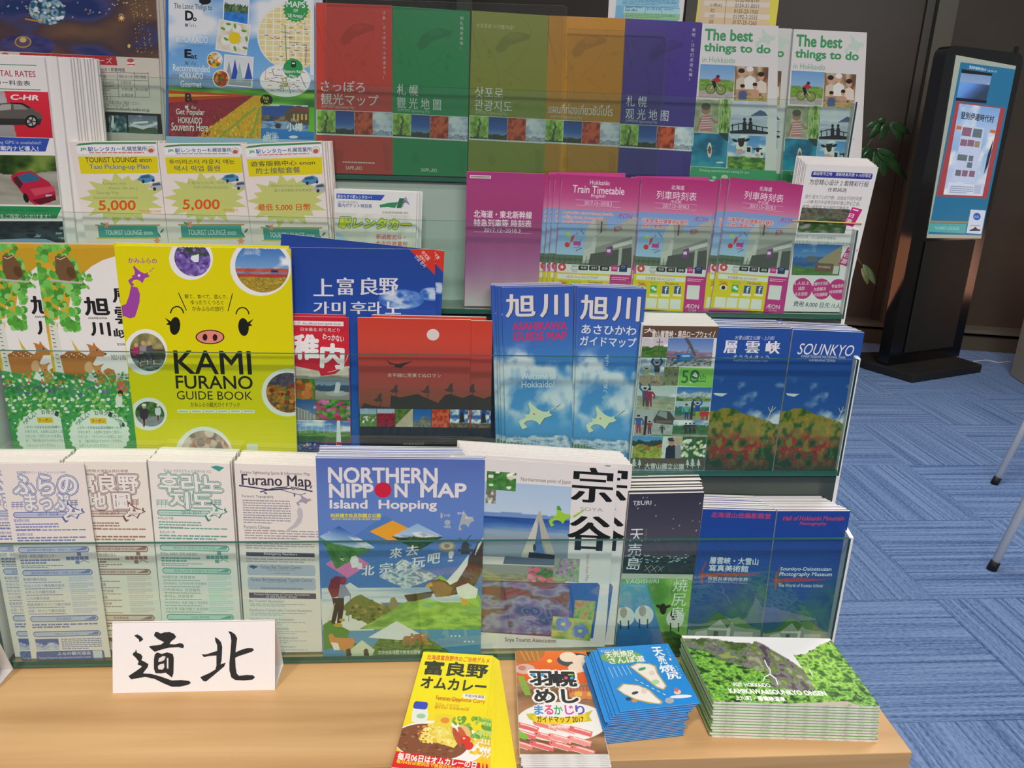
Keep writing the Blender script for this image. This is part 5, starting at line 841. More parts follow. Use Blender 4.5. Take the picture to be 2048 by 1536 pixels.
def ropeway(A):
    P = A.photo; G_ = tex('3a5a28 6a8a48 98a870', 8, 4)
    P(1280, 676, 1337, 713, land(sky('c0b8c4 d8d0d4', .3), (.45, .12, 3, tex('2c5020 4c7c30', 6, 3), 3))); A.line([(1319, 676), (1317, 711)], 1.6, '4a4a4a'); A.line([(1312, 684), (1326, 684)], 1.6, '5a5a5a')
    P(1337, 676, 1428, 732, land(sky('4c70b8 8098c8 a8a8c0', 0), (.48, .03, 5, tex('6a5068 988098', 9, 3), 3), (.72, .06, 5, tex('383c40 888c90 c8ccd0', 14, 5), 4))); A.poly([(1368, 676), (1376, 676), (1384, 690), (1393, 712), (1388, 712), (1378, 692)], '4a4c50'); A.line([(1380, 688), (1373, 710)], 2, '5a5c60'); A.line([(1372, 704), (1396, 700)], 1.4, '5a5c60'); A.poly([(1352, 708), (1386, 706), (1384, 720), (1352, 725)], '2c6cb0'); A.rect(1354, 711, 1360, 718, '1c2c40'); A.rect(1364, 710, 1380, 715, '88b8e0')
    P(1276, 717, 1331, 771, land(sky('6888a8 a8b8c8', .4), (.62, .05, 4, tex('8a7c68 a89880 68604c', 7, 5), 3))); A.man(1314, 762, 38, '2c3c50', 'a89878', 1); A.man(1293, 764, 28, 'a8b070', '988868', 1)
    P(1329, 733, 1359, 771, tex('4a5a38 8a8868 6a7a50', 8, 9)); 
    A.part('anniversary_panel'); A.poly([(1360, 734), (1428, 737), (1424, 775), (1356, 771)], '80c850'); A.tx('5', 1365, 741, 1378, 766, '2c7040', .01); A.ell(1390, 749, 9, 9, '2c5c38'); A.poly([(1384, 751), (1390, 744), (1397, 751), (1393, 755)], 'd8e8c8'); A.tx('th', 1400, 748, 1412, 758, '2c7040', 0); A.greek(1380, 760, 1412, 764, 1, '3c7848', .7); A.rect(1379, 763, 1389, 766, 'e8ece0'); A.tx('O', 1381, 741, 1399, 766, '2c7040', -.005)
    P(1271, 771, 1353, 819, land(sky('b8c8c8 d8e0dc', .2), (.35, .16, 2, tex('7a8878 98a494', 6, 3), 8), (.6, .05, 3, tex('8a9470 b8b8a0', 9, 5), 4))); A.man(1290, 813, 38, '2c5888', '4a4a40', 1); A.man(1299, 813, 36, '982c48', '803048')
    P(1355, 774, 1426, 802, land(sky('2c68b0 88b0d8', 0), (.4, .14, 5, tex('d8e0e8 8898a8 b8c4cc', 9, 3, 3), 6), (.72, .06, 3, G_, 5)))
    P(1352, 802, 1420, 840, land(sky('a8c0d0 d0dce0', .3), (.3, .1, 2, tex('2c6058 487c68', 5, 3), 3), (.75, .03, 3, tex('7a7c68 98988a', 6, 3), 4))); A.man(1373, 838, 30, '58a8a0', '2c4080'); A.man(1395, 838, 33, '2848a0', 'a8a030', 1); A.rect(1383, 803, 1388, 839, '3c3028'); A.man(1405, 840, 20, 'c83030', 'c83030'); A.man(1414, 840, 20, 'c83030', 'c83030')
    P(1267, 819, 1308, 872, land(sky('a8b0b0 b8bcb8', 0), (.45, .05, 3, tex('8a8c80 a4a49a', 6, 3), 3))); A.man(1277, 866, 36, '385890', '983040'); A.man(1299, 868, 26, '983038', '483040'); A.rect(1290, 832, 1295, 870, '2c2820')
    P(1308, 820, 1350, 872, land(sky('98a8a8 b8c0b8', 0), (.55, .05, 3, tex('98a098 b8bcb4', 4, 3), 3), (.95, 0, 1, GRS, 2))); A.poly([(1306, 840), (1318, 821), (1340, 823), (1350, 838), (1348, 850), (1308, 846)], '4a4440'); A.poly([(1314, 830), (1320, 822), (1334, 824), (1334, 838)], '889890'); A.rect(1312, 840, 1344, 846, '6a5c4c'); A.man(1324, 868, 18, '3a3c40', '3a3c40')
    P(1347, 840, 1418, 873, land(sky('5888b8 c8d8e4', .6), (.3, .12, 3, tex('2c5830 487844', 6, 3), 3), (.85, .02, 2, tex('8a8468 a8a48c', 6, 3), 3))); [A.man(1372+k*8, 868, 22, ('3a3028', '283048', '4a3828')[k], '2c2820') for k in range(3)]
    P(1264, 872, 1327, 916, land(sky('3c88c8 98c8e4', .2), (.2, .1, 9, tex('24301c 384828', 8, 3), 3), (.4, .1, 3, tex('c84830 6a7c28 a8a838', 9, 4, 2.8), 6), (.6, .25, 2, tex('7a9828 b8b838 486820', 9, 7), 3)))
    P(1326, 873, 1366, 917, tex('c8d0cc e0e0d8 98a090', 4, 3)); A.poly([(1330, 917), (1332, 896), (1340, 888), (1350, 890), (1352, 917)], '1c2028'); A.poly([(1350, 917), (1350, 892), (1360, 890), (1366, 917)], '8a8890'); A.ell(1343, 885, 6, 7, 'b88870', 0, 12); A.ell(1354, 884, 6, 7, 'c89880', 0, 12); A.ell(1343, 879, 8, 4, '283040', 0, 12); A.ell(1355, 878, 9, 4, 'b8a880', 0, 12)
    P(1366, 873, 1414, 917, dots(tex('24481c 3c6830', 8, 3), 'e8ecd8 f4f4e8 e0e4b0', 36, .06, 5, .1, .9))
    A.part('dark_band'); A.poly([(1262, 916), (1414, 917), (1408, 945), (1255, 945)], '54483c'); A.tx('大雪山國立公園', 1290, 926, 1368, 937, 'dce8e0', .02)
    for x, s in ((1268, 1.2), (1279, .8), (1375, .8), (1385, 1.2), (1397, .9)):
        for k in range(3): A.poly([(x, 921-4*s+k*4*s), (x+(3+k)*s, 927-4*s+k*4*s), (x-(3+k)*s, 927-4*s+k*4*s)], 'b8d8cc')
        A.rect(x-.6, 930, x+.8, 934+2*s, 'b8d8cc')
    A.part('title'); A.poly([(1286, 650), (1439, 652), (1434, 676), (1281, 674)], '584034'); A.tx('大', 1289, 656, 1310, 666, 'ecdfdc', .03); A.tx('雪山層雲峡・黒岳ロープウェイ', 1305, 661, 1424, 674, 'ecdfdc', .03); A.tx('/', 1427, 663, 1431, 674, 'ecdfdc', .02)
item('ropeway_leaflet', 'brown leaflet for a ropeway with a collage of mountain photos and green panel', [(1287, 651), (1439, 653), (1407, 940), (1260, 937)], ropeway, 4, .008, 'd8dcd8', th=.0012, n=9, dt=.0042, cat='leaflet', group='brown ropeway leaflets', shift=lambda i: (-.0006*i, 0, .0008*i), lab='one of the copies behind the brown ropeway leaflet', back='584034')

GQ = [(1436, 655), (1584, 658), (1544, 942), (1409, 941)]
def gorge(eng):
    def f(A):
        def bg(u, v):
            c = ramp(v, '1c4498 1c4498 1c4898 2050a0 2c60a8 3068b0')
            m = np.clip((fb(u+.3, v*2.5, (2.6, 3), 61, 4)-.47)*6, 0, 1)*np.clip((v-.33)*14, 0, 1); c = c*(1-m[..., None])+hx('d8e0ec')*m[..., None]
            y = .55+.10*np.abs(u-.28)**.8*(1+.6*(u > .28))-.0+.02*(fb(u, v*0, 12, 5)-.5); g = ramp(np.clip((fb(u, v, (13, 22), 71, 5)-.5)*2.6+.5, 0, 1), '2c4c1c 58701c a8782c 6c7c28 b88030'); g2 = ramp(np.clip((fb(u, v, (12, 20), 77, 5)-.5)*3+.45, 0, 1), '203c18 48681c 7c2018 a83020 6a7820'); t = np.clip((v-.72)*12+2*(fb(u, v, 4, 9)-.5), 0, 1)[..., None]
            g = g*(1-t)+g2*t; dk = np.clip((v-.86)*5, 0, .6)[..., None]; g = g*(1-dk)+hx('1c2c20')*dk; return np.where((v > y)[..., None], g, c)
        A.photo(0, 0, 1, 1, bg, Q=A.r, name='picture', step=.0062)
        A.part('birch'); A.line([(1532, 844), (1538, 832), (1542, 822), (1546, 812)], 1.6, 'c8c0a8'); A.line([(1541, 824), (1536, 814)], 1.2, 'c8c0a8'); A.line([(1542, 824), (1552, 814)], 1.2, 'c8c0a8'); A.poly([(1427, 786), (1455, 787), (1444, 793), (1430, 790)], 'd8dce0')
        A.part('title')
        if eng: A.tx('SOUNKYO', 1448, 683, 1562, 706, 'e8e4ec', 0, .2); A.part('lettering'); A.tx('DAISETSUZAN NATIONAL PARK', 1455, 707, 1547, 712, 'c8ccdc', 0, .1); A.tx('KAMIKAWA TOWN', 1472, 715, 1525, 720, 'c8ccdc', 0, .1)
        else: A.tx('層', 1450, 681, 1474, 706, 'e8e4ec', .01, 0, .03); A.tx('雲', 1493, 682, 1520, 706, 'e8e4ec', .01, 0, .03); A.tx('峡', 1534, 682, 1561, 707, 'e8e4ec', .01, 0, .03); A.part('lettering'); A.tx('大雪山国立公園・上川町', 1470, 671, 1549, 679, 'd8dce8', 0, .1); A.tx('そううんきょう', 1467, 710, 1538, 717, 'd8dce8'); A.tx('DAISETSUZAN NATIONAL PARK', 1467, 719, 1536, 723, '8a98b8', 0, .1)
    return f
item('gorge_brochure', 'blue brochure 層雲峡 with autumn mountain picture', GQ, gorge(0), 4, .008, '1c4498', th=.0018, n=9, dt=.0039, cat='brochure', group='blue Japanese gorge brochures', shift=lambda i: (-.0006*i, 0, .0002*i), jit=(.0012, .0012), lab='one of the copies behind the blue Japanese gorge brochure', back='dfe6e2')
item('gorge_brochure', 'taller blue brochure standing at the back of the 層雲峡 pile', [(1427, 633), (1565, 639), (1550, 900), (1412, 900)], lambda A: A.part('lettering'), 4, .0495, '1c4498', th=.0018, cat='brochure')
item('gorge_brochure', 'blue brochure SOUNKYO with autumn mountain picture, at the right end of its tier', [(1587, 659), (1729, 665), (1680, 943), (1546, 942)], gorge(1), 4, .008, '1c4498', th=.0018, ref=GQ, n=10, dt=.0040, cat='brochure', group='blue English gorge brochures', shift=lambda i: (-.0008*i, 0, .0001*i), jit=(.0012, .0012), lab='one of the copies behind the blue English gorge brochure', back='dfe6e2')

# ================================================================ tier 5 (bottom)
FQ = [(296, 922), (459, 927), (487, 1318), (331, 1318)]     # Korean map is the reference frame
def furano(col, pal, l1, l2, top, yr, lang, brown=0):
    def f(A):
        dk, md, lt = pal
        A.part('title')
        for s, x0, x1, y0, y1 in ((l1, 318, 441, 947, 984), (l2, 339, 424, 984, 1016)):
            A.tx(s, x0, y0, x1, y1, dk, .175); A.tx(s, x0, y0, x1, y1, 'f0ebe6', .125); A.tx(s, x0, y0, x1, y1, dk, .085); A.tx(s, x0, y0, x1, y1, 'f0ebe6', .045)
        A.part('lettering'); A.tx(top, 327, 938, 423, 944, dk, .0)
        if lang == 'ko': A.poly([(421, 934), (432, 931), (449, 935), (438, 943)], '3a9888')
        A.part('island_map'); A.rrect(314, 1019, 427, 1031, 6, dk); A.rrect(315.5, 1020.5, 425.5, 1029.5, 5, lt); A.tx(yr, 363, 1022, 403, 1028, dk)
        A.hokkaido(406, 1002, 462, 1043, dk, False); A.hokkaido(410, 1007, 457, 1039, 'efe8e2', False); A.tx('FURANO', 424, 1025, 442, 1029, md); A.poly([(433, 1013), (437, 1023), (429, 1023)], md)
        for x in (315, 323, 331, 430, 438): A.line([(x, 1014), (x+1, 1000)], .9, md); [A.ell(x+1+d, 1000+k*4, 1.8, 1.2, md, 0, 6) for k in range(3) for d in (-2, 2)]
        A.part('lettering')
        h = {'ja': ('富良野の地形', '富良野の気候'), 'zh': ('富良野的地形', '富良野的氣候'), 'ko': ('후라노의 지형', '후라노의 기후')}[lang]
        A.tx(h[0], 315, 1033, 346, 1039, dk, .01); A.greek(317, 1041, 402, 1057, 3, md, .5); A.greek(317, 1053, 455, 1058, 1, md, .5); A.tx(h[1], 319, 1061, 350, 1067, dk, .01); A.greek(319, 1068, 455, 1079, 2, md, .55)
        def band(x0, y0, x1, y1, s): A.part('heading_band'); A.rrect(x0, y0, x1, y1, (y1-y0)/2, dk); A.rrect(x0+1.4, y0+1.6, x1-1.4, y1-1.4, (y1-y0)/2-1.5, lt); A.poly([(x1-28, y1-2), (x1-8, y0+3), (x1-3, y0+5), (x1-6, y1-2)], md); A.part('lettering'); A.tx(s, (x0+x1)/2-len(s)*3, y0+4, (x0+x1)/2+len(s)*3, y1-3, dk)
        H = {'ja': ('富良野市の観光案内・宿泊のご相談は', '富良野・美瑛広域観光センター', '富良野沿線観光協会・お問い合わせ先', ('美瑛町観光協会', 'かみふらの十勝岳観光協会', 'なかふらの観光協会', 'ふらの観光協会', '南富良野まちづくり観光協会', '占冠・村づくり観光協会'), '緊急連絡先'),
             'zh': ('富良野市的觀光導覽/住宿洽詢', '富良野・美瑛的廣域觀光中心', '富良野沿線觀光協會/洽詢處', ('美瑛觀光協會', '十勝岳觀光協會', '中富良野的觀光協會', '富良野觀光協會', '南富良野觀光協會', '占冠觀光協會'), '緊急聯絡處'),
             'ko': ('후라노시 관광안내·숙박상담', '후라노·비에이 광역 관광센터', '후라노지선 관광협회 문의사항', ('비에이초 관광협회', '가미후라노 도카치다케 관광협회', '나카후라노 관광협회', '후라노 관광협회', '미나미후라노 마을 만들기 관광협회', '시무캇푸 마을 만들기 관광협회'), '긴급 연락처')}[lang]
        band(319, 1089, 458, 1101, H[0]); A.tx(H[1], 320, 1104, 394, 1111, dk, .005); A.greek(322, 1113, 400, 1124, 2, md, .6); A.greek(323, 1125, 406, 1132, 2, md, .5)
        A.part('site_map'); 
        for k in range(5): A.rect(412+k*9, 1111, 420+k*9, 1118, md)
        A.rect(434, 1103, 442, 1110, md); A.rect(430, 1119, 438, 1126, md); A.line([(440, 1123), (446, 1119), (458, 1124)], 1.4, md)
        band(324, 1135, 462, 1147, H[2])
        for k, s in enumerate(H[3]): A.part('lettering'); w = min(86, len(s)*(7.2 if lang == 'ko' else 6.6)); A.tx(s, 325+k*1.1, 1151+k*12.7, 325+k*1.1+w, 1157+k*12.7, dk); A.greek(327+k, 1159+k*12.7, 400+k, 1161.5+k*12.7, 1, md, .6); A.greek(414+k*1.1, 1150+k*12.7, 462+k*1.1, 1161+k*12.7, 3, lt, .6, k)
        band(333, 1228, 467, 1240, H[4]); A.greek(336, 1243, 465, 1253, 2, md, .6)
        band(337, 1259, 470, 1270, {'ja': '(森のガーデン)', 'zh': '(花人街道)', 'ko': '(꽃길 안내)'}[lang])
        A.photo(340, 1274, 386, 1297, land(lambda u, v: ramp(v, '%s %s' % (dk, dk)), (.4, .2, 3, lambda u, v: ramp(fb(u, v, 6, 3), '%s %s efe8e2' % (dk, lt)), 5)), step=2.2)
        A.part('lettering'); A.greek(391, 1274, 470, 1297, 6, md, .5)
        A.part('address_band'); A.rrect(340, 1299, 474, 1317, 4, dk)
        A.tx('ふらの観光協会', 382, 1301, 448, 1308, 'e8e4f0', .02) if lang == 'ja' else A.tx('富良野觀光協會' if lang == 'zh' else '후라노 관광협회', 382, 1301, 440, 1308, 'e8e4f0', .01); A.tx('http://www.furanotourism.com', 346, 1310, 447, 1316, 'd8d4e8', .01); A.rect(452, 1300, 470, 1315, 'd8dce4')
    return f
PB = ('5868a8', '7880b4', 'c0c4e0'); PR = ('7a5048', '9c7468', 'dcc8bc'); PG = ('3c8878', '6aa498', 'bcdcd0')
FG = dict(th=.0016, cat='map', m=M_MATTE)
jp = furano('b', PB, 'ふらの', 'まっぷ', '富良野観光ポイント&インフォメーションMAP', '2017-2018', 'ja')
item('town_map', 'cream Furano map printed in blue, front copy tilted over the brown one', [(0, 927), (167, 926), (222, 1318), (64, 1322)], jp, 5, .006, 'efe4de', ref=FQ, group='blue printed Furano maps', **FG)
item('town_map', 'cream folded Furano map printed in blue, copy at the left end of the bottom tier', [(-45, 925), (118, 925), (190, 1320), (32, 1322)], jp, 5, .010, 'efe4de', ref=FQ, n=11, dt=.0034, group='blue printed Furano maps', lab='one of the copies behind the blue printed Furano map', jit=(.001, .0012), **FG)
item('town_map', 'cream folded Furano map printed in brown with Chinese title', [(128, 923), (292, 924), (331, 1318), (177, 1318)], furano('r', PR, '富良野', '地 圖', '富良野觀光景點&資訊導覽', '2016-2017', 'zh'), 5, .010, 'f0e8dc', ref=FQ, n=11, dt=.0034, group='brown printed Furano maps', lab='one of the copies behind the brown printed Furano map', jit=(.001, .0012), back='e8e0c8', **FG)
item('town_map', 'cream folded Furano map printed in green with Korean title', FQ, furano('g', PG, '후라노', '지도', '후라노 관광포인트 & 인포메이션 지도', '2016-2017', 'ko'), 5, .008, 'f0e8e2', n=12, dt=.0034, group='green printed Furano maps', lab='one of the copies behind the green printed Furano map', jit=(.001, .0012), **FG)
def furano_en(A):
    A.part('title'); A.tx('Furano Map', 483, 948, 621, 977, '3a3444', 0, 0, .02)
    A.part('branch'); A.line([(478, 971), (500, 974), (540, 980), (590, 976), (625, 983)], 2.6, '2c3458'); A.line([(520, 984), (550, 976), (575, 974)], 2.2, '2c3458'); A.line([(560, 979), (600, 990), (612, 986)], 1.2, '2c3458'); [A.ell(x, y, 4, 1.8, '5a6080', 30*k, 8) for k, (x, y) in enumerate(((508, 966), (531, 986), (584, 976), (589, 990), (622, 974), (536, 968)))]; A.poly([(587, 972), (591, 980), (583, 980)], '88808c'); A.poly([(596, 972), (600, 980), (592, 980)], '88808c')
    A.part('lettering'); A.tx('Furano Sightseeing Spots & Information Map', 481, 941, 620, 949, '5a525c'); A.tx("Furano's Topography", 484, 989, 547, 996, '4c4652'); A.tx("Furano's Climate", 488, 1050, 539, 1057, '4c4652')
    A.greek(485, 998, 580, 1047, 10, '9c96a0', .45); A.greek(489, 1058, 636, 1078, 4, '9c96a0', .45); A.greek(491, 1084, 628, 1098, 3, '9c9ca0', .4)
    A.part('island_map'); A.hokkaido(591, 988, 628, 1012, 'a09aac', False); A.poly([(598, 1013), (604, 1018), (606, 1030), (603, 1044), (594, 1054), (578, 1062), (566, 1066), (578, 1056), (588, 1048), (596, 1034), (594, 1022)], 'c4bcc4')
    A.part('heading_band'); A.rect(492, 1104, 629, 1112, '4c4860'); A.rect(498, 1185, 632, 1196, '4c4460'); A.rrect(494, 1128, 630, 1150, 5, 'b8bcd0'); A.rrect(495, 1154, 631, 1179, 5, 'b8bcd0'); A.poly([(497, 1133), (504, 1130), (517, 1133), (507, 1138)], '4c5878')
    A.part('lettering'); A.tx('Emergency Numbers', 528, 1105, 594, 1111, 'e8e4ec', .01); A.tx('Furano Biei Tourism Centre', 521, 1130, 602, 1137, '5a5c70'); A.tx('(Open daily from 9 am to 6 pm)', 534, 1138, 590, 1142, '7a7c88'); A.tx('0167-23-3388', 550, 1145, 578, 1148, '7a7c88'); A.tx('Furano Biei International Tourism Centre', 502, 1155, 623, 1162, '5a5c70'); A.tx('(Open daily from 9 am to 6 pm)', 534, 1163, 590, 1166, '7a7c88'); A.tx('http://www.furanotourism.com', 522, 1174, 606, 1179, '4a4c58', .01)
    A.tx('Contact Information of Tourism Associations', 508, 1186, 619, 1190, 'e8e4ec'); A.tx('in the Furano Areas', 533, 1191, 594, 1195, 'e8e4ec', .01); A.greek(492, 1115, 629, 1125, 2, '9c9ca4', .35)
    for k, s in enumerate(('Biei Tourism Association', 'Kamifurano Tokachi-dake Tourism Association', 'Nakafurano Tourism Association', 'Furano Tourism Association', 'Minamifurano Tourism Association', 'Shimukappu Tourism Association')): A.tx(s, 498+k*1.2, 1199+k*18.3, 498+k*1.2+len(s)*2.9, 1204+k*18.3, '707888'); A.greek(500+k*1.2, 1206+k*18.3, 610+k*1.2, 1213+k*18.3, 2, 'a8acb4', .4, k)
item('town_map', 'cream folded Furano Map with English serif title and branch drawing', [(468, 927), (634, 932), (645, 1317), (493, 1316)], furano_en, 5, .010, 'efe4de', n=11, dt=.0034, group='English Furano maps', lab='one of the copies behind the English Furano map', jit=(.001, .0012), **FG)

PQ = [(632, 916), (970, 919), (961, 1312), (646, 1316)]
def nippon(A):
    A.photo(0, 0, 1, 1, lambda u, v: ramp(v, '5068b8 5878c4 5c80cc 5078c8 4470b8 5080c0 68a0d0'), Q=A.r, name='picture', step=.02)
    D = lambda cx, cy, w, h: [(cx-w, cy), (cx, cy-h), (cx+w, cy), (cx, cy+h)]
    def dph(cx, cy, w, h, fn, name='photo'):
        A.photo(0, 0, 1, 1, fn, Q=[(cx-w, cy), (cx, cy-h), (cx+w, cy), (cx, cy+h)], name=name, step=2.0/max(w, h))
    A.part('diamond_pattern'); A.poly([(638, 1120), (770, 1030), (880, 1110), (770, 1190), (640, 1200)], '4a78c0'); A.poly(D(695, 1128, 44, 28), 'e078b0'); A.poly([(640, 1200), (700, 1165), (790, 1225), (745, 1262), (646, 1262)], 'e4e4e0'); A.poly([(719, 1258), (830, 1190), (940, 1150), (962, 1200), (962, 1260)], '78b040'); A.poly([(830, 1190), (900, 1188), (960, 1215), (955, 1200), (880, 1150)], '90c850'); A.poly([(646, 1262), (962, 1258), (961, 1314), (646, 1318)], '4c90c0')
    A.poly(D(785, 1063, 46, 22), 'f0a028')
    dia = lambda P, fn, st=.022: A.photo(0, 0, 1, 1, fn, Q=P, step=st)
    dia([(640, 1072), (678, 1052), (750, 1095), (672, 1138)], lambda u, v: land(sky('2858b0 88b0e0', .4), (.0, 0, 1, sky('2050a8 a8c8e8 e0e8f0', .4), 1), (.52, .02, 4, tex('38702c 58903c', 9, 4), 3))(u, np.clip((v-u+1)/2, 0, 1)))
    dia([(783, 1073), (835, 1047), (887, 1073), (835, 1102)], lambda u, v: land(sky('88b4e0 c8dcf0', 0), (.36, .14, 3, tex('8098b8 e8eef4', 7, 3), 5), (.5, .05, 5, tex('203818 3a5c28', 12, 3), 5))(u, np.clip((v-u+1)/2, 0, 1)))
    dia([(757, 1153), (806, 1117), (878, 1154), (810, 1178)], lambda u, v: tex('6888a8 b8c8d0 e8ecec 90a4b4', (9, 7), 12, 3)(u, v))
    for P in ([(757, 1153), (795, 1130), (806, 1125), (822, 1131), (858, 1160), (812, 1178)],): A.poly([(770, 1128), (800, 1132), (757, 1150)], '4a78c0')
    A.photo(640, 1176, 930, 1206, lambda u, v: ramp(np.clip(fb(u, v, (3, 6), 5, 3)*1.3-.1, 0, 1), '6898c8 c8d8e4 f0f0ec'), step=3)
    R = random.Random(4)
    A.part('green_hills'); A.poly([(682, 1216), (700, 1200), (712, 1192), (722, 1189), (738, 1198), (760, 1208), (796, 1215), (790, 1226), (757, 1247), (735, 1248), (700, 1228)], '6a7430'); A.poly([(776, 1214), (782, 1196), (789, 1194), (796, 1205), (796, 1218), (784, 1222)], '88804c')
    for k in range(90): x = R.uniform(692, 780); y = R.uniform(1198, 1240); A.ell(x, y, R.uniform(3, 6), R.uniform(2, 4), R.choice(['4c6024', '88803c', '58702c', 'a08c50', '38481c']), R.uniform(-30, 30), 7) if abs(x-735)*.6+1196 < y < 1250-abs(x-735)*.4 else 0
    A.photo(719, 1190, 962, 1262, lambda u, v: tex('609838 88b848 a0d058', (6, 8), 9)(u, v), Q=[(719, 1258), (836, 1190), (962, 1230), (962, 1258)], step=.012)
    A.photo(730, 1276, 930, 1318, lambda u, v: tex('3c6828 5c8838 284c1c 7c9c48', (9, 8), 15)(u, v), Q=[(724, 1318), (760, 1276), (850, 1272), (918, 1316)], step=.012); A.poly([(736, 1275), (793, 1242), (848, 1272), (800, 1280)], 'e0e8ec')
    A.photo(0, 0, 1, 1, tex('2c5820 6c9038 a8b048', 8, 5), Q=[(646, 1250), (672, 1262), (716, 1290), (700, 1318)], step=.03); A.poly([(646, 1250), (660, 1240), (700, 1262), (690, 1290), (648, 1300)], '4c8434')
    A.poly([(700, 1300), (724, 1280), (750, 1300), (740, 1318), (700, 1318)], 'd8dcc0')
    A.part('eagle'); A.poly([(860, 1162), (878, 1158), (897, 1165), (930, 1130), (950, 1096), (958, 1080), (970, 1080), (970, 1130), (952, 1168), (940, 1185), (905, 1190), (880, 1194), (870, 1178)], '4a3424'); A.poly([(893, 1162), (915, 1138), (938, 1108), (935, 1130), (915, 1162), (900, 1170)], 'f0f0f0'); A.poly([(855, 1170), (862, 1162), (882, 1160), (905, 1176), (900, 1192), (872, 1194)], '8a6038'); A.poly([(852, 1170), (862, 1164), (866, 1171), (856, 1175)], 'e8a030'); A.poly([(912, 1175), (936, 1166), (956, 1178), (952, 1196), (930, 1198), (916, 1190)], 'f0f0e8'); A.poly([(920, 1195), (932, 1198), (940, 1212), (932, 1208), (926, 1212)], 'd8a040'); A.poly([(808, 1190), (840, 1186), (868, 1182), (862, 1194), (830, 1202), (815, 1202)], '3a3028')
    for k in range(7): A.line([(950+k*3, 1110-k*6), (958+k*3, 1086-k*4)], 2, 'e8e8e8')
    A.part('hiker'); A.poly([(656, 1178), (662, 1158), (672, 1152), (684, 1154), (688, 1168), (680, 1192), (664, 1196)], '7a2430'); A.poly([(680, 1168), (690, 1170), (700, 1186), (702, 1192), (690, 1192), (686, 1200), (676, 1198)], '8890a8'); A.ell(687, 1161, 6, 7.5, '9a3038'); A.poly([(664, 1196), (688, 1196), (688, 1215), (684, 1240), (682, 1246), (674, 1246), (676, 1222), (672, 1240), (668, 1250), (662, 1244), (668, 1216)], '1c1c20'); A.ell(676, 1250, 9, 4, 'b8a030'); A.ell(684, 1240, 6, 3, 'b8a030'); A.line([(670, 1206), (654, 1246)], 1.2, 'c8c8c8'); A.line([(701, 1188), (697, 1243)], 1.2, '6a6a68')
    A.part('fox_and_deer'); A.poly([(657, 1270), (664, 1266), (670, 1275), (690, 1276), (706, 1276), (710, 1284), (702, 1296), (682, 1300), (668, 1298), (660, 1286)], 'd88848'); A.poly([(662, 1284), (676, 1286), (680, 1300), (668, 1300)], 'f0ece4')
    for x, y in ((806, 1276), (826, 1272), (838, 1276)): A.poly([(x, y), (x+4, y-4), (x+16, y-4), (x+18, y+2), (x+18, y+16), (x+14, y+16), (x+12, y+6), (x+5, y+6), (x+3, y+16), (x, y+16)], 'a86840'); A.ell(x+18, y-6, 3, 4, 'a86840', 0, 8)
    for x in (697, 732): A.ell(x, 1303, 5, 6, '4a3c30', 0, 10); A.rect(x-4, 1306, x+6, 1316, '2c2824')
    A.part('windmill'); A.poly([(922, 1108), (924, 1088), (930, 1080), (938, 1088), (940, 1108)], '3c3c40'); A.rect(916, 1098, 946, 1103, '4a4a4c'); A.line([(918, 1076), (944, 1092)], 1.2, '3a3a3c'); A.line([(942, 1070), (920, 1096)], 1.2, '3a3a3c'); A.ell(894, 1092, 17, 12, '988c78'); A.ell(894, 1091, 13, 8, 'c8b8a0'); A.ell(894, 1092, 6, 4, '8a7c68')
    A.part('milk'); A.poly([(703, 1113), (712, 1111), (717, 1118), (718, 1134), (704, 1136), (700, 1122)], 'f0f0ee'); A.rect(715, 1126, 724, 1138, 'e8e8e8'); COW(A, 683, 1117, 5)
    A.part('region_map'); A.shape(HK[:19], 915, 1020, 955, 1062, 'a8b0b8'); A.ell(895, 1045, 6, 5.5, 'a8b0b8'); A.ell(883, 1031, 2.5, 6, 'a8b0b8'); A.tx('稚内市', 915, 1024, 928, 1029, 'e8ecf4'); A.tx('猿払村', 930, 1033, 944, 1038, 'e8ecf4'); A.tx('礼文島', 888, 1028, 900, 1033, 'e8ecf4'); A.tx('利尻島', 888, 1051, 901, 1056, 'e8ecf4')
    A.part('title'); A.tx('NORTHERN', 657, 935, 874, 965, 'ece4e8', .045); A.tx('NIPP', 659, 968, 746, 995, 'ece4e8', .045); A.ell(766, 980, 17, 15.5, 'd01c38'); A.tx('N', 790, 968, 814, 994, 'ece4e8', .045); A.tx('MAP', 842, 967, 932, 994, 'ece4e8', .045); A.tx('Island  Hopping', 660, 1000, 873, 1022, 'ece4e8', .04)
    A.part('lettering'); A.tx('利尻禮文佐呂別國立公園', 661, 1027, 761, 1035, 'e4dc30', .05); A.tx('+稚内市+利尻島+禮文島+豊富町+幌延町', 662, 1036, 761, 1040, 'e4dc30', .02)
    A.part('slogan'); 
    for c_, x, y, w in (('來', 778, 1096, 24), ('去', 810, 1091, 25), ('北', 722, 1131, 24), ('宗', 757, 1126, 26), ('谷', 790, 1121, 26), ('玩', 822, 1115, 26), ('吧', 854, 1107, 24), ('!', 896, 1103, 8)): A.tx(c_, x, y, x+w, y+20, 'f0ecec', .01, .2, .02, rot=-6)
    A.part('lettering'); A.tx('北宗谷區域觀光推進協議會', 756, 1301, 841, 1309, 'e0e4dc', .03); [A.ell(903+8*k, 1272, 2.6, 1.6, 'e0e8ec', 0, 6) for k in range(3)]; [A.ell(930+8*k, 1283, 2.6, 1.6, 'e0e8ec', 0, 6) for k in range(3)]
item('island_map', 'large blue NORTHERN NIPPON MAP Island Hopping with red dot and diamond pictures', PQ, nippon, 5, .006, '5070c0', th=.0016, n=11, dt=.0028, cat='map', group='large blue island hopping maps', lab='one of the copies behind the large blue island hopping map', jit=(.0012, .001), shift=lambda i: (0, 0, .0002*i), back='e4e8f4')

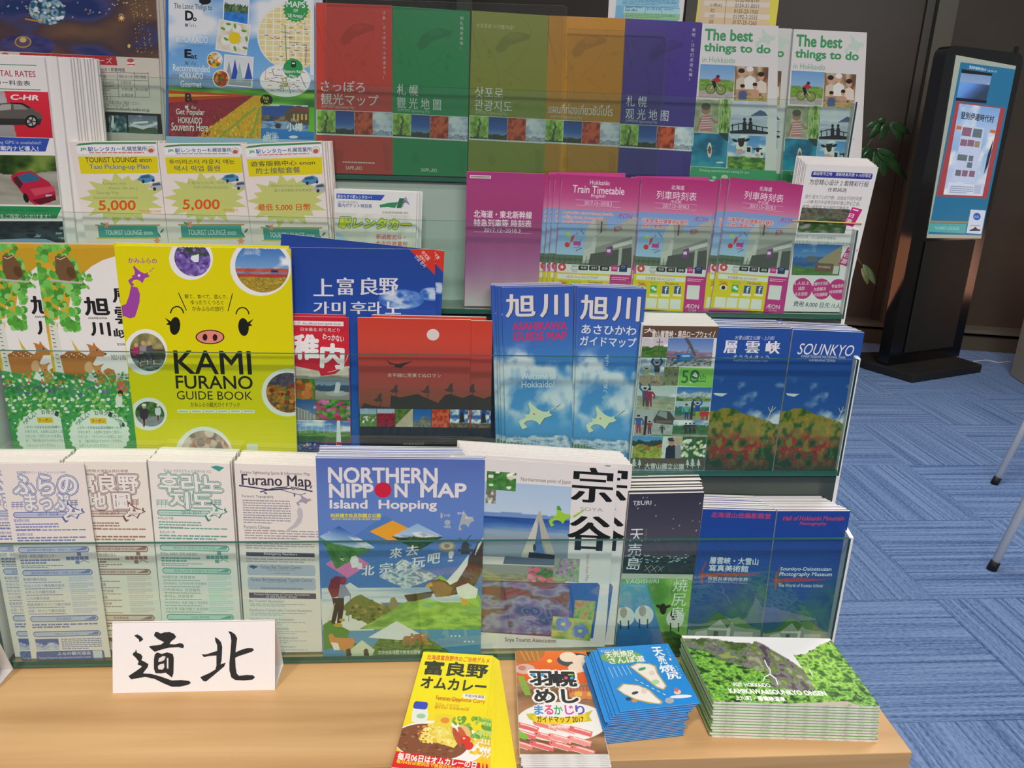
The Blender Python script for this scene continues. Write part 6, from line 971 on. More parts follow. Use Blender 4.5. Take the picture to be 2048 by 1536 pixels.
OQ = [(900, 912), (1236, 935), (1209, 1297), (892, 1290)]
def soya(A):
    A.photo(960, 968, 1144, 1170, land(sky('a8c4e4 c0d4ec d4e0f0', 0), (.40, .03, 3, grad('6a90c8 6a90c8'), 4), (.46, .0, 1, lambda u, v: ramp(v*2+.3*(fb(u, v, (4, 22), 7)-.5), '1c3c88 2c58a8 4c78b8 88a4c0 8898a8'), 4)), Q=[(966, 962), (1144, 974), (1135, 1120), (958, 1112)], name='picture', step=.008)
    A.part('monument'); A.poly([(1079, 1020), (1085, 1026), (1068, 1116), (1050, 1120), (1042, 1112)], 'c8c4b8'); A.poly([(1079, 1020), (1111, 1112), (1098, 1118), (1085, 1085), (1072, 1040)], 'b0aca0'); A.poly([(1078, 1040), (1084, 1090), (1090, 1108), (1066, 1108)], '4a70a8'); A.ell(1069, 1095, 3, 7, '2c3038'); A.poly([(1058, 1104), (1110, 1110), (1108, 1120), (1056, 1116)], '1c2028'); A.poly([(1010, 1112), (1128, 1120), (1130, 1132), (1006, 1128)], '586880'); A.poly([(962, 1128), (1134, 1134), (1130, 1150), (960, 1146)], '989890'); A.photo(0, 0, 1, 1, tex('8a8468 a8a48c 6a7448', (5, 9), 6), Q=[(960, 1146), (1132, 1150), (1130, 1168), (958, 1162)], step=.02)
    A.photo(974, 942, 1033, 982, dots(tex('2c6428 48883c', 7, 3), 'e8f0d0 f0f4e0', 9, .09, 12), Q=[(974, 942), (1033, 946), (1031, 983), (973, 978)]); A.photo(972, 978, 992, 1006, dots(tex('5a604c 888478', 6, 3), 'd8dcd0', 8, .12, 3))
    A.photo(0, 0, 1, 1, dots(tex('38602c 5c8848', 7, 3), 'e06080 e888a0', 16, .13, 9), Q=[(1056, 1133), (1107, 1136), (1104, 1168), (1054, 1164)]); A.photo(0, 0, 1, 1, dots(tex('7c9c70 a8bc90', 5, 3), 'b080b8 986098 c090c0', 60, .05, 9), Q=[(1109, 1116), (1160, 1118), (1157, 1165), (1106, 1160)])
    A.part('blue_panel'); A.poly([(958, 1160), (1130, 1166), (1196, 1166), (1200, 1172), (1186, 1276), (1176, 1278), (956, 1264)], '5a3444'); A.photo(0, 0, 1, 1, tex('2c4888 6c5898 8890b8 583848 782c38', (4, 5), 22, 2.6), Q=[(958, 1162), (1150, 1168), (1146, 1272), (956, 1262)], step=.012); A.poly([(1140, 1166), (1196, 1167), (1200, 1172), (1186, 1276), (1176, 1278), (1136, 1274)], '2858a8'); A.photo(0, 0, 1, 1, tex('5a9838 88b848 c8a848 c87858', 5, 4), Q=[(1150, 1200), (1192, 1202), (1186, 1246), (1146, 1242)], step=.03)
    A.part('poppies'); A.photo(0, 0, 1, 1, tex('6c9c40 a8b848 c8c868', 4, 4), Q=[(1106, 1232), (1185, 1240), (1180, 1282), (1102, 1276)], step=.03)
    for x, y in ((1126, 1248), (1160, 1262)): [A.ell(x+9*cos(k*1.26), y+7*sin(k*1.26), 9, 7.5, '6888d0', k*40, 12) for k in range(5)]; A.ell(x, y, 4.5, 3.5, 'e0d060')
    A.part('island_emblem'); A.hokkaido(1098, 1011, 1152, 1053, '98cc30', False); A.poly([(1145, 1032), (1170, 1018), (1168, 1022), (1148, 1036)], '98cc30'); A.poly([(1114, 1012), (1119, 1012), (1124, 1021), (1115, 1020)], '38984c')
    A.part('title'); A.tx('宗', 1148, 933, 1226, 1003, '141414', 0, 0, .035); A.tx('谷', 1140, 1030, 1222, 1099, '141414', 0, 0, .035)
    A.part('lettering'); A.tx('Northernmost point of Japan', 1042, 954, 1142, 964, '6a6468'); A.tx('SOYA', 1161, 1014, 1206, 1021, '9a9498'); A.tx('Sahoku Soya Map', 1147, 1130, 1202, 1138, 'b88878', rot=90); A.tx('Soya Tourist Association', 1010, 1275, 1111, 1285, '2c2c30', .01)
item('sightseeing_map', 'white 宗谷 map brochure with a triangular monument, front copy', OQ, soya, 5, .0105, 'e8e2e2', th=.0016, cat='map', group='white cape monument maps')
item('sightseeing_map', 'white 宗谷 map brochure, second copy showing its right edge beside the night sky leaflet', [(930, 908), (1265, 930), (1233, 1301), (918, 1297)], soya, 5, .0145, 'e8e2e2', th=.0016, ref=OQ, n=8, dt=.0036, cat='map', group='white cape monument maps', lab='one of the hidden copies behind the white cape monument maps', jit=(.001, .001), shift=lambda i: (-.0012*i, 0, .0006*i))

EQ = [(1259, 988), (1409, 985), (1369, 1305), (1229, 1305)]
def teuri(A):
    A.photo(0, 0, 1, 1, dots(land(lambda u, v: ramp(v, '2c2c3c 38384a 4a4450 6a5048'), (.78, .04, 5, tex('18201c 283028', 9, 3), 4)), 'c8d0e0 8a98b8', 45, .005, 5, 0, .6), Q=[(1259, 988), (1409, 985), (1386, 1149), (1244, 1147)], name='picture', step=.012)
    A.part('town_lights'); R = random.Random(2); [A.rect(x, y, x+R.uniform(2, 6), y+2, R.choice(['88b8c8', '6898b0', 'b8d0d8'])) for x, y in ((R.uniform(1246, 1375), R.uniform(1108, 1124)) for k in range(46))]
    A.photo(0, 0, 1, 1, land(sky('b8c0b0 c8ccb8', 0), (.06, .02, 2, tex('4c8838 6ca848 88b858', (4, 6), 5), 4), (.75, .06, 3, tex('1c3818 346428', 7, 3), 5)), Q=[(1244, 1147), (1386, 1149), (1369, 1305), (1229, 1305)], step=.012)
    A.photo(0, 0, 1, 1, lambda u, v: ramp(v+.3*(fb(u, v, 5, 6)-.5), '58a0a8 4888b0 2c68a8 245898'), Q=[(1240, 1166), (1292, 1166), (1334, 1305), (1229, 1305)], step=.02)
    A.part('sheep'); 
    for x, y, s in ((1250, 1225, 1.2), (1288, 1222, 1.2), (1350, 1230, 1.1)): A.ell(x, y+8, 16*s, 16*s, 'd8dcd4'); A.ell(x-3, y, 6*s, 9*s, '9a9080' if x < 1300 else '24201c'); A.line([(x-9, y+16), (x-9, y+34)], 3, '2c3428'); A.line([(x+7, y+16), (x+7, y+34)], 3, '2c3428')
    A.ell(1326, 1218, 7, 11, '201c1a'); A.ell(1318, 1213, 7, 3, '201c1a', 20); A.ell(1336, 1213, 7, 3, '201c1a', -20)
    A.part('title'); 
    for c_, x, y in (('天', 1261, 1058), ('売', 1257, 1087), ('島', 1255, 1115)): A.tx(c_, x, y, x+27, y+25, 'e4e8ec', -.004)
    for c_, x, y in (('焼', 1348, 1158), ('尻', 1345, 1187), ('島', 1343, 1214)): A.tx(c_, x, y, x+29, y+25, 'e4ece4', -.004)
    A.part('lettering'); A.tx('TEURI', 1266, 1002, 1303, 1010, 'e4e8ec'); A.tx('YAGISHIRI', 1251, 1159, 1318, 1167, 'e0e8e4'); A.vtx('てうりとう', 1291, 1058, 4, 27, 'b8b8b8'); A.vtx('やぎしりとう', 1340, 1160, 4, 34, 'c8d8c8'); [A.line([(1290+14*k, 1130+k*1.5), (1300+14*k-k*2, 1146-k)], .8, 'a8b0b0') or A.line([(1303+14*k-k, 1130+k), (1288+14*k, 1142)], .8, 'a8b0b0') for k in range(3)]
item('island_leaflet', 'black night sky leaflet TEURI with sheep at the bottom', EQ, teuri, 5, .009, '34343e', th=.0014, n=8, dt=.0042, cat='leaflet', group='black night sky leaflets', shift=lambda i: (.0004*i, 0, .0008*i), jit=(.0015, .0022), lab='one of the copies behind the black night sky leaflet')

HQ = [(1555, 1022), (1701, 1022), (1653, 1284), (1521, 1282)]
def museum(eng):
    def f(A):
        A.photo(0, 0, 1, 1, lambda u, v: (lambda m: ramp(v, '183890 183c94 1c4498 1c4890 20508c')*(1-m)+tex('1c4468 2c6458 3a7048', (7, 9), 5)(u, v)*m)(np.clip((v-.55)*3+(u-.4)*1.2-.3, 0, .65)[..., None]), Q=A.r, name='picture', step=.012)
        A.part('lodge'); A.poly([(1526, 1266), (1558, 1262), (1578, 1238), (1584, 1236), (1600, 1244), (1620, 1250), (1640, 1262), (1656, 1264), (1654, 1284), (1522, 1284)], '88988c'); A.poly([(1528, 1264), (1556, 1258), (1576, 1236), (1582, 1233), (1606, 1250), (1596, 1262), (1584, 1246), (1562, 1262), (1530, 1268)], '3c6a34'); A.poly([(1600, 1246), (1618, 1240), (1640, 1258), (1656, 1262), (1630, 1262), (1610, 1258)], '4c7c44'); A.rect(1562, 1262, 1596, 1266, 'c8ccc4'); A.rect(1572, 1268, 1580, 1282, '4c5c50'); A.rect(1596, 1262, 1602, 1284, 'd0d4cc'); A.rect(1608, 1268, 1642, 1278, 'b8bcb8'); A.poly([(1540, 1270), (1560, 1266), (1560, 1284), (1534, 1284)], 'c0c4bc')
        A.part('red_stroke'); A.poly([(1546, 1158), (1600, 1156), (1640, 1158), (1662, 1157), (1640, 1161), (1600, 1163), (1548, 1165)], 'a83838'); A.poly([(1549, 1178), (1551, 1150), (1562, 1130), (1554, 1152), (1552, 1178)], 'a83838')
        A.part('title')
        if eng: A.tx('Hall of Hokkaido Mountain', 1567, 1032, 1689, 1041, 'c03858', .02, .1); A.tx('Photography', 1600, 1044, 1653, 1052, 'c03858', .02, .1); A.tx('Sounkyo-Daisetsuzan', 1561, 1134, 1663, 1143, 'e4e8f0', .02, .1); A.tx('Photography Museum', 1559, 1144, 1664, 1154, 'e4e8f0', .02, .1); A.part('lettering'); A.tx('The World of Koetsu Ichinei', 1557, 1167, 1646, 1174, 'd0d4e0', .01)
        else: A.tx('北海道山岳攝影殿堂', 1572, 1028, 1690, 1040, 'c03858', .02); A.tx('層雲峽・大雪山', 1568, 1124, 1660, 1138, 'e4e8f0', .03); A.tx('寫真美術館', 1566, 1140, 1640, 1153, 'e4e8f0', .03); A.part('lettering'); A.tx('市根井孝悅的世界', 1563, 1164, 1638, 1172, 'd0d4e0', .01); A.tx('Sounkyo McDaisetsu Photo Museum', 1563, 1173, 1636, 1177, 'b0b8d0')
    return f
item('museum_leaflet', 'deep blue photography museum leaflet with Chinese title and lodge picture', [(1406, 1018), (1553, 1022), (1519, 1282), (1371, 1276)], museum(0), 5, .009, '183c94', th=.0014, ref=HQ, n=12, dt=.0032, cat='leaflet', group='deep blue Chinese museum leaflets', jit=(.0015, .001), shift=lambda i: (-.0012*i, 0, .0001*i), lab='one of the copies behind the deep blue Chinese museum leaflet', back='c8ccec')
item('museum_leaflet', 'deep blue photography museum leaflet with English title and lodge picture', HQ, museum(1), 5, .009, '183c94', th=.0014, n=12, dt=.0032, cat='leaflet', group='deep blue English museum leaflets', jit=(.0012, .0005), shift=lambda i: (-.0018*i, 0, .0001*i), lab='one of the copies behind the deep blue English museum leaflet', back='c8ccec')
# ================================================================ on the table
def flatp(h): return (np.array([0, .8, .613+h]), np.array([0, 0, 1.]))
CQ = [(847, 1303), (986, 1311), (962, 1556), (783, 1534)]
def curry(A):
    A.photo(0, 0, 1, 1, lambda u, v: ramp(v, 'f4e420 f8e818 f8d818 f4b020'), Q=A.r, name='picture', step=.03)
    A.part('plate'); A.ell(880, 1486, 92, 44, 'f4f2ee', 6, 40); A.part('curry'); A.ell(862, 1484, 74, 36, '7a4428', 6, 40); R = random.Random(3)
    for k in range(60): t = R.uniform(0, 6.28); r = R.random()**.5; A.ell(862+66*r*cos(t), 1484+31*r*sin(t), R.uniform(2, 6), R.uniform(1, 3), R.choice(['6a3820', '8a5430', '5c301c', '9a6a3c']), 0, 6)
    A.part('omelette'); A.poly([(837, 1478), (845, 1460), (858, 1447), (875, 1445), (900, 1452), (914, 1466), (918, 1484), (908, 1496), (890, 1490), (868, 1484), (846, 1486)], 'f0dc60')
    for k in range(50): A.ell(R.uniform(848, 908), R.uniform(1452, 1488), R.uniform(2, 6), R.uniform(2, 4), R.choice(['f4e478', 'e8cc40', 'f8ec90', 'e0b838']), R.uniform(0, 90), 7)
    for k in range(26): A.ell(R.uniform(836, 856), R.uniform(1452, 1484), 2.6, 1.6, R.choice(['c88840', 'a86028', 'd8a050']), 0, 6)
    A.part('vegetables')
    for k in range(70): A.ell(R.uniform(908, 978), R.uniform(1436, 1476), R.uniform(3, 8), R.uniform(2, 6), R.choice(['9cc850', '78b038', 'b8d870', '5c9828']), R.uniform(0, 90), 7)
    for k in range(30): A.ell(R.uniform(940, 975), R.uniform(1478, 1508), 4, 3, R.choice(['f4d040', 'e8b828']), 0, 7)
    A.ell(930, 1466, 11, 15, 'e8b870', -20); A.ell(914, 1474, 6, 20, 'b84828', -22); A.ell(926, 1470, 6, 18, 'c85430', -28); A.ell(931, 1480, 10.5, 8.5, 'd83020'); A.ell(928, 1477, 3, 2, 'f8c8b8', 0, 8); A.ell(938, 1492, 9, 8, 'd83020', -20)
    A.part('milk_bottle'); A.poly([(828, 1412), (853, 1413), (857, 1430), (853, 1444), (823, 1444), (824, 1426)], 'e8eee4'); A.rrect(829, 1402, 857, 1417, 5, '3444b8'); A.ell(842, 1432, 9, 5, '9cc8a0')
    A.part('small_packet'); A.rect(872, 1427, 906, 1452, 'ecd430'); A.ell(890, 1441, 9, 6, 'e88830')
    A.part('red_band'); A.poly([(792, 1502), (960, 1526), (962, 1556), (783, 1534)], 'd82020'); A.tx('毎月06日はオムカレーの日', 797, 1505, 954, 1519, 'f8f0e8', .05); A.tx('毎月6日は提供店で独自のサービス', 794, 1518, 930, 1526, 'f4d030', .04)
    A.part('title'); A.tx('富良野', 852, 1321, 977, 1348, '2c2c24', .055); A.tx('オムカレー', 845, 1353, 974, 1375, '2c2c24', .055)
    A.part('lettering'); A.tx('北海道富良野市のご当地グルメ', 855, 1309, 980, 1319, 'd83820', .03); A.rect(926, 1387, 971, 1396, 'f4f4ee'); A.tx('平成29年度版', 930, 1388, 969, 1394, '4a4a6a', .02); A.tx('Furano Omelette Curry', 873, 1391, 971, 1401, 'c85820', .03); A.tx('富良野蛋包咖哩飯', 875, 1394, 922, 1401, 'c85820', 0, rot=2); A.tx('후라노 오무카레', 871, 1405, 918, 1411, 'c8781c'); A.tx('ฟูราโนะ ราดแกงไข่', 870, 1409, 938, 1418, 'c85820', .02)
item('curry_leaflet', 'bright yellow curry leaflet lying on the table, top of its fanned pile', CQ, curry, bg='f4e020', th=.0006, n=9, plane=flatp(.018), cat='leaflet', group='yellow curry leaflets on the table', step=(.0028, .0003, -.0019), full=(1, 2), only=('cover', 'pages'), turn=.018, m=M_GLOSS, lab='one of the yellow curry leaflets fanned out under the top one', jit=(.0008, 0))

BQ2 = [(1031, 1301), (1172, 1303), (1217, 1508), (1040, 1508)]
def haboro(A):
    A.photo(0, 0, 1, 1, land(lambda u, v: ramp(v, 'e86820 e04818 c84018'), (.30, .04, 3, tex('6a4428 8a6040 a87850', (2, 14), 6), 4)), Q=A.r, name='picture', step=.012)
    R = random.Random(6)
    A.part('food_photos'); A.poly([(1031, 1299), (1091, 1299), (1088, 1312), (1070, 1324), (1045, 1327), (1031, 1325)], 'a86828'); [A.line([(1040+k*11, 1301), (1052+k*9, 1322)], 1.6, 'd89848') for k in range(4)]; A.ell(1050, 1338, 20, 10, 'd8b0a0'); A.ell(1044, 1336, 8, 5, 'b87868')
    A.ell(1148, 1320, 34, 14, '3a3c40'); [A.ell(x, y, 17, 10, 'f0d8c0') for x, y in ((1136, 1314), (1160, 1320), (1153, 1336), (1170, 1334))]; A.ell(1099, 1322, 5, 3.5, 'f8e060')
    for k in range(4): A.line([(1036+k*3, 1352), (1044+k*4, 1375), (1052+k*3, 1390)], 3, '78a838')
    for x in (1158, 1184): [A.line([(x-18+k*6, 1386), (x-22+k*7, 1374)], 2.6, 'd86048') for k in range(6)]; A.ell(x, 1390, 20, 9, 'd87848'); A.ell(x, 1388, 10, 5, 'e8b838')
    A.ell(1124, 1444, 92, 40, 'f2f0ec', 0, 40); A.part('shrimps')
    for k in range(12):
        x, y = 1052+(k % 4)*38+R.uniform(-8, 8), 1452+(k//4)*19+R.uniform(-4, 4)+(k % 4)*3
        c_ = R.choice(['e87870', 'e06060', 'f09088']); A.line([(x-24, y-6), (x-4, y-1), (x+20, y+6)], 11, c_); A.line([(x-20, y-8), (x, y-3), (x+18, y+3)], 2.6, 'f8d0c8'); A.ell(x-22, y-6, 7, 5, c_, 15, 10); A.line([(x-24, y), (x+10, y+10)], 1.2, 'f8e0d8'); A.ell(x-24, y-7, 1.4, 1.4, '201418', 0, 6)
    A.poly([(1036, 1460), (1058, 1472), (1050, 1480), (1036, 1474)], '78b838')
    A.part('title')
    for s, x0, y0, x1, y1 in (('羽', 1059, 1343, 1101, 1370), ('幌', 1104, 1343, 1149, 1372), ('めし', 1068, 1379, 1154, 1405)): A.tx(s, x0, y0, x1, y1, '1c1c1c', .06, o='f8f8f4', ow=.09)
    for s, c_, x in (('ま', '3c8ce0', 1068), ('る', 'e84888', 1088), ('か', '38a868', 1107), ('じ', 'd848b0', 1129), ('り', '5048b8', 1150)): A.tx(s, x, 1411, x+17, 1429, c_, .05, o='f8f8f4', ow=.09)
    A.ell(1067, 1350, 4, 3, '3c9cd8'); A.ell(1085, 1350, 4, 3, '3c9cd8'); A.ell(1132, 1356, 3.5, 3, 'e84888'); A.ell(1144, 1356, 3.5, 3, '3c9cd8'); A.rect(1136, 1348, 1147, 1351, '88c038')
    A.part('ribbon'); A.poly([(1052, 1428), (1072, 1426), (1070, 1444), (1058, 1438)], 'c8c038'); A.poly([(1170, 1426), (1186, 1420), (1178, 1432), (1184, 1442), (1166, 1444)], 'c8c038'); A.poly([(1066, 1431), (1100, 1436), (1140, 1434), (1172, 1427), (1174, 1441), (1140, 1448), (1100, 1449), (1068, 1444)], 'f4d020'); A.tx('ガイドマップ 2017', 1073, 1432, 1166, 1445, '3a2c18', .03); A.tx('羽幌町観光協会', 1096, 1451, 1140, 1457, 'f8f0ec', .03)
item('gourmet_booklet', 'food guide booklet 羽幌めし with red shrimps on its cover, top of its pile', BQ2, haboro, bg='e0dcd8', th=.0018, n=6, plane=flatp(.0145), cat='booklet', group='shrimp cover booklets on the table', step=(.0004, -.0009, -.0021), jit=(.0012, 0), m=M_GLOSS, lab='one of the shrimp cover booklets under the top one')

IQ = [(1194, 1296), (1336, 1287), (1401, 1406), (1240, 1423)]
def islands(A):
    A.part('title'); A.ell(1243, 1314, 42, 13, '68a048', 0); A.tx('天売焼尻', 1208, 1304, 1266, 1316, 'f0f4e8', .04); A.tx('さんぽ道', 1215, 1316, 1286, 1328, 'f0f4e8', .04); A.tx('天', 1302, 1295, 1322, 1312, 'f4f8fc', .04); A.tx('売・', 1312, 1312, 1338, 1329, 'f4f8fc', .04); A.tx('焼', 1316, 1331, 1345, 1345, 'f4f8fc', .04); A.tx('尻', 1330, 1346, 1356, 1359, 'f4f8fc', .04)
    A.part('lettering'); A.tx('オロロンまっぷ', 1200, 1300, 1241, 1305, 'd8e8f4', .02); A.vtx('てうり', 1331, 1298, 4, 18, 'd8e8f4'); A.vtx('やぎしり', 1350, 1332, 4, 22, 'd8e8f4')
    for k in range(5): A.line([(1217+k*9, 1334-k*.8), (1227+k*9, 1334+22-k*2)], 1.2, 'a8cce8')
    A.part('island_drawing'); A.poly([(1259, 1333), (1275, 1325), (1300, 1327), (1312, 1332), (1316, 1346), (1334, 1372), (1328, 1380), (1314, 1376), (1296, 1362), (1280, 1350)], 'b8a060'); A.poly([(1262, 1334), (1277, 1327), (1300, 1329), (1309, 1334), (1313, 1346), (1331, 1372), (1326, 1378), (1314, 1373), (1297, 1359), (1283, 1349)], 'f0ece4'); A.ell(1284, 1338, 8, 3, '3c9858', -15); A.ell(1311, 1364, 8, 5, 'a8d8a0'); A.ell(1304, 1346, 6, 5, 'e8d0c0')
    A.poly([(1233, 1378), (1246, 1367), (1278, 1370), (1300, 1380), (1312, 1392), (1326, 1404), (1322, 1409), (1298, 1407), (1270, 1400), (1246, 1388)], 'b8a060'); A.poly([(1237, 1379), (1248, 1369), (1277, 1372), (1298, 1382), (1310, 1394), (1322, 1404), (1318, 1407), (1298, 1404), (1272, 1398), (1250, 1388)], 'f0ece4'); A.ell(1270, 1386, 7, 3, '38383c', -15); A.ell(1288, 1382, 6, 6, 'e8d0c0'); A.ell(1257, 1398, 5.5, 3.6, '1c3458'); A.ell(1269, 1402, 5.5, 3.2, 'c88838')
    for k in range(6): A.line([(1270+k*11, 1359+k*5.6), (1276+k*11, 1362+k*5.6)], 1.4, 'd0e4f4')
    A.ell(1355, 1384, 7, 5, 'f0c8b8'); A.ell(1353, 1380, 4, 4, 'e85848'); A.ell(1362, 1393, 22, 3.5, 'e8f0f8', -3); A.ell(1339, 1401, 9, 6, 'a0a8b0')
item('island_booklet', 'blue island map booklet 天売・焼尻 with two hand-drawn islands, top of its pile', IQ, islands, bg='1c84dc', th=.0011, n=17, plane=flatp(.036), cat='booklet', group='blue island booklets on the table', step=(-.0004, -.0004, -.0020), jit=(.0022, 0), shift=lambda i: (-.0035*min(i, 4), -.0012*min(i, 4), 0), rot=.012, back='1c78cc', m=M_GLOSS, pm=mat('blue_page_edges', (.03, .16, .42), .6), lab='one of the blue island booklets under the top one')

ZQ = [(1363, 1271), (1660, 1277), (1760, 1413), (1427, 1403)]
def onsen(A):
    def bg(u, v):
        c = sky('f0f2f4 e8ecf0', 0)(u, v)
        def ridge(y, p): nonlocal c; c = np.where((v > y)[..., None], p(u, v), c)
        ridge(.04+.22*np.maximum(0, (u-.2))*1.2+.04*(fb(u, v*0, 14, 3)-.5)+np.where(u > .52, .5, 0), lambda a, b: ramp(np.clip((fb(a, b, (20, 16), 5, 5)-.5)*2.8+.5, 0, 1), '3c5024 5c7c38 78787c 50505c 88a048'))
        ridge(.06+3.2*np.abs(u-.485)**1.25+.05*(fb(u, v*0, 16, 6)-.5), lambda a, b: ramp(np.clip((fb(a, b, (24, 12), 15, 5)-.5)*2.8+.5, 0, 1), '4c4448 847c80 5c6c3c 6c9038 a09898'))
        ridge(np.where(u > .68, .25-.9*np.maximum(0, u-.74), 2)+.1*(fb(u, v*0, 12, 8)-.5)*2, lambda a, b: ramp(np.clip((fb(a, b, (28, 22), 25, 5)-.5)*3.1+.5, 0, 1), '2c5a1c 58942c 88c840 b0e060 4c7c34'))
        ridge(.18+.9*u*(u < .42)+np.where(u >= .42, .62-.2*(u-.42), 0)+.07*(fb(u, v*0, 14, 11)-.5)*2, lambda a, b: ramp(np.clip((fb(a, b, (34, 26), 35, 5)-.5)*3.2+.5, 0, 1), '1c3c14 3c7020 68a834 98d84c 4c8c2c'))
        return c
    A.photo(0, 0, 1, 1, bg, Q=A.r, name='picture', step=.0065)
    A.part('waterfall'); A.line([(1529, 1320), (1534, 1332), (1541, 1340), (1540, 1348), (1530, 1354), (1526, 1362)], 2.4, 'e4e8f0'); A.line([(1540, 1348), (1552, 1358), (1556, 1370)], 2.6, 'e4e8f0'); A.line([(1618, 1338), (1626, 1352)], 2.4, 'e0e4e8')
    A.part('log_rail'); A.poly([(1543, 1413), (1548, 1408), (1690, 1403), (1700, 1407), (1692, 1410), (1556, 1413)], 'b8a898'); A.line([(1690, 1404), (1722, 1414)], 4, 'b8a898')
    A.part('title'); A.tx('VISIT HOKKAIDO', 1462, 1365, 1538, 1372, 'f0f4ec', .06); A.tx('KAMIKAWA&SOUNKYO ONSEN', 1456, 1377, 1649, 1386, 'f4f8f0', .06); A.tx('上川町・層雲峡温泉', 1468, 1391, 1568, 1400, 'f0f4ec', .06)
item('resort_booklet', 'green valley picture booklet with log rail, top of the stack on the table corner', ZQ, onsen, bg='4c8c2c', th=.0022, n=12, plane=flatp(.0415), cat='booklet', group='green valley booklets on the table corner', step=(-.0002, -.0009, -.0032), jit=(.0016, 0), back='d8d4cc', m=M_GLOSS, lab='one of the green valley booklets stacked under the top one')

def tent(name, label, x0, x1, cat='sign', text=True):
    yf, yb, z = .7865, .8345, .6132; H_ = hit(390, 1242, np.array([0, .81, 0]), np.array([0, -1., 0]))[2]-z
    O = np.array([(x0+x1)/2, (yf+yb)/2, z]); r = empty(name, O); tag(r, label, cat, None); ya = (yf+yb)/2; t = .0009
    c = mat('sign_card', (.86, .83, .84), .55) if 'sign_card' not in bpy.data.materials else bpy.data.materials['sign_card']
    for nm, a, b in (('front_panel', (yf, z), (ya, z+H_)), ('back_panel', (ya, z+H_), (yb, z)), ('base_panel', (yb-.0015, z+.0002), (yf+.0015, z+.0002))):
        a, b = np.array(a), np.array(b); d = (b-a)/np.linalg.norm(b-a); nn = np.array([d[1], -d[0]])*t
        v = [(x, q[0], q[1]) for x in (x0, x1) for q in (a, b, b+nn, a+nn)]; obj(nm, [np.array(q)-O for q in v], [(0, 1, 2, 3), (7, 6, 5, 4), (0, 4, 5, 1), (1, 5, 6, 2), (2, 6, 7, 3), (3, 7, 4, 0)], c, r)
    if text:
        d = np.array([0, ya-yf, H_]); d = d/np.linalg.norm(d); n = np.array([0, -d[2], d[1]]); A = Art([(231, 1242), (551, 1242), (549, 1382), (227, 1385)], np.array([x0, yf, z])+n*.0002, n, dz=2e-5)
        A.part('lettering'); Z = lambda P: [(x/3.2, y/3.2+1200) for x, y in P]
        ST = [[(858, 226), (880, 220), (905, 235), (917, 252), (905, 262), (893, 270), (888, 252), (870, 238)],
              [(993, 205), (1010, 205), (1030, 215), (1050, 207), (1085, 205), (1112, 215), (1128, 235), (1118, 247), (1095, 265), (1085, 282), (1120, 284), (1150, 276), (1170, 280), (1178, 295), (1172, 308), (1140, 302), (1080, 305), (1030, 318), (990, 332), (962, 308), (953, 296), (975, 292), (1005, 290), (1030, 285), (1050, 270), (1035, 262), (1010, 250), (985, 228)],
              [(1005, 335), (1035, 345), (1070, 335), (1105, 345), (1112, 370), (1110, 470), (1100, 497), (1080, 480), (1060, 465), (1030, 470), (995, 468), (985, 440), (985, 380), (990, 350)],
              [(870, 315), (878, 338), (900, 345), (912, 362), (905, 385), (925, 395), (950, 410), (945, 430), (925, 455), (915, 470), (965, 472), (1030, 490), (1100, 515), (1160, 512), (1210, 518), (1222, 530), (1205, 542), (1150, 555), (1100, 555), (1050, 535), (990, 505), (930, 492), (880, 500), (840, 508), (822, 488), (835, 478), (870, 455), (905, 430), (905, 422), (880, 412), (888, 395), (870, 370), (850, 352), (852, 340), (866, 330)],
              [(1375, 238), (1395, 248), (1415, 270), (1422, 300), (1420, 350), (1418, 385), (1412, 412), (1445, 400), (1435, 425), (1405, 450), (1370, 480), (1318, 522), (1300, 518), (1282, 495), (1300, 485), (1340, 468), (1378, 445), (1385, 420), (1385, 355), (1340, 358), (1305, 365), (1290, 348), (1320, 348), (1360, 335), (1390, 325), (1390, 290), (1378, 262)],
              [(1460, 200), (1480, 203), (1505, 220), (1518, 245), (1512, 290), (1507, 335), (1545, 318), (1585, 307), (1615, 308), (1626, 320), (1610, 332), (1570, 345), (1525, 360), (1505, 370), (1508, 430), (1515, 470), (1530, 485), (1580, 480), (1620, 482), (1632, 495), (1615, 510), (1560, 515), (1505, 512), (1480, 495), (1468, 450), (1468, 400), (1475, 330), (1480, 260), (1475, 225)]]
        for s_ in ST: A.poly(Z(s_), '28282a')
        for s_ in ([(1012, 396), (1018, 372), (1044, 358), (1060, 362), (1052, 384), (1030, 394)], [(1010, 424), (1022, 412), (1050, 406), (1052, 430), (1040, 446), (1014, 444)], [(1068, 370), (1078, 372), (1078, 440), (1068, 436)]): A.poly(Z(s_), 'e8e2e4')
        A.build(r, O, M_MATTE)
    return r
tent('tent_sign', 'white folded card sign reading 道北 in black brush lettering on the table', -.4192, -.2250)
tent('tent_sign', 'white folded card sign cut off by the left edge, only its corner in view', -.78, -.5614, text=False)

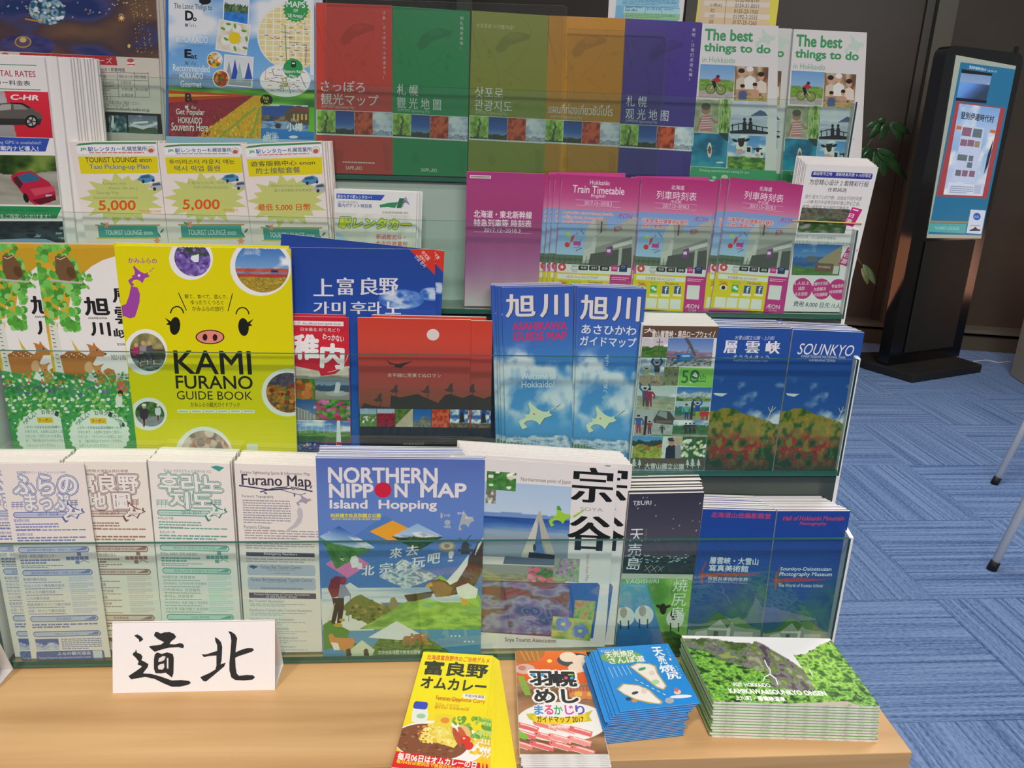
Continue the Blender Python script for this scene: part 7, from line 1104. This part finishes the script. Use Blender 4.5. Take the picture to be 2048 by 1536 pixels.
# ================================================================ beyond the rack
ko = np.array([2.577, 4.198, 0]); kd = np.array([.9302, .3671, 0]); kn = np.array([.3671, -.9302, 0]); kz = np.array([0, 0, 1.])
ks = empty('information_kiosk', (2.9, 4.35, 0)); KO = np.array([2.9, 4.35, 0]); tag(ks, 'tall black digital information kiosk with lit blue screen standing on the carpet', 'kiosk')
M_KB = mat('kiosk_black', (.006, .006, .007), .18); M_KM = mat('kiosk_matte', (.014, .014, .012), .6)
def kp(a, z, d=0): return ko+kd*a+kz*z-kn*d-KO
P_ = []
for cx, cz, t0 in ((.655-.06, 1.83-.06, 0), (.06, 1.83-.06, 90)):
    for k in range(7): t = radians(t0+15*k); P_.append((cx+.06*cos(t), cz+.06*sin(t)))
P_ += [(0, .05), (.655, .05)]
slab('kiosk_body', [kp(a, z) for a, z in P_][::-1], -kn*.075, M_KB, ks)
B_ = [(2.486, 4.298), (2.63, 4.01), (3.21, 4.242), (3.13, 4.56), (2.46, 4.50)]
slab('base_plate', [np.array([x, y, 0])-KO for x, y in B_][::-1], (0, 0, .05), M_KM, ks, bev=.006)
slab('lower_panel', [kp(a, z, -.001) for a, z in ((.12, .79), (.56, .79), (.56, .12), (.12, .12))], kn*.010, M_KM, ks, bev=.004)
slab('camera_knob', [kp(a, z) for a, z in ((.575, 1.83), (.595, 1.83), (.592, 1.865), (.578, 1.865))][::-1], -kn*.02, M_KM, ks)
A = Art([(1912, 110), (2032, 132), (1962, 477), (1853, 476)], ko+kn*.0025, kn, dz=4e-4)
A.part('screen'); A.poly([(1912, 110), (2032, 132), (1962, 477), (1853, 476)], 'a8b0a0'); A.poly([(1921, 124), (2031, 139), (1963, 471), (1856, 468)], '1c6c98')
A.photo(0, 0, 1, 1, land(sky('7898c8 a8c0e8', .2), (.35, .0, 1, lambda u, v: ramp(np.clip((v*.6+u*1.2)-.3, 0, 1), '68a0f0 5890e8 3c5c98 283c58'), 3)), Q=[(1922, 145), (1983, 151), (1972, 202), (1913, 196)], step=.03, name='video_picture'); A.poly([(1923, 138), (1984, 147), (1983, 152), (1922, 146)], '101418'); A.poly([(1912, 195), (1973, 201), (1972, 207), (1911, 201)], '101418')
A.poly([(1912, 203), (2010, 216), (1973, 397), (1872, 392)], 'a83c40'); A.photo(0, 0, 1, 1, sky('78a8e8 a8c8f4 90b8e8 b8ccf0 c0d0f0', .4), Q=[(1918, 207), (2000, 217), (1964, 392), (1886, 389)], step=.03, name='web_page')
A.poly([(1913, 251), (1923, 253), (1921, 260), (1911, 258)], 'd86828'); A.poly([(1980, 259), (1991, 261), (1989, 267), (1978, 265)], 'd86828')
A.poly([(1925, 251), (1968, 256), (1948, 368), (1903, 362)], 'c8d4f4'); A.poly([(1986, 277), (1974, 310), (1966, 350), (1975, 330), (1982, 300)], '202430'); A.poly([(1896, 364), (1964, 371), (1960, 392), (1892, 388)], 'dce4f8')
for (x, y, w, h) in ((1925, 254, 18, 17), (1946, 257, 18, 17), (1921, 278, 13, 13), (1935, 279, 13, 13), (1949, 282, 10, 12), (1915, 308, 19, 12), (1937, 311, 9, 11), (1934, 324, 10, 11), (1911, 339, 11, 12), (1924, 340, 11, 12), (1938, 341, 11, 12)): A.poly([(x, y), (x+w, y+w*.12), (x+w-h*.2, y+h+w*.12), (x-h*.2, y+h)], ['686878', '98886c', '785868', '607078', '8a6078'][int(x+y) % 5])
A.tx('登別伊達時代村', 1922, 223, 1988, 237, '182028', .03); A.tx('登別伊達時代村ホームページ', 1938, 131, 1993, 137, 'c8dcf0', .02); A.greek(1900, 370, 1946, 386, 4, '8898b8', .5); A.poly([(1948, 369), (1962, 371), (1959, 388), (1945, 387)], 'b8c4e0')
A.part('footer_panel'); A.poly([(1860, 441), (1937, 443), (1935, 447), (1858, 445)], '988860'); A.poly([(1858, 446), (1933, 448), (1930, 467), (1854, 463)], '48a8a8'); A.tx('TOURIST LOUNGE', 1869, 453, 1918, 459, 'a8e0e0'); A.poly([(1941, 419), (1971, 421), (1962, 468), (1932, 466)], 'd8e0f4'); A.ell(1953, 433, 7.5, 7.5, '2858b8'); A.tx('ENON', 1948, 431, 1957, 436, 'c8d8f4'); A.greek(1940, 450, 1960, 452, 1, 'c87890', .8); A.poly([(1938, 460), (1946, 457), (1950, 453), (1954, 458), (1960, 459), (1959, 462), (1938, 462)], '28303c')
A.build(ks, KO, M_SCREEN)
_c = [hit(x, y, np.array([0, 0, .004]), kz) for x, y in ((1946, 723), (1958, 722), (1970, 720.5), (1982, 722), (1996, 725.5), (2008, 724.5), (2022, 723))]
cb = tube('power_cable', [q-_c[0] for q in _c], .0045, mat('cable_white', (.6, .58, .58), .5), None, 6, tuple(_c[0])); tag(cb, 'thin white power cable on the carpet to the right of the kiosk', 'cable')
# beige cabinet end at the right edge
cbn = obj('beige_cabinet', [(0, 0, 0), (-.17, -.65, 0), (.50, -.80, 0), (.68, -.15, 0), (0, 0, 1.1), (-.17, -.65, 1.1), (.50, -.80, 1.1), (.68, -.15, 1.1)], BF, noisy(mat('beige_laminate', rough=.5), (.40, .33, .25), (.45, .375, .285), (3, 3, 9)), None, (3.36, 4.19, 0)); tag(cbn, 'beige cabinet end panel cut off by the right edge beside the kiosk', 'cabinet')
cbn.modifiers.new('bevel', 'BEVEL').width = .004
# white splayed-leg table at the right edge
wt = empty('side_table', (2.6, 2.3, 0)); tag(wt, 'white table with splayed legs, only two legs in view at the right edge', 'table'); M_LEG = mat('white_leg', (.86, .86, .86), .3); M_FOOT = mat('rubber_foot', (.01, .01, .01), .6)
for fx, fy, dx in ((2.18, 2.657, .30), (1.72, 2.02, .27), (3.60, 2.45, -.30), (3.2, 1.85, -.27)):
    b = np.array([fx-2.6, fy-2.3, .012]); t = b+np.array([dx*.72, (.03 if fy > 2.2 else .03), .70])
    l = tube('leg', [b, t], [.0125, .017], M_LEG, wt, 14); tube('leg_cap', [b-np.array([dx*.015, 0, .011]), b+np.array([dx*.02, 0, .018])], .0145, M_FOOT, l, 12)
obj('table_top', [(-.45, -.36, .70), (.62, -.52, .70), (.90, .26, .70), (-.16, .44, .70), (-.45, -.36, .73), (.62, -.52, .73), (.90, .26, .73), (-.16, .44, .73)], BF, M_LEG, wt)
# potted plant between rack and kiosk
pl = empty('potted_plant', (2.05, 4.35, 0)); PO = np.array([2.05, 4.35, 0]); tag(pl, 'dark green leafy potted plant standing behind the rack in front of the wall', 'plant')
M_LEAF = noisy(mat('leaf_green', rough=.35), (.012, .045, .014), (.035, .10, .035), (14, 14, 14)); M_LEAFP = noisy(mat('leaf_pale', rough=.4), (.05, .13, .07), (.09, .19, .11), (14, 14, 14)); M_STEM = mat('stem', (.07, .065, .025), .6)
yp = np.array([0, 4.30, 0]); yn = np.array([.1, -1., 0])/np.linalg.norm([.1, -1]); 
def leaf(bx, by, tx_, ty, w, m=M_LEAF, dy=0.):
    a = hit(1700+bx/3.657, 200+by/3.657, yp, yn); b = hit(1700+tx_/3.657, 200+ty/3.657, yp+yn*dy, yn); L = np.linalg.norm(b-a); d = (b-a)/L; s = np.cross(d, yn); s /= np.linalg.norm(s); w = w/3.657/1503*4.4
    v, f = [], []; N_ = 8
    for i in range(N_+1):
        t = i/N_; ww = w*.5*(sin(pi*min(1, t*1.0)**.8)**.8 if 0 < t < 1 else .02); c_ = a+(b-a)*t-kz*.02*sin(pi*t)*0+yn*.01*sin(pi*t)
        v += [c_-s*ww+yn*.012*(ww/w), c_, c_+s*ww+yn*.012*(ww/w)]
    for i in range(N_): f += [(3*i, 3*i+1, 3*i+4, 3*i+3), (3*i+1, 3*i+2, 3*i+5, 3*i+4)]
    o = obj('leaf', [q-PO for q in v], f, m, pl, smooth=True); md = o.modifiers.new('solid', 'SOLIDIFY'); md.thickness = .0008
for L in ((262, 160, 213, 300, 70), (292, 162, 378, 308, 62), (292, 160, 442, 252, 52), (240, 152, 128, 285, 62), (220, 155, 100, 205, 50), (262, 150, 190, 150, 40), (190, 355, 338, 422, 44), (195, 358, 424, 592, 66), (200, 365, 300, 480, 60), (205, 370, 252, 575, 74), (180, 360, 178, 618, 60), (160, 350, 70, 490, 80), (150, 345, 20, 420, 70), (75, 900, 102, 936, 22), (-40, 300, -160, 420, 80), (-40, 300, -60, 470, 80), (-40, 300, -200, 330, 70), (-50, 1000, -160, 1120, 80), (-20, 900, -60, 1060, 70)): leaf(*L)
leaf(92, 1200, 188, 1355, 52, M_LEAFP); leaf(84, 1225, 130, 1355, 50, M_LEAFP)
def pp(x, y): return hit(1700+x/3.657, 200+y/3.657, yp-yn*.01, yn)-PO
for P in ([(270, 155), (180, 260), (60, 420), (-60, 700), (-120, 1100)], [(195, 358), (110, 350), (0, 420), (-80, 700)], [(88, 1205), (20, 1100), (-60, 1080), (-110, 1150)], [(75, 900), (0, 880), (-90, 860)], [(-40, 300), (-60, 500), (-90, 760)]): tube('stem', [pp(*q) for q in P], .006, M_STEM, pl, 7)
e_ = pp(-120, 1100); tube('trunk', [e_, (e_[0]*.5, 0, .7), (0, 0, .28)], [.012, .016, .02], M_STEM, pl, 10)
tube('pot', [(0, 0, 0), (0, 0, .02), (0, 0, .30)], [.11, .115, .15], mat('clay_pot', (.25, .2, .16), .6), pl, 24)
